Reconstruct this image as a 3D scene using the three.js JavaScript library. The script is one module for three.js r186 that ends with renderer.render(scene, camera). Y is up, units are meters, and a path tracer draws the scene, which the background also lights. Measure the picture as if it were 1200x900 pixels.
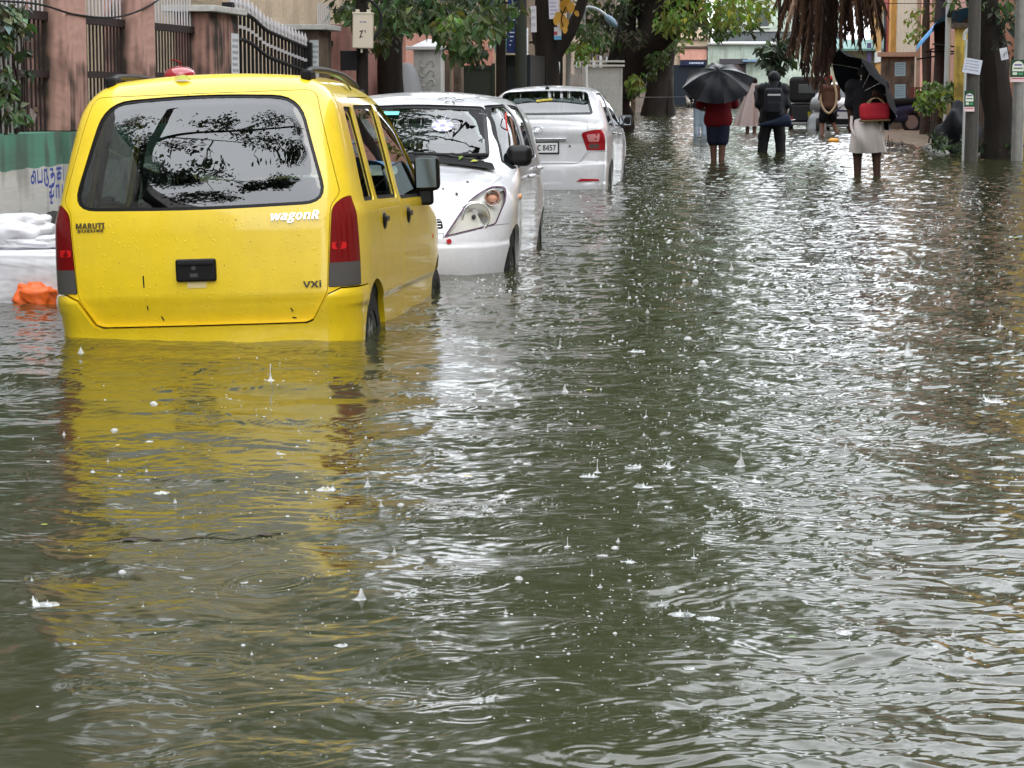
import * as THREE from 'three';
import { mergeGeometries, mergeVertices, toCreasedNormals } from 'three/addons/utils/BufferGeometryUtils.js';
import { RoundedBoxGeometry } from 'three/addons/geometries/RoundedBoxGeometry.js';
import { MarchingCubes } from 'three/addons/objects/MarchingCubes.js';
import { TextGeometry } from 'three/addons/geometries/TextGeometry.js';
import { FontLoader } from 'three/addons/loaders/FontLoader.js';
import { Brush, Evaluator, SUBTRACTION, INTERSECTION } from 'three-bvh-csg';
import { createNoise2D, createNoise3D } from 'simplex-noise';

// ---------------------------------------------------------------- camera, sky, sun, exposure
const scene = new THREE.Scene();
const F = 2700, CX = 600, CY = 450, EYE = 1.25;              // the photograph is 1200 x 900; focal length in its pixels
const YAW = 6.34 * Math.PI / 180, PITCH = -7.39 * Math.PI / 180;
const camera = new THREE.PerspectiveCamera(2 * Math.atan(450 / F) * 180 / Math.PI, 4 / 3, 0.1, 1200);
camera.position.set(0, EYE, 0);
camera.rotation.set(PITCH, YAW, 0, 'YXZ');
camera.updateMatrixWorld();
scene.add(camera);

const SKY_W = 256, SKY_H = 128, skyData = new Float32Array(SKY_W * SKY_H * 4);
{
  const n3 = createNoise3D(rng(5));
  for (let j = 0; j < SKY_H; j++) for (let i = 0; i < SKY_W; i++) {
    const el = ((j + 0.5) / SKY_H - 0.5) * Math.PI, az = (i + 0.5) / SKY_W * 2 * Math.PI;
    const s = Math.max(0, Math.sin(el)), x = Math.cos(el) * Math.cos(az), y = Math.sin(el), z = Math.cos(el) * Math.sin(az);
    const cl = 1 + 0.10 * n3(x * 1.6, y * 2.6, z * 1.6) + 0.05 * n3(x * 4, y * 6, z * 4);      // low rain cloud, hardly any form
    const L = 3.4 * (0.92 + 0.12 * s) * cl, k = (j * SKY_W + i) * 4;
    skyData[k] = L * 0.95; skyData[k + 1] = L * 0.99; skyData[k + 2] = L * 1.05; skyData[k + 3] = 1;
  }
}
const sky = new THREE.DataTexture(skyData, SKY_W, SKY_H, THREE.RGBAFormat, THREE.FloatType);
sky.mapping = THREE.EquirectangularReflectionMapping; sky.magFilter = THREE.LinearFilter; sky.minFilter = THREE.LinearFilter; sky.needsUpdate = true;
scene.background = sky; scene.environment = sky;
const sun = new THREE.DirectionalLight(0xfff4e6, 0.5);
sun.position.set(14, 40, 12); sun.target.position.set(0, 0, -20); sun.shadow.radius = 60; sun.castShadow = true;
sun.shadow.camera.left = -60; sun.shadow.camera.right = 60; sun.shadow.camera.top = 90; sun.shadow.camera.bottom = -90; sun.shadow.camera.far = 200;
sun.shadow.mapSize.set(2048, 2048);
scene.add(sun, sun.target);
const renderer = new THREE.WebGLRenderer({ antialias: true });
renderer.toneMapping = THREE.LinearToneMapping;
renderer.toneMappingExposure = 1.0;
renderer.shadowMap.enabled = true;

// ---------------------------------------------------------------- helpers
function rng(seed) { let a = seed | 0; return () => { a = (a + 0x6d2b79f5) | 0; let t = Math.imul(a ^ (a >>> 15), 1 | a); t = (t + Math.imul(t ^ (t >>> 7), 61 | t)) ^ t; return ((t ^ (t >>> 14)) >>> 0) / 4294967296; }; }
const V = (x, y, z) => new THREE.Vector3(x, y, z);
const lerp = (a, b, t) => a + (b - a) * t, clamp = (x, a = 0, b = 1) => Math.min(b, Math.max(a, x));
const sstep = (a, b, x) => { const t = clamp((x - a) / (b - a)); return t * t * (3 - 2 * t); };
// the direction of a pixel of the photograph, and where it meets the water, a wall or a depth
function ray(px, py) { return V((px - CX) / F, -(py - CY) / F, -1).applyEuler(camera.rotation); }
function onY(px, py, y = 0) { const d = ray(px, py), t = (y - EYE) / d.y; return V(d.x * t, y, d.z * t); }
function atZ(px, py, z) { const d = ray(px, py), t = z / d.z; return V(d.x * t, EYE + d.y * t, z); }
function onX(px, py, x) { const d = ray(px, py), t = x / d.x; return V(x, EYE + d.y * t, d.z * t); }
function spline(xs, ys) {           // monotone-ish cubic through points
  const n = xs.length, m = [];
  const d = xs.slice(1).map((x, i) => (ys[i + 1] - ys[i]) / (x - xs[i]));
  for (let i = 0; i < n; i++) m[i] = i === 0 ? d[0] : i === n - 1 ? d[n - 2] : d[i - 1] * d[i] <= 0 ? 0 : 2 / (1 / d[i - 1] + 1 / d[i]);
  return (x) => {
    if (x <= xs[0]) return ys[0] + m[0] * (x - xs[0]);
    if (x >= xs[n - 1]) return ys[n - 1] + m[n - 1] * (x - xs[n - 1]);
    let i = 0; while (x > xs[i + 1]) i++;
    const h = xs[i + 1] - xs[i], t = (x - xs[i]) / h, t2 = t * t, t3 = t2 * t;
    return (2 * t3 - 3 * t2 + 1) * ys[i] + (t3 - 2 * t2 + t) * h * m[i] + (-2 * t3 + 3 * t2) * ys[i + 1] + (t3 - t2) * h * m[i + 1];
  };
}
function lut(xs, ys, n = 1024) {      // the same, tabled: quick enough for the car bodies
  const f = spline(xs, ys), a = xs[0], b = xs[xs.length - 1], k = (n - 1) / (b - a), t = new Float64Array(n + 1);
  for (let i = 0; i <= n; i++) t[i] = f(a + Math.min(i, n - 1) / k);
  const m0 = (t[1] - t[0]) * k, m1 = (t[n - 1] - t[n - 2]) * k;
  return (x) => { if (x <= a) return t[0] + (x - a) * m0; if (x >= b) return t[n - 1] + (x - b) * m1; const q = (x - a) * k, i = q | 0; return t[i] + (t[i + 1] - t[i]) * (q - i); };
}
const used = {};
function numbered(name) { const n = used[name] = (used[name] ?? -1) + 1; return n ? `${name}_${String(n).padStart(3, '0')}` : name; }
function shade(o) { o.traverse((m) => { if (m.isMesh) { m.castShadow = true; m.receiveShadow = true; } }); return o; }
function tag(o, label, category, group, kind) {
  o.userData = { label, category }; if (group) o.userData.group = group; if (kind) o.userData.kind = kind; return o;
}
function thing(name, label, category, group) { const o = new THREE.Group(); o.name = numbered(name); scene.add(o); return tag(o, label, category, group); }
function part(parent, name, geo, mat, label) {
  if (mat.userData?.metres && !geo.attributes.uv) geo = boxUV(geo);
  const m = new THREE.Mesh(Array.isArray(geo) ? join(geo) : geo, mat); m.name = name; m.castShadow = m.receiveShadow = true;
  if (label) m.userData.label = label;
  parent.add(m); return m;
}
function single(name, geo, mat, label, category, group) { const m = part(scene, numbered(name), geo, mat); return tag(m, label, category, group); }
function setting(name, geo, mat, label, category) { const m = part(scene, numbered(name), geo, mat); return tag(m, label, category ?? name.replace(/_/g, ' '), null, 'structure'); }
function join(list) {
  list = list.map((g) => (g.index ? g.toNonIndexed() : g));
  const uv = list.every((g) => g.attributes.uv), col = list.every((g) => g.attributes.color);
  for (const g of list) for (const k of Object.keys(g.attributes)) if (!(k === 'position' || k === 'normal' || (k === 'uv' && uv) || (k === 'color' && col))) g.deleteAttribute(k);
  return mergeGeometries(list, false);
}
// shapes
function box(w, h, d, x = 0, y = 0, z = 0, r = 0) { const g = r ? new RoundedBoxGeometry(w, h, d, 2, r) : new THREE.BoxGeometry(w, h, d); g.translate(x, y, z); return g; }
function span(x0, x1, y0, y1, z0, z1, r = 0) { return box(Math.abs(x1 - x0), Math.abs(y1 - y0), Math.abs(z1 - z0), (x0 + x1) / 2, (y0 + y1) / 2, (z0 + z1) / 2, r); }
function cyl(a, b, r0, r1 = r0, seg = 10, open = false) {
  const d = b.clone().sub(a), g = new THREE.CylinderGeometry(r1, r0, d.length(), seg, 1, open);
  g.applyQuaternion(new THREE.Quaternion().setFromUnitVectors(V(0, 1, 0), d.clone().normalize())); g.translate((a.x + b.x) / 2, (a.y + b.y) / 2, (a.z + b.z) / 2); return g;
}
function tube(pts, r, seg = 24, rad = 6, closed = false) { return new THREE.TubeGeometry(new THREE.CatmullRomCurve3(pts, closed), seg, r, rad, closed); }
function lathe(pts, seg = 24) { return new THREE.LatheGeometry(pts.map(([r, y]) => new THREE.Vector2(r, y)), seg); }
function shapeOf(pts) { const s = new THREE.Shape(); pts.forEach(([x, y], i) => (i ? s.lineTo(x, y) : s.moveTo(x, y))); s.closePath(); return s; }
function roundPoly(pts, r, n = 5) {
  const out = [], N = pts.length;
  for (let i = 0; i < N; i++) {
    const p = pts[i], a = pts[(i + N - 1) % N], b = pts[(i + 1) % N], rr = p[2] ?? r;
    const la = Math.hypot(a[0] - p[0], a[1] - p[1]), lb = Math.hypot(b[0] - p[0], b[1] - p[1]), q = Math.min(rr, la * 0.45, lb * 0.45);
    if (q < 1e-4) { out.push([p[0], p[1]]); continue; }
    const pa = [p[0] + (a[0] - p[0]) / la * q, p[1] + (a[1] - p[1]) / la * q], pb = [p[0] + (b[0] - p[0]) / lb * q, p[1] + (b[1] - p[1]) / lb * q];
    for (let k = 0; k <= n; k++) { const t = k / n, u = 1 - t; out.push([u * u * pa[0] + 2 * u * t * p[0] + t * t * pb[0], u * u * pa[1] + 2 * u * t * p[1] + t * t * pb[1]]); }
  }
  return out;
}
function offsetPoly(pts, d) {       // grows (d > 0) a counter-clockwise polygon
  let area = 0; const N = pts.length;
  for (let i = 0; i < N; i++) { const a = pts[i], b = pts[(i + 1) % N]; area += a[0] * b[1] - b[0] * a[1]; }
  const sg = area > 0 ? 1 : -1;
  return pts.map((p, i) => {
    const a = pts[(i + N - 1) % N], b = pts[(i + 1) % N];
    let n1 = [p[1] - a[1], a[0] - p[0]], n2 = [b[1] - p[1], p[0] - b[0]];
    const l1 = Math.hypot(...n1) || 1, l2 = Math.hypot(...n2) || 1; n1 = n1.map((v) => v / l1); n2 = n2.map((v) => v / l2);
    const k = 1 + n1[0] * n2[0] + n1[1] * n2[1], f = sg * d / Math.max(0.3, k);
    return [p[0] + (n1[0] + n2[0]) * f, p[1] + (n1[1] + n2[1]) * f];
  });
}
// uv in metres, from the face's main direction
function boxUV(g, k = 1) {
  g = g.index ? g.toNonIndexed() : g; const p = g.attributes.position, n = g.attributes.normal, uv = new Float32Array(p.count * 2);
  for (let i = 0; i < p.count; i++) {
    const ax = Math.abs(n.getX(i)), ay = Math.abs(n.getY(i)), az = Math.abs(n.getZ(i));
    const [u, v] = ax >= ay && ax >= az ? [p.getZ(i), p.getY(i)] : ay >= az ? [p.getX(i), p.getZ(i)] : [p.getX(i), p.getY(i)];
    uv[i * 2] = u * k; uv[i * 2 + 1] = v * k;
  }
  g.setAttribute('uv', new THREE.BufferAttribute(uv, 2)); return g;
}
// materials
const lin = (r, g, b) => new THREE.Color().setRGB(r, g, b);
function std(r, g, b, roughness = 0.8, more = {}) { return new THREE.MeshPhysicalMaterial({ color: lin(r, g, b), roughness, specularIntensity: more.metalness ? 1 : roughness > 0.45 ? 0.3 : 0.7, ...more }); }
function phys(r, g, b, roughness = 0.5, more = {}) { return new THREE.MeshPhysicalMaterial({ color: lin(r, g, b), roughness, ...more }); }
const toS = (x) => Math.round(255 * clamp(x <= 0.0031308 ? 12.92 * x : 1.055 * Math.pow(x, 1 / 2.4) - 0.055));
function tileNoise(seed, period) {   // noise that repeats over [0,1) in both directions
  const n = createNoise3D(rng(seed)), R = period / (2 * Math.PI);
  const m = createNoise3D(rng(seed + 77));
  return (u, v) => { const a = u * 2 * Math.PI, b = v * 2 * Math.PI; return 0.7 * n(Math.cos(a) * R, Math.sin(a) * R, Math.cos(b) * R + 3) * 1 + 0.7 * m(Math.cos(b) * R, Math.sin(b) * R, Math.sin(a) * R + Math.sin(b) * R); };
}
function mapTex(size, fn, { srgb = true, repeat = 1 } = {}) {   // fn(u, v) -> linear [r,g,b]
  const d = new Uint8Array(size * size * 4);
  for (let j = 0; j < size; j++) for (let i = 0; i < size; i++) {
    const c = fn((i + 0.5) / size, (j + 0.5) / size), k = (j * size + i) * 4;
    for (let q = 0; q < 3; q++) d[k + q] = srgb ? toS(c[q]) : Math.round(255 * clamp(c[q]));
    d[k + 3] = 255;
  }
  const t = new THREE.DataTexture(d, size, size, THREE.RGBAFormat); t.magFilter = THREE.LinearFilter; t.minFilter = THREE.LinearMipmapLinearFilter; t.generateMipmaps = true;
  t.wrapS = t.wrapT = THREE.RepeatWrapping; t.repeat.set(repeat, repeat); if (srgb) t.colorSpace = THREE.SRGBColorSpace; t.needsUpdate = true; return t;
}
function canvasTex(w, h, draw) {
  const c = document.createElement('canvas'); c.width = w; c.height = h; draw(c.getContext('2d'), w, h);
  const t = new THREE.CanvasTexture(c); t.colorSpace = THREE.SRGBColorSpace; return t;
}
const font = await new FontLoader().loadAsync('fonts/droid/droid_sans_bold.typeface.json');
const YC = { x: -2.745, y: -0.37, z: -11.05, yaw: 0.005, pitch: -0.02, roll: 0.038 };
const SC = { x: -2.63, y: -0.33, z: -18.75, yaw: 0.0215, pitch: 0.0, roll: -0.01 };
const XC = { x: -2.76, y: -0.28, z: -27.7, yaw: -0.01, pitch: 0, roll: 0.012 };
// ---------------------------------------------------------------- car kit: a body is a smooth implicit shape f(x, y, s), s metres forward of the tail; panels, glass and lamps are cut from it
const smax = (a, b, k) => { const h = Math.max(k - Math.abs(a - b), 0) / k; return Math.max(a, b) + h * h * k * 0.25; };
const smin = (a, b, k) => -smax(-a, -b, k);
const csg = new Evaluator(); csg.attributes = ['position', 'normal']; csg.useGroups = false;
function brush(g) { g = g.index ? g : mergeVertices(g); for (const k of Object.keys(g.attributes)) if (k !== 'position' && k !== 'normal') g.deleteAttribute(k); const b = new Brush(g); b.updateMatrixWorld(); return b; }
let tCut = 0, tSkin = 0;
const timed = (fn) => { const t = Date.now(), r = fn(); tCut += Date.now() - t; return r; };
const cut = (a, b) => timed(() => csg.evaluate(a, b, SUBTRACTION));
const meet = (a, b) => timed(() => csg.evaluate(a, b, INTERSECTION));
// skin of f = off: rays from an inner box to an outer box
function skin(f, off, inner, outer, step, flip) {
  const [ix, iy0, iy1, is0, is1] = inner, [ox, oy0, oy1, os0, os1] = outer;
  const nx = Math.round(2 * ox / step), ny = Math.round((oy1 - oy0) / step), ns = Math.round((os1 - os0) / step);
  const P = [], N = [], I = [], ids = new Map();
  const e = 0.0015;
  function vert(i, j, k) {
    const key = (i * 4000 + j) * 4000 + k; if (ids.has(key)) return ids.get(key);
    const a = i / nx, b = j / ny, c = k / ns;
    const o = [lerp(-ix, ix, a), lerp(iy0, iy1, b), lerp(is0, is1, c)], q = [lerp(-ox, ox, a), lerp(oy0, oy1, b), lerp(os0, os1, c)];
    let lo = 0, hi = 1.25; const at = (t) => [o[0] + (q[0] - o[0]) * t, o[1] + (q[1] - o[1]) * t, o[2] + (q[2] - o[2]) * t];
    let flo = f(o[0], o[1], o[2]) - off, fhi = 1;
    { const p = at(hi); fhi = f(p[0], p[1], p[2]) - off; }
    for (let n = 0; n < 12; n++) {       // false position, halved now and then
      const m = n % 3 === 2 ? (lo + hi) / 2 : lo + (hi - lo) * clamp(flo / (flo - fhi), 0.02, 0.98), p = at(m), v = f(p[0], p[1], p[2]) - off;
      if (Math.abs(v) < 2e-5) { lo = hi = m; break; } if (v < 0) { lo = m; flo = v; } else { hi = m; fhi = v; }
    }
    const p = at(lo === hi ? lo : lo + (hi - lo) * clamp(flo / (flo - fhi)));
    let gx = f(p[0] + e, p[1], p[2]) - f(p[0] - e, p[1], p[2]), gy = f(p[0], p[1] + e, p[2]) - f(p[0], p[1] - e, p[2]), gs = f(p[0], p[1], p[2] + e) - f(p[0], p[1], p[2] - e);
    const l = Math.hypot(gx, gy, gs) || 1, sg = flip ? -1 : 1;
    P.push(p[0], p[1], -p[2]); N.push(sg * gx / l, sg * gy / l, -sg * gs / l);
    ids.set(key, P.length / 3 - 1); return P.length / 3 - 1;
  }
  const quad = (a, b, c, d) => { if (flip) I.push(a, c, b, a, d, c); else I.push(a, b, c, a, c, d); };
  for (const i of [0, nx]) for (let j = 0; j < ny; j++) for (let k = 0; k < ns; k++) { const q = [vert(i, j, k), vert(i, j + 1, k), vert(i, j + 1, k + 1), vert(i, j, k + 1)]; i ? quad(q[0], q[3], q[2], q[1]) : quad(...q); }
  for (const j of [0, ny]) for (let i = 0; i < nx; i++) for (let k = 0; k < ns; k++) { const q = [vert(i, j, k), vert(i, j, k + 1), vert(i + 1, j, k + 1), vert(i + 1, j, k)]; j ? quad(q[0], q[3], q[2], q[1]) : quad(...q); }
  for (const k of [0, ns]) for (let i = 0; i < nx; i++) for (let j = 0; j < ny; j++) { const q = [vert(i, j, k), vert(i + 1, j, k), vert(i + 1, j + 1, k), vert(i, j + 1, k)]; k ? quad(q[0], q[3], q[2], q[1]) : quad(...q); }
  // winding: s points to -z, so turn everything inside out when the first face disagrees with its normal
  const A = V(P[I[0] * 3], P[I[0] * 3 + 1], P[I[0] * 3 + 2]), B = V(P[I[1] * 3], P[I[1] * 3 + 1], P[I[1] * 3 + 2]), C = V(P[I[2] * 3], P[I[2] * 3 + 1], P[I[2] * 3 + 2]);
  const nn = B.sub(A).cross(C.sub(A)); if (nn.x * N[I[0] * 3] + nn.y * N[I[0] * 3 + 1] + nn.z * N[I[0] * 3 + 2] < 0) for (let t = 0; t < I.length; t += 3) [I[t + 1], I[t + 2]] = [I[t + 2], I[t + 1]];
  const g = new THREE.BufferGeometry(); g.setAttribute('position', new THREE.Float32BufferAttribute(P, 3)); g.setAttribute('normal', new THREE.Float32BufferAttribute(N, 3)); g.setIndex(I); return g;
}
function shell(f, o1, o0, inner, outer, step, f0 = f, coarse = 2.2) { const t = Date.now(); try { return brush(mergeGeometries([skin(f, o1, inner, outer, step, false), skin(f0, o0, inner, outer, step * coarse, true)], false)); } finally { tSkin += Date.now() - t; } }
// prisms: 'z' = rear view (x, y) from s0 to s1; 'x' = side view (s, y) from x0 to x1; 'y' = top view (x, s) from y0 to y1
function prism(pts, axis, a, b) {
  const g = new THREE.ExtrudeGeometry(shapeOf(pts), { depth: Math.abs(b - a), bevelEnabled: false, curveSegments: 1 }), p = g.attributes.position, lo = Math.min(a, b);
  for (let i = 0; i < p.count; i++) {
    const u = p.getX(i), v = p.getY(i), w = p.getZ(i) + lo;
    if (axis === 'z') p.setXYZ(i, u, v, -w); else if (axis === 'x') p.setXYZ(i, w, v, -u); else p.setXYZ(i, u, w, -v);
  }
  const flip = axis === 'z' || axis === 'y' ? true : false; let h = g.toNonIndexed ? g : g;
  // fix winding by testing the enclosed volume
  const q = h.attributes.position; let vol = 0;
  for (let t = 0; t < q.count; t += 3) vol += V(q.getX(t), q.getY(t), q.getZ(t)).dot(V(q.getX(t + 1), q.getY(t + 1), q.getZ(t + 1)).cross(V(q.getX(t + 2), q.getY(t + 2), q.getZ(t + 2))));
  if (vol < 0) for (let t = 0; t < q.count; t += 3) { const x = q.getX(t + 1), y = q.getY(t + 1), z = q.getZ(t + 1); q.setXYZ(t + 1, q.getX(t + 2), q.getY(t + 2), q.getZ(t + 2)); q.setXYZ(t + 2, x, y, z); }
  h.deleteAttribute('uv'); h.computeVertexNormals(); return h;
}
const prisms = (list) => brush(mergeGeometries(list.map((g) => (g.index ? g.toNonIndexed() : g)), false));
function cylX(s, y, r, x0, x1) { const g = new THREE.CylinderGeometry(r, r, Math.abs(x1 - x0), 40).toNonIndexed(); g.rotateZ(Math.PI / 2); g.translate((x0 + x1) / 2, y, -s); g.deleteAttribute('uv'); return g; }
// a sheet: polygon (with holes) in a view, cut small and laid on f = off; sd says which side for the side view, from which end for the end view
function sheet(f, off, pts, axis, sd, holes = [], depth = 4) {
  const sh = shapeOf(pts); for (const h of holes) { const p = new THREE.Path(); h.forEach(([x, y], i) => (i ? p.lineTo(x, y) : p.moveTo(x, y))); p.closePath(); sh.holes.push(p); }
  const g0 = new THREE.ShapeGeometry(sh), ip = g0.attributes.position; let tris = [];
  for (let t = 0; t < g0.index.count; t += 3) tris.push([0, 1, 2].map((k) => { const i = g0.index.getX(t + k); return [ip.getX(i), ip.getY(i)]; }));
  const mid = (a, b) => [(a[0] + b[0]) / 2, (a[1] + b[1]) / 2], LEN = 0.09 * (depth > 3 ? 1 : 2), far = (a, b) => Math.hypot(a[0] - b[0], a[1] - b[1]) > LEN;
  for (let d = 0; d < 40; d++) {          // split every long edge at its middle, alike on both sides of it
    const next = []; let any = false;
    for (const t of tris) {
      const L = [0, 1, 2].filter((k) => far(t[k], t[(k + 1) % 3]));
      if (!L.length) { next.push(t); continue; } any = true;
      if (L.length === 3) { const m = [0, 1, 2].map((k) => mid(t[k], t[(k + 1) % 3])); next.push([t[0], m[0], m[2]], [m[0], t[1], m[1]], [m[2], m[1], t[2]], [m[0], m[1], m[2]]); }
      else if (L.length === 1) { const k = L[0], m = mid(t[k], t[(k + 1) % 3]), c = t[(k + 2) % 3]; next.push([t[k], m, c], [m, t[(k + 1) % 3], c]); }
      else { const k = [0, 1, 2].find((q) => !L.includes(q)), a = t[k], b = t[(k + 1) % 3], c = t[(k + 2) % 3], m1 = mid(b, c), m2 = mid(c, a); next.push([m1, c, m2], [a, b, m1], [a, m1, m2]); }
    }
    tris = next; if (!any) break;
  }
  const P = [], N = [], e = 0.0015;
  const solve = (u, v) => {
    let lo, hi, at;
    if (axis === 'x') { lo = 0.3 * sd; hi = 1.1 * sd; at = (w) => [w, v, u]; } else if (axis === 'z') { lo = sd > 0 ? 1.5 : 0.9; hi = sd > 0 ? 5 : -0.5; at = (w) => [u, v, w]; } else { lo = 0.7; hi = 2; at = (w) => [u, w, v]; }
    for (let n = 0; n < 20; n++) { const m = (lo + hi) / 2, p = at(m); if (f(p[0], p[1], p[2]) < off) lo = m; else hi = m; }
    return at((lo + hi) / 2);
  };
  const key = new Map();
  for (const t of tris) {
    const v3 = t.map(([u, v]) => { const k = u.toFixed(5) + ',' + v.toFixed(5); if (!key.has(k)) { const p = solve(u, v), gr = [f(p[0] + e, p[1], p[2]) - f(p[0] - e, p[1], p[2]), f(p[0], p[1] + e, p[2]) - f(p[0], p[1] - e, p[2]), f(p[0], p[1], p[2] + e) - f(p[0], p[1], p[2] - e)], l = Math.hypot(...gr) || 1; key.set(k, [V(p[0], p[1], -p[2]), V(gr[0] / l, gr[1] / l, -gr[2] / l)]); } return key.get(k); });
    const n = v3[1][0].clone().sub(v3[0][0]).cross(v3[2][0].clone().sub(v3[0][0])); if (n.dot(v3[0][1]) < 0) [v3[1], v3[2]] = [v3[2], v3[1]];
    for (const [p, q] of v3) { P.push(p.x, p.y, p.z); N.push(q.x, q.y, q.z); }
  }
  const g = new THREE.BufferGeometry(); g.setAttribute('position', new THREE.Float32BufferAttribute(P, 3)); g.setAttribute('normal', new THREE.Float32BufferAttribute(N, 3)); return g;
}
// places a flat piece (built round the origin, facing +z) on the tail of f at x, y
function onTail(f, g, x, y, lift = 0.001) {
  let lo = 0.9, hi = -0.5; for (let i = 0; i < 24; i++) { const m = (lo + hi) / 2; if (f(x, y, m) < 0) lo = m; else hi = m; }
  const s = (lo + hi) / 2, e = 0.003, n = V(f(x + e, y, s) - f(x - e, y, s), f(x, y + e, s) - f(x, y - e, s), -(f(x, y, s + e) - f(x, y, s - e))).normalize();
  const m = new THREE.Matrix4().lookAt(n, V(0, 0, 0), V(0, 1, 0)); m.setPosition(V(x, y, -s).addScaledVector(n, lift)); return g.applyMatrix4(m);
}
const G = (b) => b.geometry;
function wheel(parent, x, y, s, side, rT = 0.28, w = 0.16, rimMat = M.rim) {
  const prof = [[rT * 0.62, -w / 2], [rT * 0.9, -w / 2], [rT * 0.985, -w * 0.36], [rT, -w * 0.2], [rT, w * 0.2], [rT * 0.985, w * 0.36], [rT * 0.9, w / 2], [rT * 0.62, w / 2]];
  const t = lathe(prof, 40); t.rotateZ(Math.PI / 2); t.translate(x, y, -s);
  const wp = new THREE.Group(); wp.name = 'wheel'; parent.add(wp);
  part(wp, 'tyre', t, M.tyre);
  const gs = []; const r0 = rT * 0.64, o = side * w * 0.38;
  const d = lathe([[0.02, -w * 0.3], [r0 * 0.5, -w * 0.25], [r0 * 0.9, -w * 0.35], [r0, -w / 2], [r0, w / 2], [r0 * 0.93, w * 0.42], [r0 * 0.9, w * 0.3], [r0 * 0.45, w * 0.36], [0.001, w * 0.4]], 32); d.rotateZ(side > 0 ? -Math.PI / 2 : Math.PI / 2); gs.push(d);
  for (let k = 0; k < 8; k++) { const b = box(0.012, r0 * 0.5, 0.03, 0, r0 * 0.62, 0); b.rotateX(k * Math.PI / 4); b.translate(o * 0.95, 0, 0); gs.push(b); }
  const rg = join(gs.map((g) => (g.index ? g.toNonIndexed() : g))); rg.translate(x, y, -s); part(wp, 'rim', rg, rimMat);
}
function seat(parent, x, y, s, mat, dir = 1) {
  const g = new THREE.Group(); g.name = 'seat'; parent.add(g);
  part(g, 'cushion', box(0.5, 0.16, 0.5, x, y, -s - dir * 0.24, 0.06), mat);
  const b = box(0.48, 0.6, 0.14, 0, 0.3, 0, 0.06); b.rotateX(dir * 0.22); b.translate(x, y + 0.04, -s); part(g, 'backrest', b, mat);
  const h = box(0.27, 0.2, 0.1, 0, 0, 0, 0.045); h.rotateX(dir * 0.15); h.translate(x, y + 0.78, -s + dir * 0.14); part(g, 'headrest', h, mat);
  for (const o of [-0.06, 0.06]) part(g, 'headrest_post', cyl(V(x + o, y + 0.58, -s + dir * 0.12), V(x + o, y + 0.7, -s + dir * 0.14), 0.007), M.chrome);
}
function steering(parent, x, y, s) {
  const t = new THREE.TorusGeometry(0.18, 0.016, 8, 28); t.rotateX(-0.5); t.translate(x, y, -s);
  part(parent, 'steering_wheel', [t, box(0.3, 0.04, 0.02, x, y, -s), cyl(V(x, y, -s), V(x, y - 0.1, -s - 0.3), 0.02)], M.trim);
}
function text3d(str, size, depth = 0.006, bold = true) { const g = new TextGeometry(str, { font, size, depth, curveSegments: 3, bevelEnabled: false }); g.computeBoundingBox(); const b = g.boundingBox; g.translate(-(b.min.x + b.max.x) / 2, -(b.min.y + b.max.y) / 2, 0); return g; }

// ---------------------------------------------------------------- shared materials
const nFine = tileNoise(3, 14), nCoarse = tileNoise(9, 3), nMid = tileNoise(21, 7);
const wetRough = mapTex(256, (u, v) => { const a = clamp(0.5 + 0.9 * nFine(u, v)); return [a, 0.25 + 0.75 * a, a]; }, { srgb: false });
function beadTex(seed, count, rMin, rMax) {     // rain drops standing on paint: relief only
  const S = 512, h = new Float32Array(S * S), r = rng(seed);
  for (let k = 0; k < count; k++) {
    const cx = r() * S, cy = r() * S, q = lerp(rMin, rMax, Math.pow(r(), 3)) * S, e = 0.85 + 0.4 * r();
    for (let j = -Math.ceil(q * e); j <= q * e; j++) for (let i = -Math.ceil(q); i <= q; i++) {
      const d = (i / q) ** 2 + (j / (q * e)) ** 2; if (d < 1) { const a = ((Math.round(cx + i) % S) + S) % S, b = ((Math.round(cy + j) % S) + S) % S; h[b * S + a] = Math.max(h[b * S + a], Math.sqrt(1 - d)); }
    }
  }
  const d = new Uint8Array(S * S * 4); for (let k = 0; k < S * S; k++) d[k * 4] = d[k * 4 + 1] = d[k * 4 + 2] = 255 * h[k], d[k * 4 + 3] = 255;
  const t = new THREE.DataTexture(d, S, S, THREE.RGBAFormat); t.magFilter = THREE.LinearFilter; t.wrapS = t.wrapT = THREE.RepeatWrapping; t.needsUpdate = true; return t;
}
const beads = beadTex(11, 900, 0.0018, 0.006);
function wetPaint(r, g, b, seed) {                // car paint in the rain: standing drops, faint film of dirt, a few specks; uv in metres
  const n1 = tileNoise(seed, 5), n2 = tileNoise(seed + 1, 30), q = rng(seed), sp = [...Array(26)].map(() => [q(), q(), 0.0012 + 0.003 * q() * q()]);
  const map = mapTex(512, (u, v) => { let k = 1 + 0.035 * n1(u, v) + 0.02 * n2(u, v); let d = 0.05 * clamp(n1((u + 0.37) % 1, v) + 0.4 * n2(u, (v * 0.2) % 1)); for (const [x, y, s] of sp) if (Math.hypot(u - x, v - y) < s) d = 0.75; return [r, g, b].map((c, i) => lerp(c * k, [0.05, 0.045, 0.035][i], d)); });
  const m = new THREE.MeshPhysicalMaterial({ map, roughness: 0.3, clearcoat: 0.8, clearcoatRoughness: 0.07, bumpMap: beads, bumpScale: 0.0011 }); m.userData.metres = true; return m;
}
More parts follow.
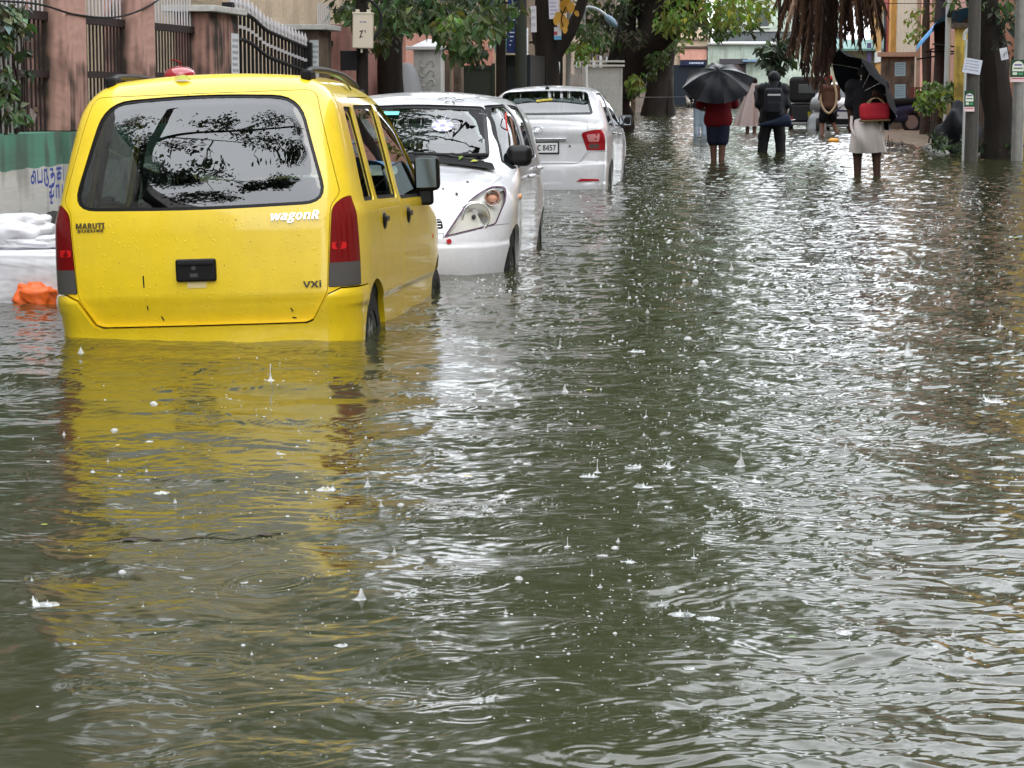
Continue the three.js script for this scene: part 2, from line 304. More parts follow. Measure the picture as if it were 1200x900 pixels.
const M = {
  trim: std(0.012, 0.012, 0.013, 0.75), trimGrey: std(0.07, 0.07, 0.072, 0.85), seatCloth: std(0.06, 0.063, 0.066, 0.95),
  black: phys(0.008, 0.008, 0.009, 0.35, { specularIntensity: 0.5 }), rubber: std(0.015, 0.015, 0.016, 0.6),
  tyre: std(0.022, 0.022, 0.023, 0.7), rim: std(0.35, 0.36, 0.37, 0.35, { metalness: 0.8 }), chrome: std(0.72, 0.73, 0.75, 0.14, { metalness: 1 }),
  mirror: std(0.22, 0.23, 0.24, 0.05, { metalness: 1 }),
  glass: phys(0.22, 0.27, 0.26, 0.0, { transmission: 1, thickness: 0, ior: 2.0 }),
  glassClear: phys(0.6, 0.7, 0.67, 0.0, { transmission: 1, thickness: 0, ior: 1.9 }),
  lens: phys(0.95, 0.95, 0.93, 0.02, { transmission: 1, thickness: 0, ior: 1.5 }),
};
// ---------------------------------------------------------------- the yellow tall hatchback
const yellowPaint = wetPaint(0.82, 0.58, 0.012, 500);
{
  const car = thing('yellow_hatchback', 'boxy yellow hatchback with roof rails standing bumper deep in flood water', 'car');
  const T = lut([-0.3, 0.1, 0.4, 1.0, 1.6, 2.0, 2.3, 2.72, 3.0, 3.35, 3.6], [1.64, 1.668, 1.685, 1.690, 1.66, 1.575, 1.39, 1.10, 1.02, 0.92, 0.80]);
  const W = lut([0.15, 0.35, 0.5, 0.53, 0.75, 0.96, 1.03, 1.3, 1.55, 1.75], [0.70, 0.722, 0.728, 0.738, 0.742, 0.737, 0.722, 0.668, 0.612, 0.56]);
  const R = lut([0.1, 0.4, 0.54, 0.60, 0.9, 1.0, 1.3, 1.55, 1.75], [0.04, 0.03, 0.0, -0.012, 0.0, 0.012, 0.10, 0.20, 0.30]);
  const Fr = lut([0.1, 0.3, 0.6, 0.9, 1.1], [3.40, 3.46, 3.48, 3.42, 3.3]);
  const f = (x, y, s) => {
    const ax = Math.abs(x), dT = (T(s + 0.01) - T(s - 0.01)) / 0.02;
    const w = W(y) - 0.13 * Math.max(0, (s - 2.75) / 0.73) ** 2 - 0.02 * Math.max(0, (0.5 - s) / 0.5) ** 2;
    const side = ax - w, top = (y - T(s) + 0.045 * (ax / 0.6) ** 2) / Math.sqrt(1 + dT * dT);
    const rear = (R(y) - s + 0.05 * (ax / 0.7) ** 2.4), front = s - Fr(y) + 0.16 * (ax / 0.7) ** 2.5;
    return smax(smax(smax(side, top, 0.17), smax(rear, front, 0.01), 0.15), 0.2 - y, 0.06);
  };
  const inner = [0.45, 0.45, 0.75, 0.45, 2.95], outer = [0.95, 0.0, 1.9, -0.3, 3.8], st = 0.034;
  const S0 = shell(f, 0, -0.03, inner, outer, st);
  // windows
  const wr = roundPoly([[-0.615, 1.025, 0.12], [0, 1.01, 0.3], [0.615, 1.025, 0.12], [0.468, 1.56, 0.13], [0, 1.583, 0.4], [-0.468, 1.56, 0.13]], 0.1, 6);
  const wq = roundPoly([[0.40, 1.02], [0.71, 1.02], [0.71, 1.50], [0.50, 1.50]], 0.03);
  const wd = roundPoly([[0.79, 1.02], [1.45, 1.01], [1.45, 1.52], [0.79, 1.51]], 0.04);
  const wf = roundPoly([[1.54, 1.0], [2.43, 0.99], [2.43, 1.08], [2.05, 1.45], [1.9, 1.52], [1.54, 1.525]], 0.04);
  const ws = roundPoly([[-0.60, 1.12], [0.60, 1.12], [0.50, 1.50], [-0.50, 1.50]], 0.06);
  const winCut = prisms([prism(wr, 'z', -0.4, 0.38), prism(wq, 'x', 0.3, 1), prism(wq, 'x', -1, -0.3), prism(wd, 'x', 0.3, 1), prism(wd, 'x', -1, -0.3), prism(wf, 'x', 0.3, 1), prism(wf, 'x', -1, -0.3), prism(ws, 'z', 1.95, 3.2)]);
  const wells = prisms([[0.575, 0.33], [2.94, 0.33]].flatMap(([s, r]) => [cylX(s, 0.29, r, 0.45, 1), cylX(s, 0.29, r, -1, -0.45)]));
  let body = cut(cut(S0, winCut), wells);
  // lamps
  const lampP = roundPoly([[0.598, 0.615, 0.01], [0.85, 0.615, 0], [0.85, 1.06, 0], [0.68, 1.06, 0.05], [0.625, 1.01, 0.06]], 0.02);
  const mir = (p) => p.map(([x, y]) => [-x, y]).reverse();
  body = cut(body, prisms([prism(lampP, 'z', -0.3, 0.16), prism(mir(lampP), 'z', -0.3, 0.16)]));
  // bumper
  const bf = (x, y, s) => f(x, y, s) - (0.008 + 0.036 * sstep(0.25, 0.05, s) * sstep(0.72, 0.58, Math.abs(x))) * sstep(0.64, 0.56, y) * sstep(0.62, 0.3, s);
  const bp = [[-0.95, 0.1], [0.95, 0.1], [0.95, 0.606], [0.655, 0.606], [0.60, 0.58], [0.525, 0.455], [0.49, 0.44], [-0.49, 0.44], [-0.525, 0.455], [-0.60, 0.58], [-0.655, 0.606], [-0.95, 0.606]];
  body = cut(body, prisms([prism(offsetPoly(bp, 0.007), 'z', -0.4, 0.33)]));
  const bumper = cut(meet(shell(bf, 0, -0.02, inner, outer, st, f), prisms([prism(bp, 'z', -0.4, 0.322)])), wells);
  part(car, 'rear_bumper', G(bumper), yellowPaint);
  // tailgate
  const tg = roundPoly([[-0.594, 0.598, 0.02], [-0.52, 0.462, 0.03], [-0.485, 0.446, 0.02], [0.485, 0.446, 0.02], [0.52, 0.462, 0.03], [0.594, 0.598, 0.02], [0.62, 1.02, 0.05], [0.66, 1.07, 0.05], [0.535, 1.585, 0.05], [-0.535, 1.585, 0.05], [-0.66, 1.07, 0.05], [-0.62, 1.02, 0.05]], 0.03);
  const gate = new THREE.Group(); gate.name = 'tailgate'; car.add(gate);
  part(gate, 'tailgate_panel', G(meet(body, prisms([prism(offsetPoly(tg, -0.0014), 'z', -0.4, 0.295)]))), yellowPaint);
  body = cut(body, prisms([prism(offsetPoly(tg, 0.0014), 'z', -0.4, 0.30)]));
  // doors
  const dr = roundPoly([[0.95, 0.30], [1.495, 0.30], [1.495, 1.56], [0.745, 1.55], [0.745, 0.98], [0.80, 0.72], [0.94, 0.5]], 0.04);
  const df = roundPoly([[1.505, 0.30], [2.47, 0.30], [2.50, 0.6], [2.50, 1.06], [2.08, 1.48], [1.92, 1.56], [1.505, 1.57]], 0.04);
  for (const [poly, hs, nm] of [[dr, 0.90, 'rear_door'], [df, 1.735, 'front_door']]) {
    const d = new THREE.Group(); d.name = nm; car.add(d);
    part(d, 'door_panel', G(meet(body, prisms([prism(offsetPoly(poly, -0.0025), 'x', 0.3, 1)]))), yellowPaint);
    body = cut(body, prisms([prism(offsetPoly(poly, 0.0025), 'x', 0.3, 1)]));
    const cup = new THREE.SphereGeometry(0.05, 16, 10); cup.scale(0.35, 1.0, 1.15); cup.translate(0.735, 0.905, -hs); part(d, 'handle_recess', cup, M.black);
    part(d, 'door_handle', box(0.014, 0.03, 0.11, 0.752, 0.915, -hs, 0.006), M.black);
  }
  part(car, 'body', G(body), yellowPaint);
  const liner = cut(shell(f, -0.034, -0.045, inner, outer, 0.07), winCut);
  part(car, 'interior_trim', G(liner), M.trimGrey);
  // glass
  const rw = offsetPoly(wr, 0.004), wrIn = offsetPoly(wr, -0.016);
  part(gate, 'rear_window', sheet(f, -0.010, rw, 'z', -1), M.glass);
  part(gate, 'window_border', sheet(f, -0.0075, rw, 'z', -1, [wrIn]), M.black);
  for (const [p, nm] of [[wq, 'quarter_window'], [wd, 'rear_door_window'], [wf, 'front_door_window']]) for (const sd of [1, -1]) {
    part(car, nm, sheet(f, -0.012, offsetPoly(p, 0.004), 'x', sd), p === wq ? M.glass : M.glassClear);
    part(car, 'window_seal', sheet(f, -0.009, offsetPoly(p, 0.004), 'x', sd, [offsetPoly(p, -0.02)]), M.rubber);
  }
  part(car, 'windscreen', sheet(f, -0.010, offsetPoly(ws, 0.004), 'z', 1), M.glassClear);
  // tail lamps: red above, smoked clear below
  const redLens = phys(0.17, 0.003, 0.005, 0.12), smoke = phys(0.085, 0.08, 0.075, 0.12);
  const redHot = phys(0.60, 0.012, 0.012, 0.2);
  const lf = shell(f, 0.004, -0.03, inner, outer, 0.045);
  for (const p of [lampP, mir(lampP)]) {
    const l = meet(lf, prisms([prism(offsetPoly(p, -0.003), 'z', -0.3, 0.155)])), sx = Math.sign(p[0][0]);
    const lamp = new THREE.Group(); lamp.name = 'tail_lamp'; car.add(lamp);
    const band = prisms([prism([[-1, 0.735], [1, 0.735], [1, 2], [-1, 2]], 'z', -0.5, 0.6)]);
    part(lamp, 'red_lens', G(meet(l, band)), redLens); part(lamp, 'reversing_lens', G(cut(l, band)), smoke);
    part(lamp, 'reflector', sheet(f, 0.0055, roundPoly([[sx * 0.622, 0.80], [sx * 0.685, 0.80], [sx * 0.685, 0.835], [sx * 0.622, 0.835]], 0.012), 'z', -1), redHot);
  }
  // tailgate handle, lettering, scratches
  const zR = (x, y) => { let lo = -0.2, hi = 0.6; for (let i = 0; i < 24; i++) { const m = (lo + hi) / 2; if (f(x, y, m) < 0) hi = m; else lo = m; } return -(lo + hi) / 2; };
  const hx = -0.015, hy = 0.72, hz = zR(hx, hy);
  const hdl = part(gate, 'tailgate_handle', [box(0.192, 0.112, 0.03, hx, hy, hz + 0.006, 0.012)], M.black);
  part(hdl, 'grip_lip', [box(0.17, 0.018, 0.016, hx, hy + 0.032, hz + 0.022, 0.006)], M.trim);
  part(hdl, 'key_lock', [cyl(V(hx - 0.008, hy + 0.012, hz + 0.018), V(hx - 0.008, hy + 0.012, hz + 0.025), 0.011, 0.011, 14), box(0.036, 0.018, 0.006, hx - 0.008, hy - 0.024, hz + 0.021)], M.trimGrey);
  part(gate, 'bare_primer_patch', [box(0.09, 0.03, 0.004, hx - 0.0, hy - 0.073, zR(hx, hy - 0.073) + 0.0005)], std(0.72, 0.58, 0.28, 0.6));
  const put = (g, x, y) => onTail(f, g, x, y, 0.0);
  const t1 = text3d('wagonR', 0.062, 0.008); t1.scale(0.7, 0.7, 1); t1.applyMatrix4(new THREE.Matrix4().makeShear(0, 0, 0.25, 0, 0, 0)); part(gate, 'model_lettering', put(t1, 0.455, 0.965), M.chrome);
  part(gate, 'maker_lettering', [put(text3d('MARUTI', 0.03, 0.006).scale(0.92, 0.9, 1), -0.52, 0.952), put(text3d('SUZUKI', 0.018, 0.006).scale(1.5, 0.7, 1), -0.52, 0.928)], std(0.14, 0.11, 0.05, 0.35, { metalness: 0.6 }));
  part(gate, 'trim_lettering', put(text3d('VXi', 0.036, 0.006).scale(1.15, 0.85, 1), 0.525, 0.635), std(0.06, 0.05, 0.03, 0.4));
    for (const [x, y, a, l] of [[-0.26, 0.545, 0.2, 0.03], [-0.195, 0.49, 0.45, 0.035], [0.42, 0.515, 0.5, 0.03], [-0.27, 0.67, 0.02, 0.06], [0.43, 0.47, 1.4, 0.02]]) { const g = box(0.006, l, 0.002); g.rotateZ(a); g.translate(x, y, zR(x, y) + 0.0005); part(gate, 'paint_scratch', g, M.rubber); }
  // roof rails
  for (const sd of [-1, 1]) {
    const x = sd * 0.475, rail = new THREE.Group(); rail.name = 'roof_rail'; car.add(rail);
    const y = (s) => T(s) - 0.045 * (0.5 / 0.6) ** 2;
    part(rail, 'rail_bar', tube([0.36, 0.42, 0.6, 1.0, 1.5, 1.82, 1.95].map((s, i) => V(x, y(s) + (i === 0 || i === 6 ? -0.01 : 0.036) - (i === 1 || i === 5 ? 0.012 : 0), -s)), 0.017, 40, 8), M.black);
    part(rail, 'rail_foot', box(0.05, 0.06, 0.16, x, y(0.4) + 0.004, -0.42, 0.02), M.trim); part(rail, 'rail_foot', box(0.05, 0.07, 0.14, x, y(1.9) + 0.01, -1.9, 0.02), M.trim);
  }
  // mirrors, repeater, wiper, wheels, cabin
  for (const sd of [-1, 1]) {
    const m = new THREE.Group(); m.name = 'door_mirror'; car.add(m);
    part(m, 'mirror_housing', box(0.142, 0.205, 0.09, sd * 0.772, 1.125, -2.30, 0.035), M.black);
    part(m, 'mirror_glass', box(0.115, 0.172, 0.006, sd * 0.772, 1.128, -2.2535, 0.003), std(0.10, 0.12, 0.12, 0.12, { metalness: 0.9 }));
    part(m, 'mirror_arm', box(0.09, 0.12, 0.06, sd * 0.755, 1.0, -2.32, 0.02), M.black);
  }
  part(car, 'side_repeater', new THREE.SphereGeometry(0.024, 12, 8).scale(0.5, 0.8, 1).translate(0.735, 0.745, -2.66), phys(0.6, 0.05, 0.02, 0.2));
  for (const [x, sd] of [[0.63, 1], [-0.63, -1]]) { wheel(car, x, 0.285, 0.575, sd); wheel(car, x, 0.285, 2.94, sd); }
  part(car, 'dashboard', box(1.25, 0.25, 0.4, 0, 0.9, -2.45, 0.06), M.trim);
  part(car, 'parcel_shelf', box(1.15, 0.02, 0.35, 0, 0.93, -0.45), M.trim);
  seat(car, 0.33, 0.5, 1.35, M.seatCloth); seat(car, -0.33, 0.5, 1.35, M.seatCloth); steering(car, 0.34, 1.0, 1.95);
  const bench = new THREE.Group(); bench.name = 'rear_bench'; car.add(bench);
  const bb = box(1.2, 0.5, 0.14, 0, 0.25, 0, 0.05); bb.rotateX(0.2); bb.translate(0, 0.52, -0.62); part(bench, 'backrest', bb, M.seatCloth); part(bench, 'cushion', box(1.2, 0.16, 0.48, 0, 0.5, -0.86, 0.05), M.seatCloth);
  car.scale.x = 1.055; car.position.set(YC.x, YC.y, YC.z); car.rotation.set(YC.pitch, YC.yaw, YC.roll, 'YXZ');
}
// ---------------------------------------------------------------- the two white cars
const whitePaint = wetPaint(0.64, 0.64, 0.665, 510);
const mirX = (p) => p.map(([x, ...r]) => [-x, ...r]).reverse();
function carBody(car, f, paint, spec) {
  const { inner, outer, step = 0.04, axles, wellR, wheelR, track } = spec;
  const wells = prisms(axles.flatMap((s) => [cylX(s, wheelR, wellR, 0.5, 1.1), cylX(s, wheelR, wellR, -1.1, -0.5)]));
  const cuts = [];
  for (const w of spec.sideWindows) cuts.push(prism(w, 'x', 0.35, 1.1), prism(w, 'x', -1.1, -0.35));
  const sideCut = prisms(cuts), endCut = prisms([prism(spec.rearWindow, 'z', -0.3, 1.3), prism(spec.windscreen, 'z', 1.6, 3.4)]);
  let body = cut(cut(cut(shell(f, 0, -0.03, inner, outer, step), sideCut), endCut), wells);
  if (spec.lamps?.length) body = cut(body, prisms(spec.lamps.map(([p, a, b]) => prism(p, 'z', a, b))));
  for (const [name, poly, axis, a, b, bf, gap = 0.0018] of spec.panels) {
    let piece = meet(bf ? shell(bf, 0, -0.02, inner, outer, step, f) : body, prisms([prism(offsetPoly(poly, -gap), axis, a, b)])); if (bf) piece = cut(piece, wells);
    part(car, name, G(piece), paint);
    body = cut(body, prisms([prism(offsetPoly(poly, gap), axis, a, b)]));
  }
  part(car, 'body', G(body), paint);
  let liner = cut(cut(shell(f, -0.034, -0.045, inner, outer, 0.08, f, 1.3), sideCut), endCut); if (spec.lamps?.length) liner = cut(liner, prisms(spec.lamps.map(([p, a, b]) => prism(p, 'z', a, b))));
  part(car, 'interior_trim', G(liner), M.trimGrey);
  part(car, 'rear_window', sheet(f, -0.010, offsetPoly(spec.rearWindow, 0.004), 'z', -1), spec.rearGlass ?? M.glass);
  part(car, 'window_border', sheet(f, -0.0078, offsetPoly(spec.rearWindow, 0.004), 'z', -1, [offsetPoly(spec.rearWindow, -0.03)]), M.black);
  part(car, 'windscreen', sheet(f, -0.010, offsetPoly(spec.windscreen, 0.004), 'z', 1), M.glassClear);
  part(car, 'screen_border', sheet(f, -0.0078, offsetPoly(spec.windscreen, 0.004), 'z', 1, [offsetPoly(spec.windscreen, -0.028)]), M.black);
  for (const w of spec.sideWindows) for (const sd of [1, -1]) {
    part(car, 'side_window', sheet(f, -0.012, offsetPoly(w, 0.004), 'x', sd), M.glass);
    part(car, 'window_seal', sheet(f, -0.009, offsetPoly(w, 0.004), 'x', sd, [offsetPoly(w, -0.018)]), M.rubber);
  }
  for (const s of axles) for (const sd of [-1, 1]) wheel(car, sd * track, wheelR, s, sd, wheelR, 0.17);
}
function doorMirror(car, x, y, s, mat, sd, base) {
  const m = new THREE.Group(); m.name = 'door_mirror'; car.add(m);
  const h = new RoundedBoxGeometry(0.18, 0.15, 0.10, 4, 0.05); h.rotateY(sd * -0.12); h.translate(sd * (x + 0.05), y, -s); part(m, 'mirror_housing', h, mat);
  part(m, 'mirror_glass', box(0.15, 0.12, 0.006, sd * (x + 0.05), y, -s + 0.045, 0.002), M.mirror);
  part(m, 'mirror_arm', box(0.14, 0.045, 0.07, sd * (x - 0.03), y - 0.075, -s, 0.018), base);
}
{ // white hatchback facing the camera
  const car = thing('white_hatchback', 'white hatchback with a ball sticker on its windscreen facing the yellow car', 'car');
  const T = lut([-0.2, 0.1, 0.6, 1.2, 1.7, 1.98, 2.35, 2.78, 3.1, 3.45, 3.75], [1.36, 1.43, 1.50, 1.53, 1.505, 1.445, 1.25, 1.035, 0.985, 0.90, 0.70]);
  const W = lut([0.15, 0.35, 0.6, 0.86, 0.96, 1.2, 1.45, 1.6], [0.785, 0.82, 0.838, 0.845, 0.83, 0.775, 0.70, 0.65]);
  const R = lut([0.1, 0.45, 0.8, 1.0, 1.45], [0.02, -0.01, 0.02, 0.06, 0.33]);
  const Fr = lut([0.1, 0.25, 0.42, 0.52, 0.62, 0.75, 0.95, 1.2], [3.64, 3.72, 3.745, 3.735, 3.70, 3.64, 3.5, 3.2]);
  const f = (x, y, s) => {
    const ax = Math.abs(x), dT = (T(s + 0.01) - T(s - 0.01)) / 0.02;
    const fl = 0.022 * (Math.exp(-(((s - 3.0) / 0.36) ** 2)) + Math.exp(-(((s - 0.62) / 0.36) ** 2))) * sstep(0.9, 0.7, y);
    const w = W(y) + fl - 0.10 * Math.max(0, (s - 2.7) / 1) ** 2 - 0.05 * Math.max(0, (0.8 - s) / 0.8) ** 2;
    const ridge = 0.018 * Math.exp(-(((ax - 0.56) / 0.06) ** 2)) * sstep(2.75, 3.0, s);
    return smax(smax(smax(ax - w, (y - T(s) + 0.06 * (ax / 0.65) ** 2 - ridge) / Math.sqrt(1 + dT * dT), 0.15), smax(R(y) - s + 0.10 * (ax / 0.8) ** 2.4, s - Fr(y) + 0.34 * (ax / 0.8) ** 2.3, 0.01), 0.17), 0.2 - y, 0.06);
  };
  const lampP = roundPoly([[0.425, 0.578, 0.01], [0.745, 0.645, 0.02], [0.80, 0.80, 0.05], [0.79, 0.885, 0.05], [0.70, 0.898, 0.08], [0.575, 0.82, 0.08]], 0.02, 6);
  const grille = roundPoly([[-0.42, 0.63], [0.42, 0.63], [0.40, 0.695], [-0.40, 0.695]], 0.02);
  const ws = roundPoly([[-0.635, 1.055, 0.06], [0, 1.035, 0.2], [0.635, 1.055, 0.06], [0.545, 1.42, 0.06], [0, 1.445, 0.2], [-0.545, 1.42, 0.06]], 0.05);
  const spec = {
    inner: [0.5, 0.42, 0.66, 0.5, 3.2], outer: [1.05, 0.0, 1.8, -0.35, 4.1], step: 0.036, axles: [0.62, 3.0], wellR: 0.335, wheelR: 0.29, track: 0.735,
    sideWindows: [roundPoly([[0.82, 1.02], [1.55, 1.0], [1.55, 1.43], [1.0, 1.41]], 0.04), roundPoly([[1.64, 1.0], [2.6, 0.985], [2.6, 1.03], [2.05, 1.38], [1.9, 1.43], [1.64, 1.435]], 0.03)],
    rearWindow: roundPoly([[-0.58, 1.08], [0.58, 1.08], [0.48, 1.40], [-0.48, 1.40]], 0.08), windscreen: ws,
    lamps: [[lampP, 3.0, 4.2], [mirX(lampP), 3.0, 4.2], [grille, 3.3, 4.2]],
    panels: [
      ['bonnet', roundPoly([[-0.74, 2.80], [0.74, 2.80], [0.70, 3.2], [0.52, 3.56], [0.42, 3.68], [-0.42, 3.68], [-0.52, 3.56], [-0.70, 3.2]], 0.06), 'y', 0.71, 1.1],
      ['front_bumper', [[-1.1, 0.1], [1.1, 0.1], [1.1, 0.648], [0.74, 0.64], [0.42, 0.572], [0.42, 0.60], [-0.42, 0.60], [-0.42, 0.572], [-0.74, 0.64], [-1.1, 0.648]], 'z', 3.22, 4.2, (x, y, s) => f(x, y, s) - 0.016 * sstep(0.535, 0.50, y)],
      ['front_door', roundPoly([[1.60, 0.28], [2.62, 0.28], [2.68, 0.6], [2.68, 1.03], [2.08, 1.42], [1.92, 1.48], [1.60, 1.485]], 0.05), 'x', -1.1, -0.35],
      ['rear_door', roundPoly([[1.02, 0.28], [1.59, 0.28], [1.59, 1.485], [1.0, 1.465], [0.76, 1.03], [0.80, 0.8], [0.95, 0.6]], 0.05), 'x', -1.1, -0.35],
    ],
  };
  carBody(car, f, whitePaint, spec);
  const housing = std(0.66, 0.65, 0.61, 0.4), bezel = std(0.75, 0.75, 0.74, 0.2, { metalness: 0.9 });
  for (const sx of [-1, 1]) {
    const p = sx > 0 ? lampP : mirX(lampP), lamp = new THREE.Group(); lamp.name = 'headlamp'; car.add(lamp);
    part(lamp, 'lamp_lens', sheet(f, 0.001, offsetPoly(p, -0.004), 'z', 1), M.lens);
    part(lamp, 'lamp_seal', sheet(f, 0.002, offsetPoly(p, 0.001), 'z', 1, [offsetPoly(p, -0.008)]), std(0.10, 0.05, 0.09, 0.5));
    part(lamp, 'lamp_housing', sheet(f, -0.04, offsetPoly(p, 0.012), 'z', 1), housing);
    const bowl = (x, y, s, r, mat, nm) => { const g = lathe([[0.012, 0], [r * 0.45, 0.012], [r * 0.8, 0.035], [r, 0.062], [r * 1.1, 0.066], [r * 1.1, 0.05]], 28); g.rotateX(Math.PI / 2); g.rotateY(Math.PI + sx * -0.25); g.translate(sx * x, y, -s); part(lamp, nm, g, mat); };
    bowl(0.605, 0.70, 3.41, 0.088, bezel, 'main_reflector'); bowl(0.705, 0.82, 3.255, 0.052, bezel, 'indicator_reflector');
    part(lamp, 'main_bulb', new THREE.SphereGeometry(0.016, 12, 8).translate(sx * 0.605, 0.70, -3.455), std(0.05, 0.05, 0.055, 0.3));
    part(lamp, 'indicator_bulb', new THREE.SphereGeometry(0.034, 14, 10).scale(1.1, 0.8, 0.6).translate(sx * 0.712, 0.815, -3.285), phys(0.62, 0.30, 0.20, 0.25));
    const r = new THREE.TorusGeometry(0.1, 0.006, 6, 32); r.rotateY(Math.PI + sx * -0.25); r.translate(sx * 0.605, 0.70, -3.462); part(lamp, 'reflector_ring', r, bezel);
  }
  part(car, 'grille', sheet(f, -0.02, offsetPoly(grille, 0.01), 'z', 1), M.trim);
  for (let k = 0; k < 3; k++) part(car, 'grille_slat', tube([-0.4, -0.2, 0, 0.2, 0.4].map((x) => { let s = 3.9; for (let i = 0; i < 60 && f(x, 0.645 + k * 0.018, s) > -0.006; i++) s -= 0.01; return V(x, 0.645 + k * 0.018, -s); }), 0.004, 20, 5), M.chrome);
  for (const sx of [-1, 1]) {
    let s = 4; while (f(sx * 0.45, 0.55, s) > 0.002) s -= 0.004;
    part(car, 'bumper_reflector', cyl(V(sx * 0.45, 0.55, -s + 0.01), V(sx * 0.46, 0.55, -s - 0.012), 0.017, 0.017, 16), phys(0.55, 0.02, 0.03, 0.2, { clearcoat: 1 }));
    part(car, 'side_repeater', new THREE.SphereGeometry(0.022, 12, 8).scale(0.6, 1, 1.1).translate(sx * 0.856, 0.80, -2.74), phys(0.7, 0.35, 0.16, 0.2));
    doorMirror(car, 0.775, 1.075, 2.42, M.black, sx, whitePaint);
    for (const [hs, hy] of [[1.78, 0.905], [1.02, 0.94]]) { const h = new THREE.Group(); h.name = 'door_handle'; car.add(h); part(h, 'grip', tube([V(sx * 0.843, hy, -hs - 0.085), V(sx * 0.872, hy + 0.003, -hs - 0.06), V(sx * 0.878, hy + 0.004, -hs), V(sx * 0.872, hy + 0.003, -hs + 0.06), V(sx * 0.843, hy, -hs + 0.085)], 0.014, 20, 8), whitePaint); }
  }
  // wipers, cowl, cabin, things stuck on the glass
  part(car, 'cowl_panel', sheet(f, 0.024, roundPoly([[-0.66, 2.68], [0.66, 2.68], [0.69, 2.80], [-0.69, 2.80]], 0.02), 'y', 1), M.trim);
  for (const [x0, x1] of [[-0.1, 0.42], [-0.62, -0.08]]) {
    const w = new THREE.Group(); w.name = 'wiper'; car.add(w);
    const on = (x, y, l) => { let s = 3.4; while (f(x, y, s) > l) s -= 0.004; return V(x, y, -s); };
    part(w, 'wiper_blade', tube([on(x0, 1.085, 0.012), on((x0 + x1) / 2, 1.088, 0.014), on(x1, 1.10, 0.012)], 0.015, 16, 6), M.rubber);
    part(w, 'wiper_arm', tube([on(x0 + 0.02, 1.04, 0.02), on((x0 + x1) / 2, 1.085, 0.028)], 0.012, 8, 6), M.black);
  }
  // the print of a football bursting through the glass
  const onScreen = (g, x, y) => { let s = 3.4; while (f(x, y, s) > -0.004) s -= 0.002; const e = 0.003, n = V(f(x + e, y, s) - f(x - e, y, s), f(x, y + e, s) - f(x, y - e, s), -(f(x, y, s + e) - f(x, y, s - e))).normalize(); const m = new THREE.Matrix4().lookAt(n, V(0, 0, 0), V(0, 1, 0)); m.setPosition(V(x, y, -s).addScaledVector(n, 0.006)); return g.applyMatrix4(m); };
  const ballTex = canvasTex(256, 256, (c) => {
    c.clearRect(0, 0, 256, 256); c.strokeStyle = '#c4c4cc'; c.lineCap = 'round';
    const r = rng(8); for (let k = 0; k < 15; k++) { const a = k / 15 * 6.28 + r() * 0.3, l = 85 + 38 * r(); c.lineWidth = 2 + 3 * r(); c.beginPath(); c.moveTo(128 + 60 * Math.cos(a), 128 + 60 * Math.sin(a)); c.lineTo(128 + l * Math.cos(a + 0.1), 128 + l * Math.sin(a + 0.1)); c.stroke(); }
    c.fillStyle = '#c9c9d4'; c.beginPath(); c.arc(128, 128, 66, 0, 7); c.fill(); c.fillStyle = '#8f8fae';
    const pent = (x, y, q) => { c.beginPath(); for (let k = 0; k < 5; k++) c.lineTo(x + q * Math.sin(k * 1.2566), y - q * Math.cos(k * 1.2566)); c.fill(); };
    pent(128, 128, 22); for (let k = 0; k < 5; k++) pent(128 + 54 * Math.sin(k * 1.2566 + 0.63), 128 - 54 * Math.cos(k * 1.2566 + 0.63), 15);
  });
  part(car, 'ball_sticker', onScreen(new THREE.PlaneGeometry(0.30, 0.30), -0.26, 1.285), new THREE.MeshStandardMaterial({ map: ballTex, alphaTest: 0.5, roughness: 0.6 }), 'white football burst sticker on the windscreen');
  part(car, 'permit_sticker', onScreen(new THREE.PlaneGeometry(0.115, 0.05), 0.13, 1.375), std(0.18, 0.62, 0.58, 0.5));
  part(car, 'inner_mirror', box(0.2, 0.055, 0.03, 0, 1.33, -2.02, 0.012), M.trim);
  part(car, 'dashboard', box(1.3, 0.2, 0.5, 0, 0.93, -2.5, 0.06), M.trim);
  seat(car, 0.36, 0.5, 1.5, M.seatCloth); seat(car, -0.36, 0.5, 1.5, M.seatCloth); steering(car, 0.36, 0.98, 2.12);
  part(car, 'red_ribbon', tube([V(-0.69, 1.37, -1.95), V(-0.70, 1.34, -2.08), V(-0.715, 1.25, -2.12), V(-0.735, 1.17, -2.10), V(-0.735, 1.155, -2.06)], 0.006, 24, 5), std(0.6, 0.04, 0.03, 0.6));
  car.position.set(SC.x, SC.y, SC.z); car.rotation.set(SC.pitch, Math.PI + SC.yaw, SC.roll, 'YXZ');

}
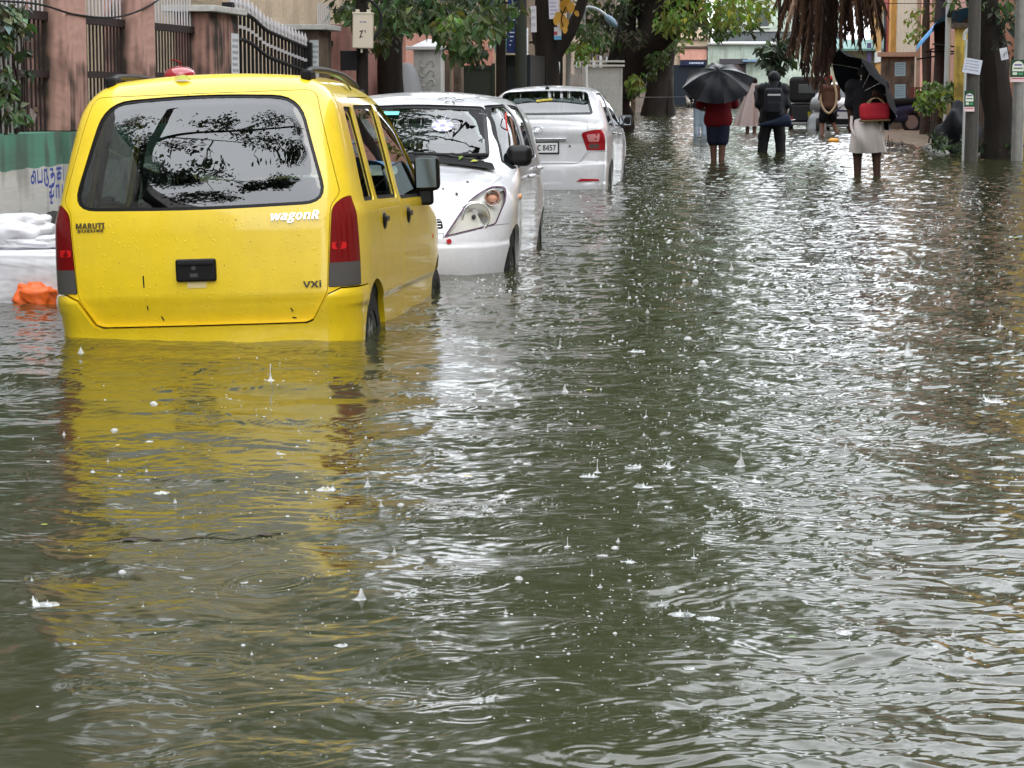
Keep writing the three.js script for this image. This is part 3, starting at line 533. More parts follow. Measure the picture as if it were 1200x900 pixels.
{ // white saloon, tail to the camera
  const car = thing('white_saloon', 'white saloon with red tail lamps and number plate parked tail first', 'car');
  const T = lut([-0.2, 0.06, 0.2, 0.38, 0.52, 1.0, 1.3, 1.75, 2.3, 2.5, 3.2, 3.6, 3.99], [1.05, 1.105, 1.125, 1.135, 1.165, 1.42, 1.50, 1.525, 1.475, 1.42, 1.02, 0.93, 0.74]);
  const W = lut([0.15, 0.35, 0.6, 0.86, 0.97, 1.2, 1.45, 1.6], [0.78, 0.812, 0.828, 0.834, 0.812, 0.728, 0.622, 0.53]);
  const R = lut([0.1, 0.3, 0.5, 0.585, 0.61, 0.82, 0.86, 1.02, 1.12], [0.06, 0.0, -0.015, -0.005, 0.035, 0.035, 0.025, 0.0, 0.02]);
  const Fr = lut([0.1, 0.5, 0.95], [3.9, 3.98, 3.8]);
  const f = (x, y, s) => {
    const ax = Math.abs(x), dT = (T(s + 0.01) - T(s - 0.01)) / 0.02;
    const fl = 0.015 * (Math.exp(-(((s - 3.2) / 0.36) ** 2)) + Math.exp(-(((s - 0.75) / 0.36) ** 2))) * sstep(0.9, 0.7, y);
    const w = W(y) + fl - 0.12 * Math.max(0, (s - 2.9) / 1) ** 2 - 0.05 * Math.max(0, (0.9 - s) / 0.9) ** 2;
    return smax(smax(smax(ax - w, (y - T(s) + 0.06 * (ax / 0.65) ** 2) / Math.sqrt(1 + dT * dT), 0.13), smax(R(y) - s + 0.16 * (ax / 0.8) ** 2.6, s - Fr(y) + 0.25 * (ax / 0.8) ** 2.3, 0.01), 0.15), 0.2 - y, 0.06);
  };
  const lampP = roundPoly([[0.585, 0.745, 0.02], [0.95, 0.735, 0], [0.95, 1.0, 0], [0.66, 0.99, 0.05], [0.52, 0.955, 0.04]], 0.03);
  const rw = roundPoly([[-0.625, 1.165, 0.05], [0.625, 1.165, 0.05], [0.505, 1.445, 0.06], [0, 1.46, 0.2], [-0.505, 1.445, 0.06]], 0.05);
  carBody(car, f, whitePaint, {
    inner: [0.5, 0.42, 0.66, 0.5, 3.4], outer: [1.05, 0.0, 1.8, -0.35, 4.35], step: 0.042, axles: [0.75, 3.2], wellR: 0.335, wheelR: 0.29, track: 0.725,
    sideWindows: [roundPoly([[0.82, 1.03], [1.72, 1.0], [1.72, 1.43], [1.25, 1.42]], 0.04), roundPoly([[1.8, 1.0], [2.95, 0.985], [2.5, 1.33], [2.2, 1.42], [1.8, 1.435]], 0.03)],
    rearWindow: rw, windscreen: roundPoly([[-0.63, 1.08], [0.63, 1.08], [0.52, 1.40], [-0.52, 1.40]], 0.06),
    lamps: [[lampP, -0.4, 0.26], [mirX(lampP), -0.4, 0.26]],
    panels: [
      ['rear_bumper', [[-1.1, 0.1], [1.1, 0.1], [1.1, 0.73], [0.62, 0.725], [0.50, 0.60], [0.46, 0.588], [-0.46, 0.588], [-0.50, 0.60], [-0.62, 0.725], [-1.1, 0.73]], 'z', -0.4, 0.40, (x, y, s) => f(x, y, s) - 0.012 * sstep(0.6, 0.57, y) - 0.008 * sstep(0.36, 0.34, y)],
      ['boot_lid', roundPoly([[-0.60, 0.735, 0.02], [-0.495, 0.61, 0.03], [-0.455, 0.594], [0.455, 0.594], [0.495, 0.61, 0.03], [0.60, 0.735, 0.02], [0.60, 1.0], [0.585, 1.14], [-0.585, 1.14], [-0.60, 1.0]], 0.02), 'z', -0.4, 0.36],
      ['rear_door', roundPoly([[1.12, 0.28], [1.75, 0.28], [1.75, 1.47], [1.3, 1.46], [0.78, 1.03], [0.95, 0.7]], 0.05), 'x', 0.35, 1.1],
      ['front_door', roundPoly([[1.765, 0.28], [2.82, 0.28], [2.92, 0.6], [2.92, 1.02], [2.5, 1.37], [2.2, 1.47], [1.765, 1.485]], 0.05), 'x', 0.35, 1.1],
    ],
  });
  const red = phys(0.30, 0.006, 0.014, 0.12), clear = phys(0.62, 0.24, 0.25, 0.08, { clearcoat: 1 }), dark = phys(0.10, 0.05, 0.05, 0.12, { clearcoat: 1 });
  const ls = shell(f, 0.006, -0.03, [0.5, 0.42, 0.66, 0.5, 3.4], [1.05, 0.0, 1.8, -0.35, 4.35], 0.06);
  for (const p of [lampP, mirX(lampP)]) {
    const sx = p.reduce((a, q) => a + q[0], 0) > 0 ? 1 : -1, lamp = new THREE.Group(); lamp.name = 'tail_lamp'; car.add(lamp);
    part(lamp, 'red_lens', G(meet(ls, prisms([prism(offsetPoly(p, -0.003), 'z', -0.4, 0.255)]))), red);
    part(lamp, 'clear_band', sheet(f, 0.008, roundPoly([[sx * 0.61, 0.845], [sx * 0.73, 0.845], [sx * 0.74, 0.945], [sx * 0.585, 0.935]], 0.02), 'z', -1), clear);
    part(lamp, 'dark_band', sheet(f, 0.008, roundPoly([[sx * 0.605, 0.765], [sx * 0.73, 0.765], [sx * 0.73, 0.825], [sx * 0.615, 0.825]], 0.02), 'z', -1), dark);
  }
  const on = (g, x, y, l) => onTail(f, g, x, y, l);
  part(car, 'chrome_strip', on(box(0.62, 0.035, 0.02, 0, 0, 0, 0.01), 0.04, 0.885, 0.006), M.chrome);
  const plate = new THREE.Group(); plate.name = 'number_plate'; car.add(plate);
  part(plate, 'plate_frame', on(box(0.52, 0.15, 0.012, 0, 0, 0, 0.006), 0, 0.782, 0.006), M.black);
  part(plate, 'plate_sheet', on(box(0.485, 0.115, 0.004), 0, 0.782, 0.013), std(0.78, 0.79, 0.8, 0.4));
  part(plate, 'plate_lettering', on(text3d('BC 8457', 0.068, 0.003).scale(0.78, 1, 1), 0.085, 0.782, 0.0145), M.rubber);
  const oval = new THREE.TorusGeometry(0.052, 0.006, 8, 32); oval.scale(1.25, 0.75, 1);
  part(car, 'maker_emblem', [on(oval, 0, 1.0, 0.006), on(text3d('H', 0.05, 0.004).applyMatrix4(new THREE.Matrix4().makeShear(0, 0, 0.45, 0, 0, 0)), 0, 1.0, 0.002)], M.chrome);
  part(car, 'lock_knob', on(new THREE.SphereGeometry(0.012, 10, 8), 0.385, 0.80, 0.004), M.black);
  for (const sx of [-1, 1]) {
    part(car, 'bumper_reflector', sheet((x, y, s) => f(x, y, s) - 0.02, 0.003, roundPoly([[sx * 0.46, 0.375], [sx * 0.74, 0.378], [sx * 0.72, 0.40], [sx * 0.52, 0.408]], 0.01), 'z', -1), phys(0.45, 0.01, 0.03, 0.15, { clearcoat: 1 }));
    doorMirror(car, 0.82, 1.06, 2.68, M.black, sx, M.black);
    for (const [hs, hy] of [[1.05, 0.93], [1.98, 0.90]]) part(car, 'door_handle', tube([V(sx * 0.832, hy, -hs - 0.08), V(sx * 0.862, hy, -hs - 0.05), V(sx * 0.862, hy, -hs + 0.05), V(sx * 0.832, hy, -hs + 0.08)], 0.012, 14, 6), M.chrome);
  }
  const aer = new THREE.Group(); aer.name = 'aerial'; car.add(aer);
  part(aer, 'aerial_base', lathe([[0.03, 0], [0.026, 0.02], [0.01, 0.035], [0.001, 0.037]], 14).translate(0.0, 1.478, -1.2), M.black);
  part(aer, 'aerial_rod', cyl(V(0, 1.5, -1.2), V(0, 1.68, -1.08), 0.005, 0.003, 6), M.black);
  // yellow painted scrawl on the rear glass
  const scr = []; { const r = rng(3); let x = -0.08; for (let k = 0; k < 5; k++) { const q = new THREE.TorusGeometry(0.016, 0.007, 5, 14); q.scale(1.2, 0.8 + 0.3 * r(), 1); scr.push(onTail((a, b, s) => f(a, b, s) + 0.006, q, x, 1.335 + 0.004 * k, 0.004)); x += 0.038; } }
  part(car, 'yellow_scrawl', scr, std(0.8, 0.66, 0.12, 0.6)).userData.kind = 'stuff';
  part(car, 'dashboard', box(1.3, 0.2, 0.4, 0, 0.93, -2.75, 0.06), M.trim); part(car, 'parcel_shelf', box(1.2, 0.02, 0.5, 0, 1.08, -0.75), M.trim);
  seat(car, 0.36, 0.5, 1.75, M.seatCloth); seat(car, -0.36, 0.5, 1.75, M.seatCloth); steering(car, 0.36, 0.98, 2.35);
  const bench = new THREE.Group(); bench.name = 'rear_bench'; car.add(bench);
  const bb = box(1.2, 0.6, 0.14, 0, 0.3, 0, 0.05); bb.rotateX(0.3); bb.translate(0, 0.52, -1.05); part(bench, 'backrest', bb, M.seatCloth); part(bench, 'cushion', box(1.2, 0.16, 0.46, 0, 0.5, -1.28, 0.05), M.seatCloth);
  car.position.set(XC.x, XC.y, XC.z); car.rotation.set(XC.pitch, XC.yaw, XC.roll, 'YXZ');

}
// ---------------------------------------------------------------- road under water, flood water, rain splashes
const roadMat = std(0.06, 0.058, 0.052, 0.9);
setting('ground', (() => { const g = new THREE.PlaneGeometry(700, 700, 2, 140).rotateX(-Math.PI / 2).translate(0, 0, -200), p = g.attributes.position; for (let i = 0; i < p.count; i++) p.setY(i, lerp(-0.36, -0.2, sstep(-24, -33, p.getZ(i)))); g.computeVertexNormals(); return g; })(), roadMat, 'muddy asphalt road lying under the flood water', 'road');
const drops = [];                                         // rings of fallen rain: x, z, radius, height
{
  const r = rng(41);
  for (let k = 0; k < 520; k++) {
    const d = 3.2 + 26 * Math.pow(r(), 1.6), x = lerp(-d / 3 - 1, d / 9 + 1, r());
    drops.push([x, -d, 0.02 + 0.16 * r() * r() + 0.04 * r(), (0.0006 + 0.0010 * r()) * lerp(0.5, 1, sstep(4.5, 8, d))]);
  }
}
const cell = new Map(); for (const q of drops) { const R = q[2] + 0.1; for (let i = Math.floor((q[0] - R) * 2); i <= (q[0] + R) * 2; i++) for (let j = Math.floor((q[1] - R) * 2); j <= (q[1] + R) * 2; j++) { const k = i * 10000 + j; if (!cell.has(k)) cell.set(k, []); cell.get(k).push(q); } }
const wn = createNoise2D(rng(61)), wn2 = createNoise2D(rng(62)), wn3 = createNoise2D(rng(63));
const waves = []; { const r = rng(17); for (let k = 0; k < 16; k++) { const l = 0.28 * Math.pow(4.5, r()), a = -0.25 + (r() - 0.5) * 2.2; waves.push([Math.sin(a) * 2 * Math.PI / l, Math.cos(a) * 2 * Math.PI / l, r() * 6.28, 0.0009 * Math.pow(l / 0.28, 0.8)]); } }
function chop(x, z) {                                     // how rough the surface is here: gusts and lanes
  const g = wn3(x * 0.5 + 9, z * 0.22), h = wn3(x * 1.3, z * 0.7 + 40);
  return clamp(0.62 + 0.34 * g + 0.2 * h + 0.22 * sstep(-1.5, 1.2, x), 0.2, 1.35) * (1 + 0.35 * sstep(-11, -30, z)) * (1 - 0.42 * sstep(-0.6, -1.8, x) * sstep(-14, -9, z));
}
function waterY(x, z) {
  const c = chop(x, z); let y = 0;
  for (const [kx, kz, p, a] of waves) y += a * Math.sin(kx * x + kz * z + p);
  y *= 0.55 + 0.45 * c;
  const wx = x + 0.05 * wn(x * 2, z * 2), wz = z + 0.05 * wn2(x * 2, z * 2);
  const far = 1 - 0.75 * sstep(-13, -26, z); y += c * (0.0036 * wn(wx * 5.4, wz * 7.4) + 0.0019 * wn2(wx * 11.5, wz * 15) * (0.4 + 0.6 * far) + 0.00055 * wn3(wx * 27, wz * 33) * far);
  const q = cell.get(Math.floor(x * 2) * 10000 + Math.floor(z * 2));
  if (q) for (const [dx, dz, r0, A] of q) { const r = Math.hypot(x - dx, z - dz), t = (r - r0) / 0.022; if (t < 3 && t > -4) y += A * Math.exp(-t * t * 0.5) * Math.cos((r - r0) * 230) / (0.6 + r0 * 5); }
  return y;
}
const waterMat = phys(0.031, 0.0335, 0.014, 0.11, { ior: 1.36 });
{
  const zs = []; for (let d = 2.4; d < 170;) { zs.push(d); d += Math.max(0.0065, d * d / 2880 * (0.95 - 0.6 * sstep(13, 22, d))); }
  const nc = 460, P = new Float32Array(zs.length * (nc + 1) * 3), I = [];
  zs.forEach((d, j) => {
    const x0 = Math.max(-d / 3 - 1.6, -9), x1 = Math.min(d / 9 + 1.6, 11);
    for (let i = 0; i <= nc; i++) { const x = lerp(x0, x1, i / nc), k = (j * (nc + 1) + i) * 3; P[k] = x; P[k + 1] = waterY(x, -d); P[k + 2] = -d; }
  });
  for (let j = 0; j + 1 < zs.length; j++) for (let i = 0; i < nc; i++) { const a = j * (nc + 1) + i, b = a + 1, c = a + nc + 1, d = c + 1; I.push(a, b, d, a, d, c); }
  const g = new THREE.BufferGeometry(); g.setAttribute('position', new THREE.BufferAttribute(P, 3)); g.setIndex(I);
  const N = new Float32Array(P.length), e = 0.006;              // normals of the surface itself, not of the coarse far triangles
  for (let k = 0; k < P.length; k += 3) { const x = P[k], z = P[k + 2], gx = (waterY(x + e, z) - waterY(x - e, z)) / (2 * e), gz = (waterY(x, z + e) - waterY(x, z - e)) / (2 * e), l = 1 / Math.hypot(gx, 1, gz); N[k] = -gx * l; N[k + 1] = l; N[k + 2] = -gz * l; }
  g.setAttribute('normal', new THREE.BufferAttribute(N, 3));
  const rest = new THREE.PlaneGeometry(300, 420).rotateX(-Math.PI / 2).translate(0, -0.03, -150); rest.deleteAttribute('uv');

  setting('flood_water', mergeGeometries([g, rest], false), waterMat, 'murky olive flood water rippling over the whole street', 'water');
}
// ---------------------------------------------------------------- plaster, stains, concrete
function plaster(seed, base, o = {}) {          // painted plaster with mildew running down; uv in metres over a 2 m tile
  const { stain = 0.4, dirt = [0.05, 0.042, 0.035], streak = 1, rough = 0.85, cover = 0.1 } = o;
  const a = tileNoise(seed, 3), b = tileNoise(seed + 1, 9), c = tileNoise(seed + 2, 26), e = tileNoise(seed + 3, 6);
  const map = mapTex(256, (u, v) => {
    const run = 0.5 + 0.5 * e(u * 1, (v * 0.12 * streak + 0.3) % 1) + 0.35 * c(u, (v * 0.1) % 1);
    const blot = 0.5 + 0.6 * a(u, v) + 0.3 * b(u, v);
    const m = clamp((run * 0.55 + blot * 0.55 - 0.62 + cover) * 2.4) * stain, g = 1 + 0.07 * b(u, v) + 0.06 * c(u, v);
    return base.map((q, i) => lerp(q * g, dirt[i] * (1 + 0.3 * c(u, v)), clamp(m)));
  }, { repeat: 0.5 });
  const bump = mapTex(256, (u, v) => { const q = 0.5 + 0.25 * c(u, v) + 0.15 * b(u, v); return [q, q, q]; }, { srgb: false, repeat: 0.5 });
  return new THREE.MeshPhysicalMaterial({ map, roughness: rough, specularIntensity: 0.3, bumpMap: bump, bumpScale: 0.006 });
}
const P = {
  pink: plaster(100, [0.40, 0.20, 0.165], { stain: 0.45 }), pinkOld: plaster(110, [0.47, 0.28, 0.23], { stain: 1, cover: 0.12, dirt: [0.045, 0.036, 0.028] }),
  brownPink: plaster(125, [0.36, 0.20, 0.16], { stain: 1, cover: 0.34 }), brown: plaster(120, [0.16, 0.115, 0.085], { stain: 0.8, cover: 0.3 }), grey: plaster(130, [0.36, 0.35, 0.33], { stain: 0.5 }), paleGrey: plaster(140, [0.5, 0.49, 0.46], { stain: 0.35 }),
  cream: plaster(150, [0.62, 0.5, 0.36], { stain: 0.25 }), green: plaster(160, [0.40, 0.46, 0.385], { stain: 0.35 }), yellow: plaster(170, [0.62, 0.43, 0.09], { stain: 0.6, cover: 0.2 }),
  salmon: plaster(180, [0.60, 0.31, 0.24], { stain: 0.2 }), tan: plaster(190, [0.42, 0.34, 0.26], { stain: 0.35 }), mud: plaster(200, [0.17, 0.125, 0.09], { stain: 0.6, dirt: [0.07, 0.055, 0.04] }),
  bark: plaster(210, [0.024, 0.019, 0.016], { stain: 0.6, streak: 0.5, dirt: [0.010, 0.009, 0.008] }), barkPale: plaster(220, [0.07, 0.05, 0.04], { stain: 0.6, streak: 0.5, dirt: [0.025, 0.02, 0.016] }),
  concrete: plaster(230, [0.28, 0.275, 0.26], { stain: 0.5 }),
};
const ironDark = std(0.03, 0.022, 0.022, 0.6), ironPale = std(0.55, 0.53, 0.54, 0.6), ironBlack = std(0.014, 0.014, 0.015, 0.5);
const WX = -5;
const zw = (px, x = WX) => onX(px, 100, x).z;

// ---------------------------------------------------------------- compound wall on the left
const wallPaint = (() => {
  const L = 8, H = 1.28, S = 190, W = Math.round(L * S), h = Math.round(H * S);   // 8 m by 1.28 m, z from -13 (left) to -21; bottom at -0.36
  return canvasTex(W, h, (c) => {
    const X = (z) => (-13 - z) * S, Y = (y) => (0.92 - y) * S, r = rng(12), n = tileNoise(300, 40), n2 = tileNoise(301, 9);
    const img = c.createImageData(W, h);
    for (let j = 0; j < h; j++) for (let i = 0; i < W; i++) {
      const y = 0.92 - j / S, u = i / W, v = j / h, edge = 0.685 + 0.01 * n2(u * 3 % 1, 0.2), run = clamp(0.5 + 0.7 * n(u, v * 0.06) + 0.3 * n2(u, v * 0.1));
      let col = y > edge ? [0.09, 0.25, 0.175] : [0.56, 0.55, 0.51];
      const st = y > edge ? 0.95 * Math.max(0, run - 0.32) : 0.75 * Math.max(0, run - 0.42) + 0.9 * sstep(0.30 + 0.12 * n2(u * 2 % 1, 0.6), 0.05, y) * (0.6 + 0.4 * n(u, v));
      col = col.map((q, k) => lerp(q, [0.06, 0.055, 0.045][k], clamp(st)) * (1 + 0.06 * n(u, v)));
      const k = (j * W + i) * 4; for (let q = 0; q < 3; q++) img.data[k + q] = toS(col[q]); img.data[k + 3] = 255;
    }
    c.putImageData(img, 0, 0);
    c.strokeStyle = '#2b3c93'; c.lineWidth = 3.4; c.lineCap = 'round'; c.lineJoin = 'round';
    // hand-painted lettering; each glyph in a box 1 wide and 1 high, y down
    const arc = (x, y, q, a, b, s) => [...Array(13)].map((_, k) => { const t = a + (b - a) * k / 12; return [x + q * Math.cos(t) * (s ?? 1), y + q * Math.sin(t)]; });
    const glyph = {
      e: [[...arc(0.34, 0.68, 0.28, -0.6, 5.3), [0.42, 0.18], [0.62, 0.05], [0.82, 0.2], [0.85, 1]]],
      pa: [[[0.08, 0.05], [0.08, 0.95], [0.85, 0.95], [0.85, 0.05]]],
      ru: [[[0.1, 1], [0.1, 0.08], [0.55, 0.08], [0.55, 0.8]], arc(0.5, 0.95, 0.35, -1.2, 3.6)],
      na: [[[0.05, 0.06], [0.5, 0.06], [0.5, 0.6], [0.25, 0.75], [0.1, 0.55], [0.3, 0.42], [0.75, 0.5], [0.85, 0.8], [0.7, 1.25], [0.3, 1.3]]],
      ka: [[[0.05, 0.06], [0.9, 0.06]], [[0.45, 0.06], [0.45, 0.95]], [[0.45, 0.45], [0.15, 0.5], [0.12, 0.85], [0.45, 0.9], [0.8, 0.85], [0.85, 0.5], [0.6, 0.4], [0.45, 0.55]]],
      ra: [[[0.12, 1], [0.12, 0.08], [0.75, 0.08], [0.75, 0.9], [0.6, 1.2]]],
      tha: [[[0.05, 0.06], [0.8, 0.06]], [[0.4, 0.06], [0.4, 0.9]], [[0.4, 0.5], [0.1, 0.55], [0.1, 0.85], [0.4, 0.9], [0.8, 0.8], [0.85, 0.45]], [[0.4, 0.9], [0.25, 1.35], [0.55, 1.4]]],
      aa: [[[0.1, 1], [0.1, 0.1], [0.6, 0.08], [0.6, 1]]],
      ya: [[[0.08, 0.1], [0.08, 0.9], [0.35, 0.95], [0.45, 0.7], [0.45, 0.1]], [[0.45, 0.9], [0.9, 0.92], [0.9, 0.1]]],
      ma: [[[0.1, 0.1], [0.1, 0.9], [0.6, 0.9], [0.62, 0.45], [0.85, 0.5], [0.85, 0.9]]],
    };
    const write = (list, z, y, w, hh) => { for (const g of list) { if (g === ' ') { z -= w * 0.6; continue; } for (const line of glyph[g]) { c.beginPath(); line.forEach(([a, b], k) => { const x = X(z - a * w * 0.85), q = Y(y - b * hh); k ? c.lineTo(x, q) : c.moveTo(x, q); }); c.stroke(); } z -= w; } };
    write(['e', 'pa', 'ru', 'na', 'ka', 'ra', ' ', 'e', 'pa', 'ra', 'ka', 'na'], -15.45, 0.665, 0.145, 0.088);
    write(['tha', 'aa', 'ya', 'pa', 'ma', ' ', 'ka', 'ra', 'na'], -15.85, 0.545, 0.15, 0.088);
    c.strokeStyle = '#8f3230'; write(['ra', 'ma', 'ka', 'ya'], -16.2, 0.40, 0.13, 0.06);
  });
})();
{
  const wall = thing('compound_wall', 'pink compound wall with iron grilles above a green and white painted base', 'wall'); wall.userData.kind = 'thing';
  const base = span(-5.30, -5.05, -0.36, 0.92, -13, -21); { const p = base.attributes.position, uv = base.attributes.uv; for (let i = 0; i < p.count; i++) uv.setXY(i, (-13 - p.getZ(i)) / 8, (p.getY(i) + 0.36) / 1.28); }
  part(wall, 'painted_base', base, new THREE.MeshStandardMaterial({ map: wallPaint, roughness: 0.85 }), 'base painted green above white with blue hand lettering');
  const pil = (z0, z1, y1, mat, x0 = -5.32, x1 = -5.0, y0 = 0.92) => part(wall, 'pillar', boxUV(span(x0, x1, y0, y1, z0, z1, 0.012)), mat);
  const pb = (z0, z1) => { const g = span(-5.33, -5.0, -0.36, 0.918, z0, z1); const p = g.attributes.position, uv = g.attributes.uv; for (let i = 0; i < p.count; i++) uv.setXY(i, (-13 - p.getZ(i)) / 8 + (Math.abs(g.attributes.normal.getX(i)) < 0.5 ? 0.02 * p.getX(i) : 0), (p.getY(i) + 0.36) / 1.28); part(wall, 'pillar_foot', g, new THREE.MeshStandardMaterial({ map: wallPaint, roughness: 0.85 })); };
  pil(-16.2, -16.68, 2.2, P.pinkOld); pb(-16.19, -16.69); pil(-18.2, -18.6, 2.15, P.pinkOld); pb(-18.19, -18.61); pil(-20.45, -21.6, 1.9, P.brownPink); pb(-20.44, -20.999);
  part(wall, 'pillar', boxUV(span(-5.33, -5.002, -0.36, 0.92, -21.002, -21.6)), P.brown);
  pil(-25.57, -26.27, 1.86, P.brown, -5.30, -5.0, -0.36); pil(-13.2, -13.6, 2.2, P.pinkOld);
  part(wall, 'coping', boxUV(span(-5.42, -4.93, 1.9, 1.96, -20.35, -21.68, 0.01)), P.paleGrey); part(wall, 'coping', boxUV(span(-5.42, -4.9, 1.86, 1.92, -25.45, -26.37, 0.01)), P.paleGrey);
  part(wall, 'wall_panel', boxUV(span(-5.3, -5.05, -0.36, 0.92, -26.27, -27.1)), P.pink);
  part(wall, 'wall_panel', boxUV(span(-5.3, -5.0, -0.36, 1.96, -27.1, -29.8)), P.pink);
  part(wall, 'wall_panel', boxUV(span(-5.3, -5.02, -0.36, 1.5, -29.8, -33)), P.brown);
  const barG = box(0.010, 0.8, 0.02), topG = box(0.010, 0.42, 0.014);
  for (const [z0, z1] of [[-13.6, -16.2], [-16.68, -18.2], [-18.6, -20.45], [-26.27, -27.1]]) {
    const g = new THREE.Group(); g.name = 'grille'; wall.add(g); const n = Math.round((z0 - z1) / 0.098);
    for (const [y, t] of [[1.33, 0.05], [1.74, 0.06]]) part(g, 'rail', span(-5.19, -5.135, y - t / 2, y + t / 2, z0 - 0.003, z1 + 0.003), ironDark);
    for (let k = 0; k < n; k++) { const z = lerp(z0, z1, (k + 0.5) / n); part(g, 'bar', barG, ironDark).position.set(-5.163, 1.325, z); part(g, 'picket', topG, ironPale).position.set(-5.163, 1.975, z); }
  }
}
{ // gate leaf with spear pickets, top falling along a curve
  const gate = thing('iron_gate', 'black iron gate with spear topped pickets and sloping curved top', 'gate');
  const z0 = -21.64, z1 = -25.53, x = -5.12, top = (t) => 1.98 - 0.30 * Math.pow(t, 0.8) + 0.06 * Math.sin(Math.min(1, t * 2.4) * Math.PI);
  part(gate, 'gate_post', span(x - 0.05, x + 0.05, -0.3, 2.03, z0, z0 - 0.12, 0.01), ironBlack); part(gate, 'gate_post', span(x - 0.05, x + 0.05, -0.3, 1.72, z1 + 0.08, z1, 0.01), ironBlack);
  const curve = (off) => tube([...Array(14)].map((_, i) => V(x, top(i / 13) + off, lerp(z0 - 0.12, z1 + 0.08, i / 13))), 0.02, 40, 6);
  part(gate, 'top_rail', curve(-0.02), ironBlack); part(gate, 'middle_rail', curve(-0.28), ironBlack); part(gate, 'bottom_rail', span(x - 0.02, x + 0.02, 0.05, 0.1, z0 - 0.12, z1 + 0.08), ironBlack);
  const spear = lathe([[0.001, 0.13], [0.008, 0.11], [0.026, 0.05], [0.012, 0.02], [0.022, 0.0], [0.012, -0.02]], 8), N = 21;
  for (let k = 0; k < N; k++) {
    const t = (k + 0.5) / N, z = lerp(z0 - 0.12, z1 + 0.08, t), h = top(t);
    const p = part(gate, 'picket', span(-0.012, 0.012, 0.08, h, -0.012, 0.012), ironBlack); p.position.set(x, 0, z);
    part(p, 'spear_point', spear, ironPale).position.set(0, h + 0.01, 0); part(p, 'collar', box(0.032, 0.032, 0.032), ironPale).position.set(0, h - 0.16, 0);
  }
}
function paper(name, label, w, h, pos, rotY, tilt, draw, cat = 'notice', group) {
  const t = canvasTex(128, Math.round(128 * h / w), draw);
  const g = box(w, h, 0.006); const m = single(name, g, [], label, cat, group);
  const white = std(0.62, 0.63, 0.64, 0.7), face = new THREE.MeshStandardMaterial({ map: t, roughness: 0.7 });
  m.material = [white, white, white, white, face, white]; m.position.copy(pos); m.rotation.set(0, rotY, tilt, 'YXZ'); return m;
}
const scribble = (bg, fg, lines, seed = 1) => (c, w, h) => { c.fillStyle = bg; c.fillRect(0, 0, w, h); const r = rng(seed); c.fillStyle = fg; for (let k = 0; k < lines; k++) { const y = h * (0.12 + 0.8 * k / lines), q = h * 0.38 / lines; let x = w * 0.1; while (x < w * (0.72 + 0.2 * r())) { const l = w * (0.02 + 0.06 * r()); c.fillRect(x, y, l, q); x += l + w * 0.025; } } };
paper('wall_notice', 'white printed notice on the dark pillar left of the iron gate', 0.30, 0.42, V(-4.994, 1.52, -21.42), Math.PI / 2, 0, scribble('#c9ccce', '#77797d', 6, 3));
paper('wall_notice', 'narrow notice of two sheets on the pillar right of the iron gate', 0.10, 0.50, V(-5.06, 1.5, -25.562), 0, 0, scribble('#bfc3c4', '#7d8286', 7, 4));
{ // meter box on its post
  const bx = thing('meter_box', 'cream metal meter box hung high on a dark post', 'meter box'), p = atZ(425.5, 36, -23.5);
  const body = part(bx, 'case', box(0.205, 0.36, 0.12, 0, 0, 0, 0.012), std(0.60, 0.53, 0.42, 0.5)); part(bx, 'lid_edge', box(0.215, 0.02, 0.13, 0, 0.175, 0, 0.006), std(0.55, 0.49, 0.39, 0.5));
  for (const q of [-0.06, 0.055]) part(bx, 'lug', box(0.04, 0.035, 0.03, q, 0.197, 0, 0.006), std(0.5, 0.45, 0.36, 0.5)); part(bx, 'lug', box(0.022, 0.05, 0.03, -0.01, -0.2, 0.02, 0.006), std(0.5, 0.45, 0.36, 0.5));
  part(bx, 'painted_marks', new THREE.PlaneGeometry(0.15, 0.26).translate(0, 0, 0.0615), new THREE.MeshStandardMaterial({ roughness: 0.6, alphaTest: 0.5, map: canvasTex(128, 220, (c) => { c.clearRect(0, 0, 128, 220); c.strokeStyle = '#5b5a86'; c.lineWidth = 9; c.beginPath(); c.moveTo(40, 34); c.lineTo(62, 38); c.moveTo(70, 34); c.lineTo(98, 40); c.stroke(); c.strokeStyle = '#3a332c'; c.lineWidth = 10; c.beginPath(); c.moveTo(40, 118); c.lineTo(64, 112); c.lineTo(50, 150); c.lineTo(44, 168); c.lineTo(66, 160); c.moveTo(86, 104); c.lineTo(90, 128); c.stroke(); }) }));
  bx.position.copy(p); bx.rotation.y = 0.06; bx.rotation.z = -0.02;
  const post = thing('meter_post', 'dark wooden post carrying the cream meter box', 'post'), q = atZ(424, 80, -23.68);
  part(post, 'shaft', boxUV(cyl(V(q.x, -0.36, q.z), V(q.x + 0.01, 3.4, q.z), 0.065, 0.06, 10)), P.bark); part(post, 'bracket', box(0.1, 0.04, 0.13, q.x, p.y, q.z + 0.09), ironBlack);
  part(post, 'cable_loop', tube([V(p.x + 0.09, p.y - 0.1, p.z - 0.05), V(p.x + 0.17, p.y + 0.05, p.z - 0.08), V(p.x + 0.16, p.y + 0.2, p.z - 0.08), V(p.x + 0.07, p.y + 0.3, p.z - 0.08), V(q.x, p.y + 0.32, q.z + 0.07)], 0.016, 24, 6), M.rubber);
  const bb = thing('black_junction_box', 'plain black junction box below the cream meter box', 'junction box'), b = atZ(409.5, 71, -23.6);
  part(bb, 'case', box(0.175, 0.20, 0.1, b.x, b.y, b.z, 0.006), M.trim); part(bb, 'strap', span(b.x + 0.07, q.x, b.y - 0.02, b.y + 0.02, b.z - 0.05, b.z - 0.06), ironBlack);
}
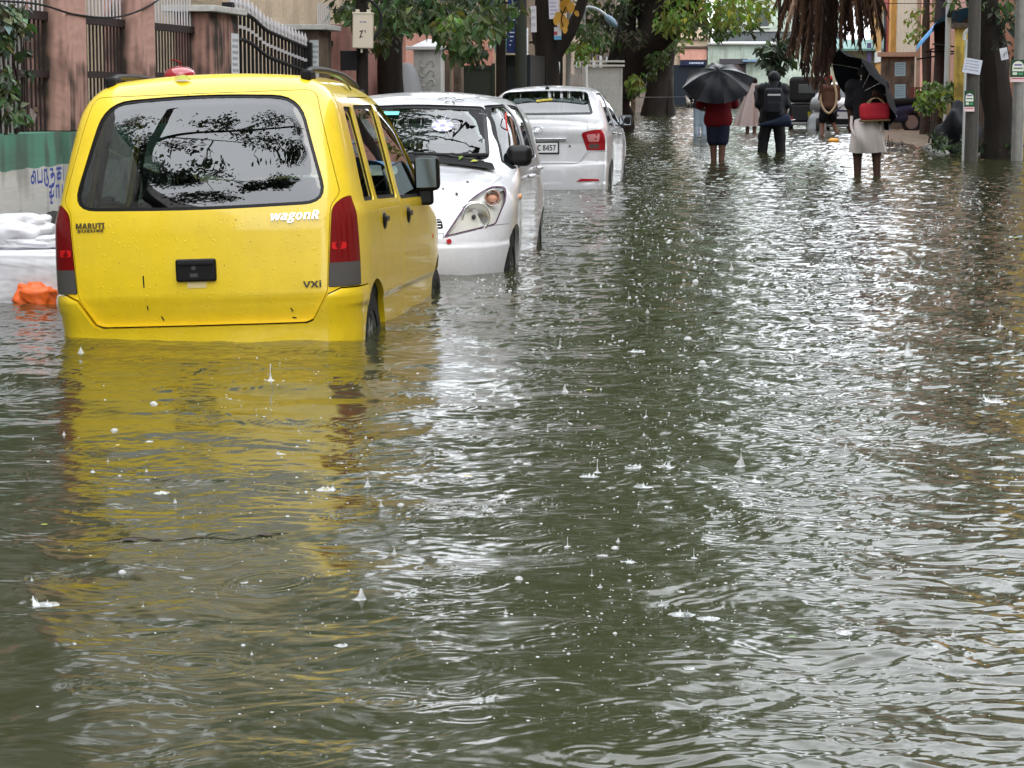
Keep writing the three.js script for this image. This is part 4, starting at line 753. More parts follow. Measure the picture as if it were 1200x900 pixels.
{ // grey ornamental gate pillar and the covered two-wheeler beside it
  const p = thing('ornamental_pillar', 'pale grey concrete gate pillar with white cap and scroll relief', 'pillar'); p.userData.kind = 'thing';
  const a = atZ(484.5, 60, -29.6), b = atZ(516.5, 60, -29.6), w = b.x - a.x, cx = (a.x + b.x) / 2;
  part(p, 'shaft', boxUV(span(a.x, b.x, -0.36, 1.70, -29.6, -29.6 - w, 0.01)), P.paleGrey);
  part(p, 'cap', boxUV(span(a.x - 0.09, b.x + 0.09, 1.70, 1.745, -29.51, -29.69 - w, 0.01)), std(0.66, 0.66, 0.65, 0.7)); const py = new THREE.CylinderGeometry(0.03, 0.3, 0.10, 4); py.rotateY(Math.PI / 4); py.translate(cx, 1.79, -29.6 - w / 2); part(p, 'cap_pyramid', py, std(0.66, 0.66, 0.65, 0.7));
  for (const y of [1.52, 1.40, 1.28, 1.04, 0.92]) for (const s of [-1, 1]) { const t = new THREE.TorusGeometry(0.042, 0.012, 6, 14, 4.2); t.rotateZ(s > 0 ? -1 : 2.1); t.translate(cx + s * 0.05, y, -29.596); part(p, 'scroll', t, P.paleGrey); }
  const c = thing('covered_scooter', 'scooter hidden under a draped grey cover beside the grey pillar', 'scooter'), o = atZ(469, 85, -29.2);
  const prof = (u, v) => { // u round, v up
    const a2 = u * 2 * Math.PI, k = Math.pow(v, 1.5), fold = 1 + 0.06 * Math.sin(a2 * 9 + 3 * v) * (1 - v) + 0.05 * Math.sin(a2 * 4 + 1 + 5 * v);
    const rx = lerp(0.34, 0.13, k) * fold, rz = lerp(0.85, 0.2, k) * fold; return V(rx * Math.cos(a2), -0.3 + 1.86 * (1 - Math.pow(1 - v, 1.7)) * (v > 0.98 ? 1 : 1), rz * Math.sin(a2) - 0.5 * (1 - k)); };
  const PP = [], II = [], nu = 60, nv = 24; for (let j = 0; j <= nv; j++) for (let i = 0; i <= nu; i++) { const q = prof(i / nu, j / nv); PP.push(q.x, q.y, q.z); } for (let j = 0; j < nv; j++) for (let i = 0; i < nu; i++) { const A = j * (nu + 1) + i, B = A + 1, C = A + nu + 1, D = C + 1; II.push(A, C, B, B, C, D); }
  const gg = new THREE.BufferGeometry(); gg.setAttribute('position', new THREE.Float32BufferAttribute(PP, 3)); gg.setIndex(II); gg.computeVertexNormals();
  part(c, 'cover', gg, std(0.30, 0.30, 0.31, 0.75, { side: THREE.DoubleSide })); part(c, 'wheel', new THREE.TorusGeometry(0.2, 0.05, 8, 24).rotateY(Math.PI / 2).translate(0, -0.1, 0.15), M.tyre); c.position.set(o.x, 0, o.z); c.scale.y = 0.98;
}
{ // the rubbish and sacks by the wall
  const zz = -14.2, sack = (name, label, px, py, w, h, d, seed, mat, group, lift = 0) => {
    const g = new THREE.SphereGeometry(1, 48, 32), p = g.attributes.position, n = createNoise3D(rng(seed));
    for (let i = 0; i < p.count; i++) { const v = V(p.getX(i), p.getY(i), p.getZ(i)), q = 1 + 0.16 * n(v.x * 1.3, v.y * 1.3, v.z * 1.3) + 0.05 * n(v.x * 3.5, v.y * 5, v.z * 3.5) + 0.018 * Math.abs(n(v.x * 7, v.y * 4, v.z * 7)); const e = (t) => Math.sign(t) * Math.pow(Math.abs(t), 0.75); p.setXYZ(i, e(v.x) * w / 2 * q, e(v.y) * h / 2 * q, e(v.z) * d / 2 * q); }
    g.computeVertexNormals(); const c = onY(px, py, 0); const m = single(name, g, mat, label, 'sack', group); m.position.set(c.x, h * 0.5 - 0.05 + lift, c.z - d * 0.3); return m;
  };
  const white = plaster(305, [0.60, 0.60, 0.63], { stain: 0.35, cover: 0.05, dirt: [0.22, 0.20, 0.17], rough: 0.5 });
  const b = onY(30, 357, 0);
  // one low plastic-wrapped block, the sacks on top of it
  const blk = single('wrapped_block', (() => { const g = new RoundedBoxGeometry(1.0, 0.62, 0.7, 10, 0.07), p = g.attributes.position, n = createNoise3D(rng(2)); for (let i = 0; i < p.count; i++) { const x = p.getX(i), y = p.getY(i), z = p.getZ(i), q = 0.03 * n(x * 6, y * 4, z * 6) + 0.018 * n(x * 15, y * 7, z * 15); p.setXYZ(i, x * (1 + q), y + q * 0.6, z + q); } g.computeVertexNormals(); return g; })(), white, 'white plastic wrapped block standing in water beside the wall', 'bundle');
  blk.position.set(b.x - 0.22, -0.02, b.z - 0.45);
  const tops = [[5, 0.52, 0.22, 0.5, -0.1, 21, 'bulging white plastic sack on the wrapped block'], [42, 0.42, 0.09, 0.3, 0.02, 22, 'flat slumped white sack on the wrapped block, nearest the yellow car']];
  for (const [px, w, h, d, dz, seed, label] of tops) { const m = sack('white_sack', label, px, 357, w, h, d, seed, white); m.position.set(atZ(px, 300, b.z - 0.5).x, 0.285 + h * 0.42, b.z - 0.5 + dz); }
  const heap = (() => { const g = new THREE.SphereGeometry(1, 64, 40), p = g.attributes.position, n = createNoise3D(rng(31)); for (let i = 0; i < p.count; i++) { const v = V(p.getX(i), p.getY(i), p.getZ(i)), q = 1 + 0.14 * n(v.x * 2, v.y * 2, v.z * 3) + 0.05 * n(v.x * 7, v.y * 7, v.z * 9) + 0.03 * n(v.x * 20, v.y * 20, v.z * 24); p.setXYZ(i, v.x * 0.34 * q, v.y * 0.50 * q, v.z * 1.3 * q); } g.computeVertexNormals(); return g; })();
  const hp = single('rubbish_heap', heap, plaster(240, [0.035, 0.033, 0.032], { stain: 0.5, dirt: [0.012, 0.012, 0.012] }), 'heap of black wet rubbish against the painted wall', 'rubbish'); hp.position.set(-4.66, -0.05, -15.6);
  const or = sack('orange_sack', 'small orange plastic bag floating at the waterline', 40, 356, 0.25, 0.17, 0.25, 23, phys(0.75, 0.13, 0.02, 0.45)); or.position.y = 0.035; or.rotation.z = -0.08;
  const w3 = sack('white_sack', 'torn white wrapper lying on the black rubbish heap', 27, 300, 0.1, 0.07, 0.1, 24, white); w3.position.copy(atZ(27, 269, -14.55)); w3.rotation.z = 0.5;
}
{ // houses behind the wall, seen through the grilles and over the gate
  const h = thing('grey_house', 'grey house behind the iron grilles with dark shuttered windows', 'house');
  part(h, 'wall', boxUV(span(-8.6, -13, -0.3, 9.5, 22, -28)), P.grey);
  for (let k = 0; k < 6; k++) { const z = -13.2 - k * 2.1, w = part(h, 'window', span(-8.6, -8.54, 1.0, 2.1, z, z - 1.1), std(0.035, 0.03, 0.025, 0.4)); part(w, 'frame', [span(-8.6, -8.52, 0.94, 1.0, z + 0.06, z - 1.16), span(-8.6, -8.52, 2.1, 2.16, z + 0.06, z - 1.16)], std(0.55, 0.54, 0.5, 0.7)).userData.kind = 'stuff'; for (let q = 0; q < 4; q++) part(w, 'grille_bar', span(-8.54, -8.52, 1, 2.1, z - 0.18 - q * 0.24, z - 0.20 - q * 0.24), ironPale); }
  part(h, 'ledge', span(-8.2, -8.6, 2.5, 2.62, 22, -28), P.paleGrey); part(h, 'lower_wall', boxUV(span(-8.55, -8.6, -0.3, 0.7, 22, -28)), P.brown);
  const c = thing('cream_house', 'pale cream plastered house rising beyond the iron gate', 'house');
  part(c, 'wall', boxUV(span(-7.4, -14, -0.3, 8.0, -31, -46)), P.cream); part(c, 'roof_slab', boxUV(span(-7.1, -14.2, 8.0, 8.15, -30.8, -46.2)), P.paleGrey);
  for (let k = 0; k < 4; k++) { const z = -33 - k * 3.4; const w = part(c, 'window', span(-7.4, -7.36, 3.2, 4.3, z, z - 1.2), std(0.06, 0.06, 0.06, 0.2)); part(w, 'sill', span(-7.2, -7.4, 3.08, 3.18, z + 0.1, z - 1.3), P.paleGrey); }
}
{ // red lamp dome on the yellow car's roof
  const d = thing('roof_beacon', 'low red plastic dome lying on the yellow car roof', 'lamp'), p = atZ(211, 92, -12.4);
  part(d, 'dome', lathe([[0.085, 0], [0.088, 0.02], [0.08, 0.045], [0.05, 0.066], [0.001, 0.074]], 28), phys(0.28, 0.006, 0.012, 0.12, { clearcoat: 1, clearcoatRoughness: 0.04 })); part(d, 'base_ring', lathe([[0.09, -0.05], [0.09, 0.004], [0.084, 0.006]], 28), M.black); part(d, 'stalk', tube([V(0, 0.07, 0), V(0.01, 0.09, 0), V(-0.05, 0.11, 0)], 0.004, 8, 5), std(0.2, 0.01, 0.01, 0.5));
  d.position.set(p.x, p.y - 0.005, p.z); d.rotation.z = 0.03;
}

{ // unseen houses added right and behind to close off the sky, mirrored in glass
  const h = thing('added_long_house', 'unseen long pale house added along the right kerb to block sky', 'house');
  part(h, 'wall', boxUV(span(6.2, 14, -0.3, 9.5, 26, -34)), P.tan); part(h, 'roof_slab', boxUV(span(5.8, 14.3, 9.5, 9.7, 26.3, -34.3)), P.concrete);
  for (let k = 0; k < 14; k++) for (const y of [1, 4, 7]) { const z = 24 - k * 4.1, w = part(h, 'window', span(6.16, 6.2, y, y + 1.4, z, z - 1.3), std(0.04, 0.045, 0.05, 0.15)); part(w, 'sill', span(6.02, 6.2, y - 0.12, y - 0.02, z + 0.1, z - 1.4), P.paleGrey); }
  for (const y of [3.2, 6.2]) part(h, 'floor_band', span(6.05, 6.2, y, y + 0.15, 26, -34), P.paleGrey);
  const e = thing('added_corner_house', 'unseen cream corner house added behind the photographer to block sky', 'house');
  part(e, 'wall', boxUV(span(-14, 1.5, -0.3, 6.5, 40, 48)), P.cream); part(e, 'roof_slab', boxUV(span(-14.3, 1.8, 6.5, 6.7, 39.7, 48)), P.concrete);
  for (let k = 0; k < 5; k++) for (const y of [1, 4]) { const x = -12 + k * 2.8, w = part(e, 'window', span(x, x + 1.2, y, y + 1.3, 39.96, 40), std(0.04, 0.045, 0.05, 0.15)); part(w, 'sill', span(x - 0.1, x + 1.3, y - 0.12, y - 0.02, 39.85, 40), P.paleGrey); }
}
// ---------------------------------------------------------------- trees and leaves
const leafMat = new THREE.MeshPhysicalMaterial({ color: 0xffffff, vertexColors: true, roughness: 0.75, transmission: 0.45, thickness: 0, side: THREE.DoubleSide });
function leaves(r, spots, o = {}) {              // spots: [x, y, z, spread, count, size, hue]
  const P = [], C = [], { droop = 0.5 } = o, a = V(), b = V(), n = V();
  for (const [x, y, z, sp, count, size, hue] of spots) for (let k = 0; k < count; k++) {
    let u, v, w; do { u = r() * 2 - 1; v = r() * 2 - 1; w = r() * 2 - 1; } while (u * u + v * v + w * w > 1);
    const px = x + u * sp, py = y + v * sp * 0.75, pz = z + w * sp, s = size * (0.6 + 0.8 * r());
    a.set(r() - 0.5, -droop * (0.3 + r()), r() - 0.5).normalize(); n.set(r() - 0.5, r() - 0.2, r() - 0.5); b.crossVectors(a, n).normalize(); n.crossVectors(b, a);
    const wd = s * (0.22 + 0.08 * r()), f = 0.12 * s;
    const c = hue.map((q) => q * (0.65 + 0.7 * r())); if (r() < 0.06) { c[0] *= 1.9; c[1] *= 1.5; }
    const tip = [px + a.x * s, py + a.y * s, pz + a.z * s], L = [px + a.x * s * 0.45 + b.x * wd + n.x * f, py + a.y * s * 0.45 + b.y * wd + n.y * f, pz + a.z * s * 0.45 + b.z * wd + n.z * f], R = [px + a.x * s * 0.45 - b.x * wd + n.x * f, py + a.y * s * 0.45 - b.y * wd + n.y * f, pz + a.z * s * 0.45 - b.z * wd + n.z * f];
    P.push(px, py, pz, ...L, ...tip, px, py, pz, ...tip, ...R); for (let q = 0; q < 6; q++) C.push(...c);
  }
  const g = new THREE.BufferGeometry(); g.setAttribute('position', new THREE.Float32BufferAttribute(P, 3)); g.setAttribute('color', new THREE.Float32BufferAttribute(C, 3)); g.computeVertexNormals(); return g;
}
function limb(pts, r0, r1, seed, seg = 28, rad = 12) { // tapering, knotted limb
  const cv = new THREE.CatmullRomCurve3(pts), g = new THREE.TubeGeometry(cv, seg, 1, rad), p = g.attributes.position, n = createNoise3D(rng(seed));
  for (let j = 0; j <= seg; j++) { const c = cv.getPointAt(j / seg), R = lerp(r0, r1, j / seg) * (1 + 0.25 * Math.exp(-j / seg * 14)); for (let i = 0; i <= rad; i++) { const k = j * (rad + 1) + i, d = V(p.getX(k), p.getY(k), p.getZ(k)).sub(c), q = R * (1 + 0.16 * n(d.x * 1.3 + c.x, c.y * 1.2, d.z * 1.3 + c.z) + 0.07 * n(d.x * 4 + c.x, c.y * 5, d.z * 4)); p.setXYZ(k, c.x + d.x * q, c.y + d.y * q, c.z + d.z * q); } }
  g.computeVertexNormals(); return boxUV(g);
}
const clumps = (r, x, y, z, rx, ry, rz, n, sp, count, size, hue) => [...Array(n)].map(() => { let u, v, w, q; do { u = r() * 2 - 1; v = r() * 2 - 1; w = r() * 2 - 1; q = u * u + v * v + w * w; } while (q > 1 || q < 0.15); return [x + u * rx, y + v * ry, z + w * rz, sp * (0.6 + 0.8 * r()), Math.round(count * (0.6 + 0.8 * r())), size, hue.map((h) => h * (0.75 + 0.5 * r()))]; });
const GREEN = [0.062, 0.112, 0.018], BRIGHT = [0.18, 0.26, 0.025], DARK = [0.025, 0.05, 0.015];
function tree(name, label, seed, trunks, spots, bark = P.bark) {
  const t = thing(name, label, 'tree'), tr = part(t, 'trunk', limb(trunks[0][0], trunks[0][1], trunks[0][2], seed), bark);
  trunks.slice(1).forEach(([pts, r0, r1], k) => part(tr, 'limb', limb(pts, r0, r1, seed + 1 + k, 18, 8), bark));
  part(t, 'crown', leaves(rng(seed + 50), spots), leafMat).userData.kind = 'stuff';
  return t;
}
const at = (px, py, d) => atZ(px, py, -d);
{ // A: over the compound wall, leaves hanging into view above the white hatchback
  const r = rng(71), b = at(455, 90, 28.5), B = (px, py, d) => at(px, py, d);
  const hang = []; for (const [px, py, n, s, h] of [[455, 20, 26, 0.34, GREEN], [466, 22, 22, 0.26, GREEN], [490, 14, 30, 0.34, GREEN], [445, 50, 14, 0.2, GREEN], [520, 18, 34, 0.38, GREEN], [545, 35, 34, 0.36, GREEN], [540, 52, 22, 0.24, GREEN], [556, 62, 14, 0.2, DARK], [528, 24, 14, 0.16, BRIGHT], [560, 15, 26, 0.3, GREEN], [408, 15, 18, 0.24, GREEN], [418, 4, 20, 0.3, DARK], [508, 26, 16, 0.22, DARK], [480, 8, 26, 0.4, DARK], [590, 8, 22, 0.3, GREEN], [430, 12, 26, 0.3, GREEN], [574, 30, 22, 0.26, GREEN], [552, 6, 30, 0.34, DARK], [505, 6, 34, 0.36, GREEN]]) { const p = at(px, py, 25 + 3 * r()); hang.push([p.x, p.y, p.z, s, Math.round(n * 3.2), 0.13, h]); }
  tree('street_tree', 'leafy tree behind the grey pillar with low leaves above the white hatchback', 71, [
    [[V(b.x, -0.36, b.z), V(b.x + 0.02, 1.2, b.z), V(b.x + 0.1, 3, b.z + 0.1), V(b.x + 0.3, 5, b.z + 0.3)], 0.17, 0.12],
    [[V(b.x + 0.1, 2.9, b.z), V(b.x + 0.8, 3.9, b.z + 1.2), V(b.x + 1.8, 4.5, b.z + 3.2)], 0.08, 0.02], [[V(b.x + 0.2, 4, b.z), V(b.x - 1, 5.2, b.z + 1), V(b.x - 1.8, 6, b.z + 2)], 0.08, 0.02], [[V(b.x + 0.3, 4.9, b.z), V(b.x + 0.9, 6.2, b.z - 1), V(b.x + 1.4, 7, b.z - 2)], 0.08, 0.02], [[V(b.x + 0.12, 3.2, b.z), V(b.x + 1.0, 3.1, b.z + 1.3), V(b.x + 1.6, 2.6, b.z + 2)], 0.04, 0.012],
  ], [...hang, ...clumps(r, b.x + 0.8, 8.6, b.z + 1.2, 3.4, 3.6, 2.9, 190, 0.85, 46, 0.27, GREEN)]);
}
{ // B: dark straight trunk behind the saloon
  const r = rng(81), b = at(641, 80, 41.5), w = 0.205;
  tree('street_tree', 'dark straight trunk with posters rising behind the white saloon', 81, [
    [[V(b.x, -0.36, b.z), V(b.x, 1.4, b.z), V(b.x - 0.02, 3, b.z), V(b.x + 0.1, 5.4, b.z)], 0.225, 0.17],
    [[V(b.x + 0.1, 1.75, b.z), V(b.x + 0.45, 2.25, b.z), V(b.x + 0.75, 3.1, b.z - 0.1), V(b.x + 1.6, 4.6, b.z)], 0.12, 0.05], [[V(b.x, 4.6, b.z), V(b.x + 1.2, 6, b.z + 1), V(b.x + 2.6, 7, b.z + 2)], 0.12, 0.03], [[V(b.x, 4.9, b.z), V(b.x - 1, 6.4, b.z), V(b.x - 1.4, 8, b.z)], 0.12, 0.03], [[V(b.x + 0.1, 5.2, b.z), V(b.x + 0.8, 7, b.z - 1.5), V(b.x + 1.2, 8.6, b.z - 3)], 0.1, 0.03],
  ], [...clumps(r, b.x + 2.0, 9.0, b.z + 0.6, 4.0, 4.0, 5, 190, 0.95, 46, 0.31, GREEN), ...clumps(r, at(690, 45, 43).x, 2.15, -43, 0.35, 0.3, 0.5, 10, 0.25, 26, 0.13, GREEN), ...clumps(r, at(683, 60, 42.5).x, 1.9, -42.5, 0.2, 0.15, 0.3, 5, 0.16, 26, 0.12, BRIGHT)]);
  const yl = thing('yellow_leaf_spray', 'spray of large yellow leaves hanging beside the dark trunk', 'leaves');
  const q = rng(5); for (const [px, py, s] of [[661, 8, 0.24], [669, 9, 0.2], [655, 20, 0.2], [661, 28, 0.24], [658, 22, 0.22], [652, 24, 0.18], [676, 16, 0.12], [662, 35, 0.14], [664, 2, 0.2]]) {
    const p = at(px, py, 40.6 + 0.4 * q()), pts = []; for (let k = 0; k < 10; k++) { const a = k / 10 * Math.PI * 2; pts.push([s * 0.34 * Math.sin(a) * (1 + 0.2 * Math.cos(a)), s * 0.5 * Math.cos(a)]); }
    const g = new THREE.ExtrudeGeometry(shapeOf(pts), { depth: 0.004, bevelEnabled: false }); g.rotateX(-0.3 + 0.5 * q()); g.rotateY((q() - 0.5) * 1.2); g.rotateZ((q() - 0.5)); g.translate(p.x, p.y, p.z); part(yl, 'leaf', g, phys(0.55, 0.30, 0.02, 0.7, { transmission: 0.3, thickness: 0, side: THREE.DoubleSide }));
  }
  part(yl, 'twig', tube([at(668, -12, 40.8), at(664, 5, 40.8), at(658, 22, 40.8), at(661, 34, 40.8)], 0.012, 20, 5), P.bark);
}
{ // C: great leaning tree over the road
  const r = rng(91), d = 64, p = (px, py, o = 0) => at(px, py, d + o);
  const lf = []; for (const [px, py, n, s, h] of [[752, 82, 30, 0.42, GREEN], [745, 95, 26, 0.34, BRIGHT], [760, 75, 22, 0.3, GREEN], [738, 104, 22, 0.3, GREEN], [772, 68, 22, 0.35, GREEN], [730, 112, 14, 0.24, GREEN], [728, 45, 22, 0.4, GREEN], [742, 44, 22, 0.36, [0.06, 0.06, 0.015]], [735, 8, 20, 0.4, GREEN], [700, 22, 30, 0.5, DARK], [716, 34, 26, 0.42, DARK], [692, 6, 34, 0.6, GREEN], [762, 48, 24, 0.36, DARK], [722, 14, 34, 0.5, DARK], [752, 6, 34, 0.5, GREEN], [704, 52, 18, 0.3, GREEN], [790, 25, 60, 0.55, BRIGHT], [800, 10, 60, 0.7, BRIGHT], [775, 12, 50, 0.6, BRIGHT], [798, 35, 30, 0.4, BRIGHT], [825, 15, 50, 0.7, GREEN], [845, 8, 50, 0.7, BRIGHT], [850, 28, 30, 0.5, GREEN], [870, 12, 44, 0.7, BRIGHT], [888, 10, 40, 0.6, BRIGHT], [838, 35, 20, 0.4, GREEN], [815, 30, 26, 0.45, GREEN], [880, 30, 14, 0.35, DARK], [765, 25, 40, 0.5, GREEN]]) { const q = p(px, py, 4 * r() - 2); lf.push([q.x, q.y, q.z, s, Math.round(n * 3), 0.2, h]); }
  const a = p(716, 150), base = V(p(712, 140).x, -0.36, -d);
  tree('street_tree', 'huge dark leaning tree with arching limbs over the far road', 91, [
    [[base, p(716, 118), p(730, 88), p(752, 58), p(772, 25), V(p(790, 0).x, 4.4, -d), V(p(800, 0).x, 6, -d)], 0.62, 0.34],
    [[p(735, 85), p(755, 62), p(780, 38), p(805, 15), V(p(830, 0).x, 4.6, -d + 1), V(p(870, 0).x, 6, -d + 2)], 0.34, 0.12], [[p(722, 105), p(722, 75), p(732, 40), p(738, 0), V(p(745, 0).x, 5, -d)], 0.3, 0.2], [[p(765, 35), p(755, 5), V(p(745, 0).x, 5, -d + 1), V(p(720, 0).x, 7, -d + 2)], 0.3, 0.12], [[V(p(800, 0).x, 6, -d), V(-0.5, 8, -d + 1), V(0.6, 9.2, -d + 2)], 0.26, 0.06], [[p(738, 95), p(748, 82), p(764, 72), p(775, 66)], 0.07, 0.02],
  ], [...lf, ...clumps(r, -3.4, 8.4, -d + 2, 3.3, 3.2, 6, 110, 1.0, 44, 0.36, GREEN), ...clumps(r, -4.5, 7.2, -d + 10, 2.6, 2.4, 5, 44, 0.9, 40, 0.34, GREEN)]);
  const e = 98, q = (px, py) => at(px, py, e);
  tree('street_tree', 'stout gnarled trunk with hanging roots beyond the leaning tree', 95, [[[V(q(770, 0).x, -0.36, -e), q(771, 105), q(774, 85), q(780, 60), V(q(782, 0).x, 4.6, -e), V(q(790, 0).x, 7, -e)], 0.5, 0.35], [[V(q(785, 0).x, -0.36, -e), q(782, 100), q(779, 80)], 0.3, 0.2], [[V(q(758, 0).x, -0.36, -e), q(763, 110), q(772, 88)], 0.3, 0.22]], [...clumps(rng(96), q(800, 0).x, 7.5, -e, 4.5, 2.6, 4, 60, 1.1, 40, 0.42, GREEN), ...clumps(rng(97), q(770, 60).x, 3.0, -e + 1.2, 1.0, 0.8, 0.6, 10, 0.5, 40, 0.26, GREEN)]);
}
{ // right side: leaning dark tree beside the poles
  const r = rng(101), d = 40.5, p = (px, py) => at(px, py, d);
  const lf = []; for (const [px, py, n, s, h] of [[1160, 10, 24, 0.3, GREEN], [1175, 20, 26, 0.3, DARK], [1168, 45, 18, 0.22, DARK], [1185, 5, 30, 0.35, GREEN], [1165, 60, 12, 0.18, GREEN], [1195, 30, 26, 0.3, DARK], [1150, 3, 16, 0.3, GREEN], [1188, 60, 14, 0.2, DARK], [1125, -2, 14, 0.2, GREEN]]) { const q = p(px, py); lf.push([q.x, q.y, q.z + r() - 0.5, s, Math.round(n * 1.6), 0.15, h]); }
  tree('street_tree', 'dark leaning tree beside the concrete poles at the right kerb', 101, [
    [[V(p(1172, 0).x, -0.36, -d), p(1170, 150), p(1168, 110), p(1163, 60), p(1155, 15), V(p(1150, 0).x, 3.6, -d), V(p(1148, 0).x, 5.6, -d)], 0.27, 0.2],
    [[p(1164, 150), p(1158, 110), p(1156, 70), p(1158, 20), V(p(1172, 0).x, 4, -d)], 0.13, 0.08], [[V(p(1150, 0).x, 4.4, -d), V(2.6, 6, -d + 1), V(1.6, 7.2, -d + 2)], 0.14, 0.03], [[V(p(1148, 0).x, 5, -d), V(4.6, 6.6, -d - 1), V(5.6, 8, -d - 1)], 0.14, 0.03], [[p(1180, 175), p(1183, 150), p(1180, 120)], 0.08, 0.05],
  ], [...lf, ...clumps(r, 4.2, 7.2, -d, 2.5, 2.2, 3.2, 56, 0.8, 46, 0.26, GREEN), ...clumps(r, 2.2, 8.2, -d + 2, 2.6, 2.6, 3.4, 66, 0.75, 46, 0.28, GREEN)]);
  const e = 57, s = (px, py) => at(px, py, e), tf = []; for (const [px, py] of [[1075, 12], [1068, 22], [1098, 8], [1095, 20], [1075, 38], [1070, 44], [1100, 3], [1082, 30]]) { const q = s(px, py); tf.push([q.x, q.y, q.z, 0.22, 16, 0.15, BRIGHT]); }
  tree('sapling', 'thin dark trunk with sparse pale leaves before the pink building', 105, [[[V(s(1086, 0).x, -0.1, -e), s(1085.5, 100), s(1085, 50), s(1086, 0), V(s(1087, 0).x, 4.6, -e)], 0.11, 0.07], [[s(1085, 40), s(1076, 42), s(1068, 44)], 0.012, 0.006], [[s(1085, 14), s(1075, 14), s(1066, 22)], 0.014, 0.006], [[s(1086, 20), s(1094, 12), s(1100, 4)], 0.012, 0.006]], [...tf, ...clumps(rng(106), s(1087, 0).x, 5.2, -e, 1.1, 0.9, 1.1, 16, 0.4, 24, 0.2, GREEN)], P.barkPale);
}
{ // creeper on the first grille
  const t = thing('wall_creeper', 'green creeper climbing the first iron grille of the compound wall', 'plant'), r = rng(131), sp = []; for (let k = 0; k < 60; k++) { const q = onX(2 + 40 * r() * r(), 8 + 140 * Math.pow(r(), 1.4), -5.06); sp.push([q.x, q.y, q.z, 0.07, 7, 0.085, r() < 0.3 ? [0.22, 0.28, 0.20] : r() < 0.5 ? GREEN : DARK]); }
  part(t, 'foliage', leaves(r, sp), leafMat).userData.kind = 'stuff'; for (const px of [6, 18]) part(t, 'stem', limb([onX(px, 165, -5.07), onX(px + 5, 110, -5.06), onX(px - 3, 60, -5.06), onX(px + 12, 5, -5.06)], 0.012, 0.005, 140 + px, 16, 5), P.barkPale);
}
{ // garden tree behind the grilles, its boughs over the parked cars
  const r = rng(121);
  tree('garden_tree', 'garden tree behind the iron grilles reaching over the parked cars', 121, [
    [[V(-6.7, -0.3, -20.6), V(-6.6, 1.5, -20.6), V(-6.4, 3.6, -20.5), V(-5.9, 5.4, -20.3), V(-5.2, 7, -20)], 0.2, 0.12],
    [[V(-6.4, 3.6, -20.5), V(-4.9, 5.2, -20), V(-3.2, 6.0, -19.6), V(-1.7, 6.3, -19)], 0.1, 0.03], [[V(-5.9, 5.4, -20.3), V(-4.4, 6.8, -21.6), V(-2.8, 7.4, -22.6)], 0.09, 0.03], [[V(-5.3, 6.6, -20), V(-4.6, 8, -18.6), V(-3.6, 8.8, -17.4)], 0.07, 0.02],
  ], [...clumps(r, -3.4, 6.6, -20.2, 2.2, 1.1, 2.8, 12, 0.5, 40, 0.18, DARK), ...clumps(r, -6.6, 9.6, -22.4, 3.0, 3.0, 3.6, 130, 0.8, 46, 0.26, GREEN), ...clumps(r, -6.4, 2.2, -16.5, 0.5, 0.9, 2.2, 16, 0.3, 30, 0.14, GREEN)]);
}
{ // the tree behind the photographer's shoulder, mirrored in the yellow car's rear window
  const r = rng(111), W = (u, v, z = 1) => V(-7.0 + 4.4 * u, 8.0 + 5.9 * v, z), sp = [];
  for (const [u, v, n, s, k] of [[-0.95, 0.3, 5, 0.7, 50], [-0.75, 0.75, 6, 0.8, 50], [-0.6, 0.45, 4, 0.5, 46], [-0.85, 1.05, 4, 0.7, 46], [-0.35, 0.3, 5, 0.5, 46], [-0.1, 0.25, 4, 0.42, 44], [0.1, 0.3, 2, 0.3, 30], [0.75, 0.12, 5, 0.42, 46], [0.5, 0.08, 3, 0.3, 40], [0.6, 0.55, 5, 0.5, 16], [0.3, 0.7, 4, 0.5, 14], [0.0, 0.95, 4, 0.5, 18], [0.9, 0.9, 4, 0.5, 30], [0.95, 0.5, 3, 0.4, 30], [-0.2, 0.6, 3, 0.4, 14], [0.5, 1.0, 4, 0.5, 16], [-0.5, -0.1, 4, 0.5, 50], [0.2, -0.15, 4, 0.5, 46]]) { const c = W(u, v); sp.push(...clumps(r, c.x, c.y, c.z, s * 1.7, s * 1.1, 0.8, Math.round(n * 4.2), 0.45, k, 0.2, DARK)); }
  tree('street_tree', 'spreading street tree with forked limbs behind the photographer', 111, [
    [[V(-7.4, -0.36, 3), V(-7.5, 3, 2.8), V(-7.6, 6, 2.2), W(-0.35, 0.1), W(-0.42, 0.8), W(-0.45, 1.4)], 0.34, 0.16],
    [[W(-0.52, 0.55), W(-0.2, 0.78), W(0.3, 0.80), W(0.85, 0.86), W(1.3, 1.0)], 0.12, 0.04], [[W(-0.3, 0.74), W(0.1, 0.62), W(0.45, 0.52), W(0.75, 0.4)], 0.05, 0.02], [[W(0.2, 0.8), W(0.5, 0.98), W(0.9, 1.2)], 0.05, 0.02], [[W(-0.55, 0.15), W(-0.1, 0.22), W(0.3, 0.2), W(0.6, 0.1)], 0.06, 0.02], [[W(-0.5, 0.5), W(-0.9, 0.8), W(-1.3, 1.1)], 0.1, 0.03], [[W(0.05, 0.62), W(0.08, 0.3), W(0.2, 0.0)], 0.025, 0.01],
  ], sp);
}
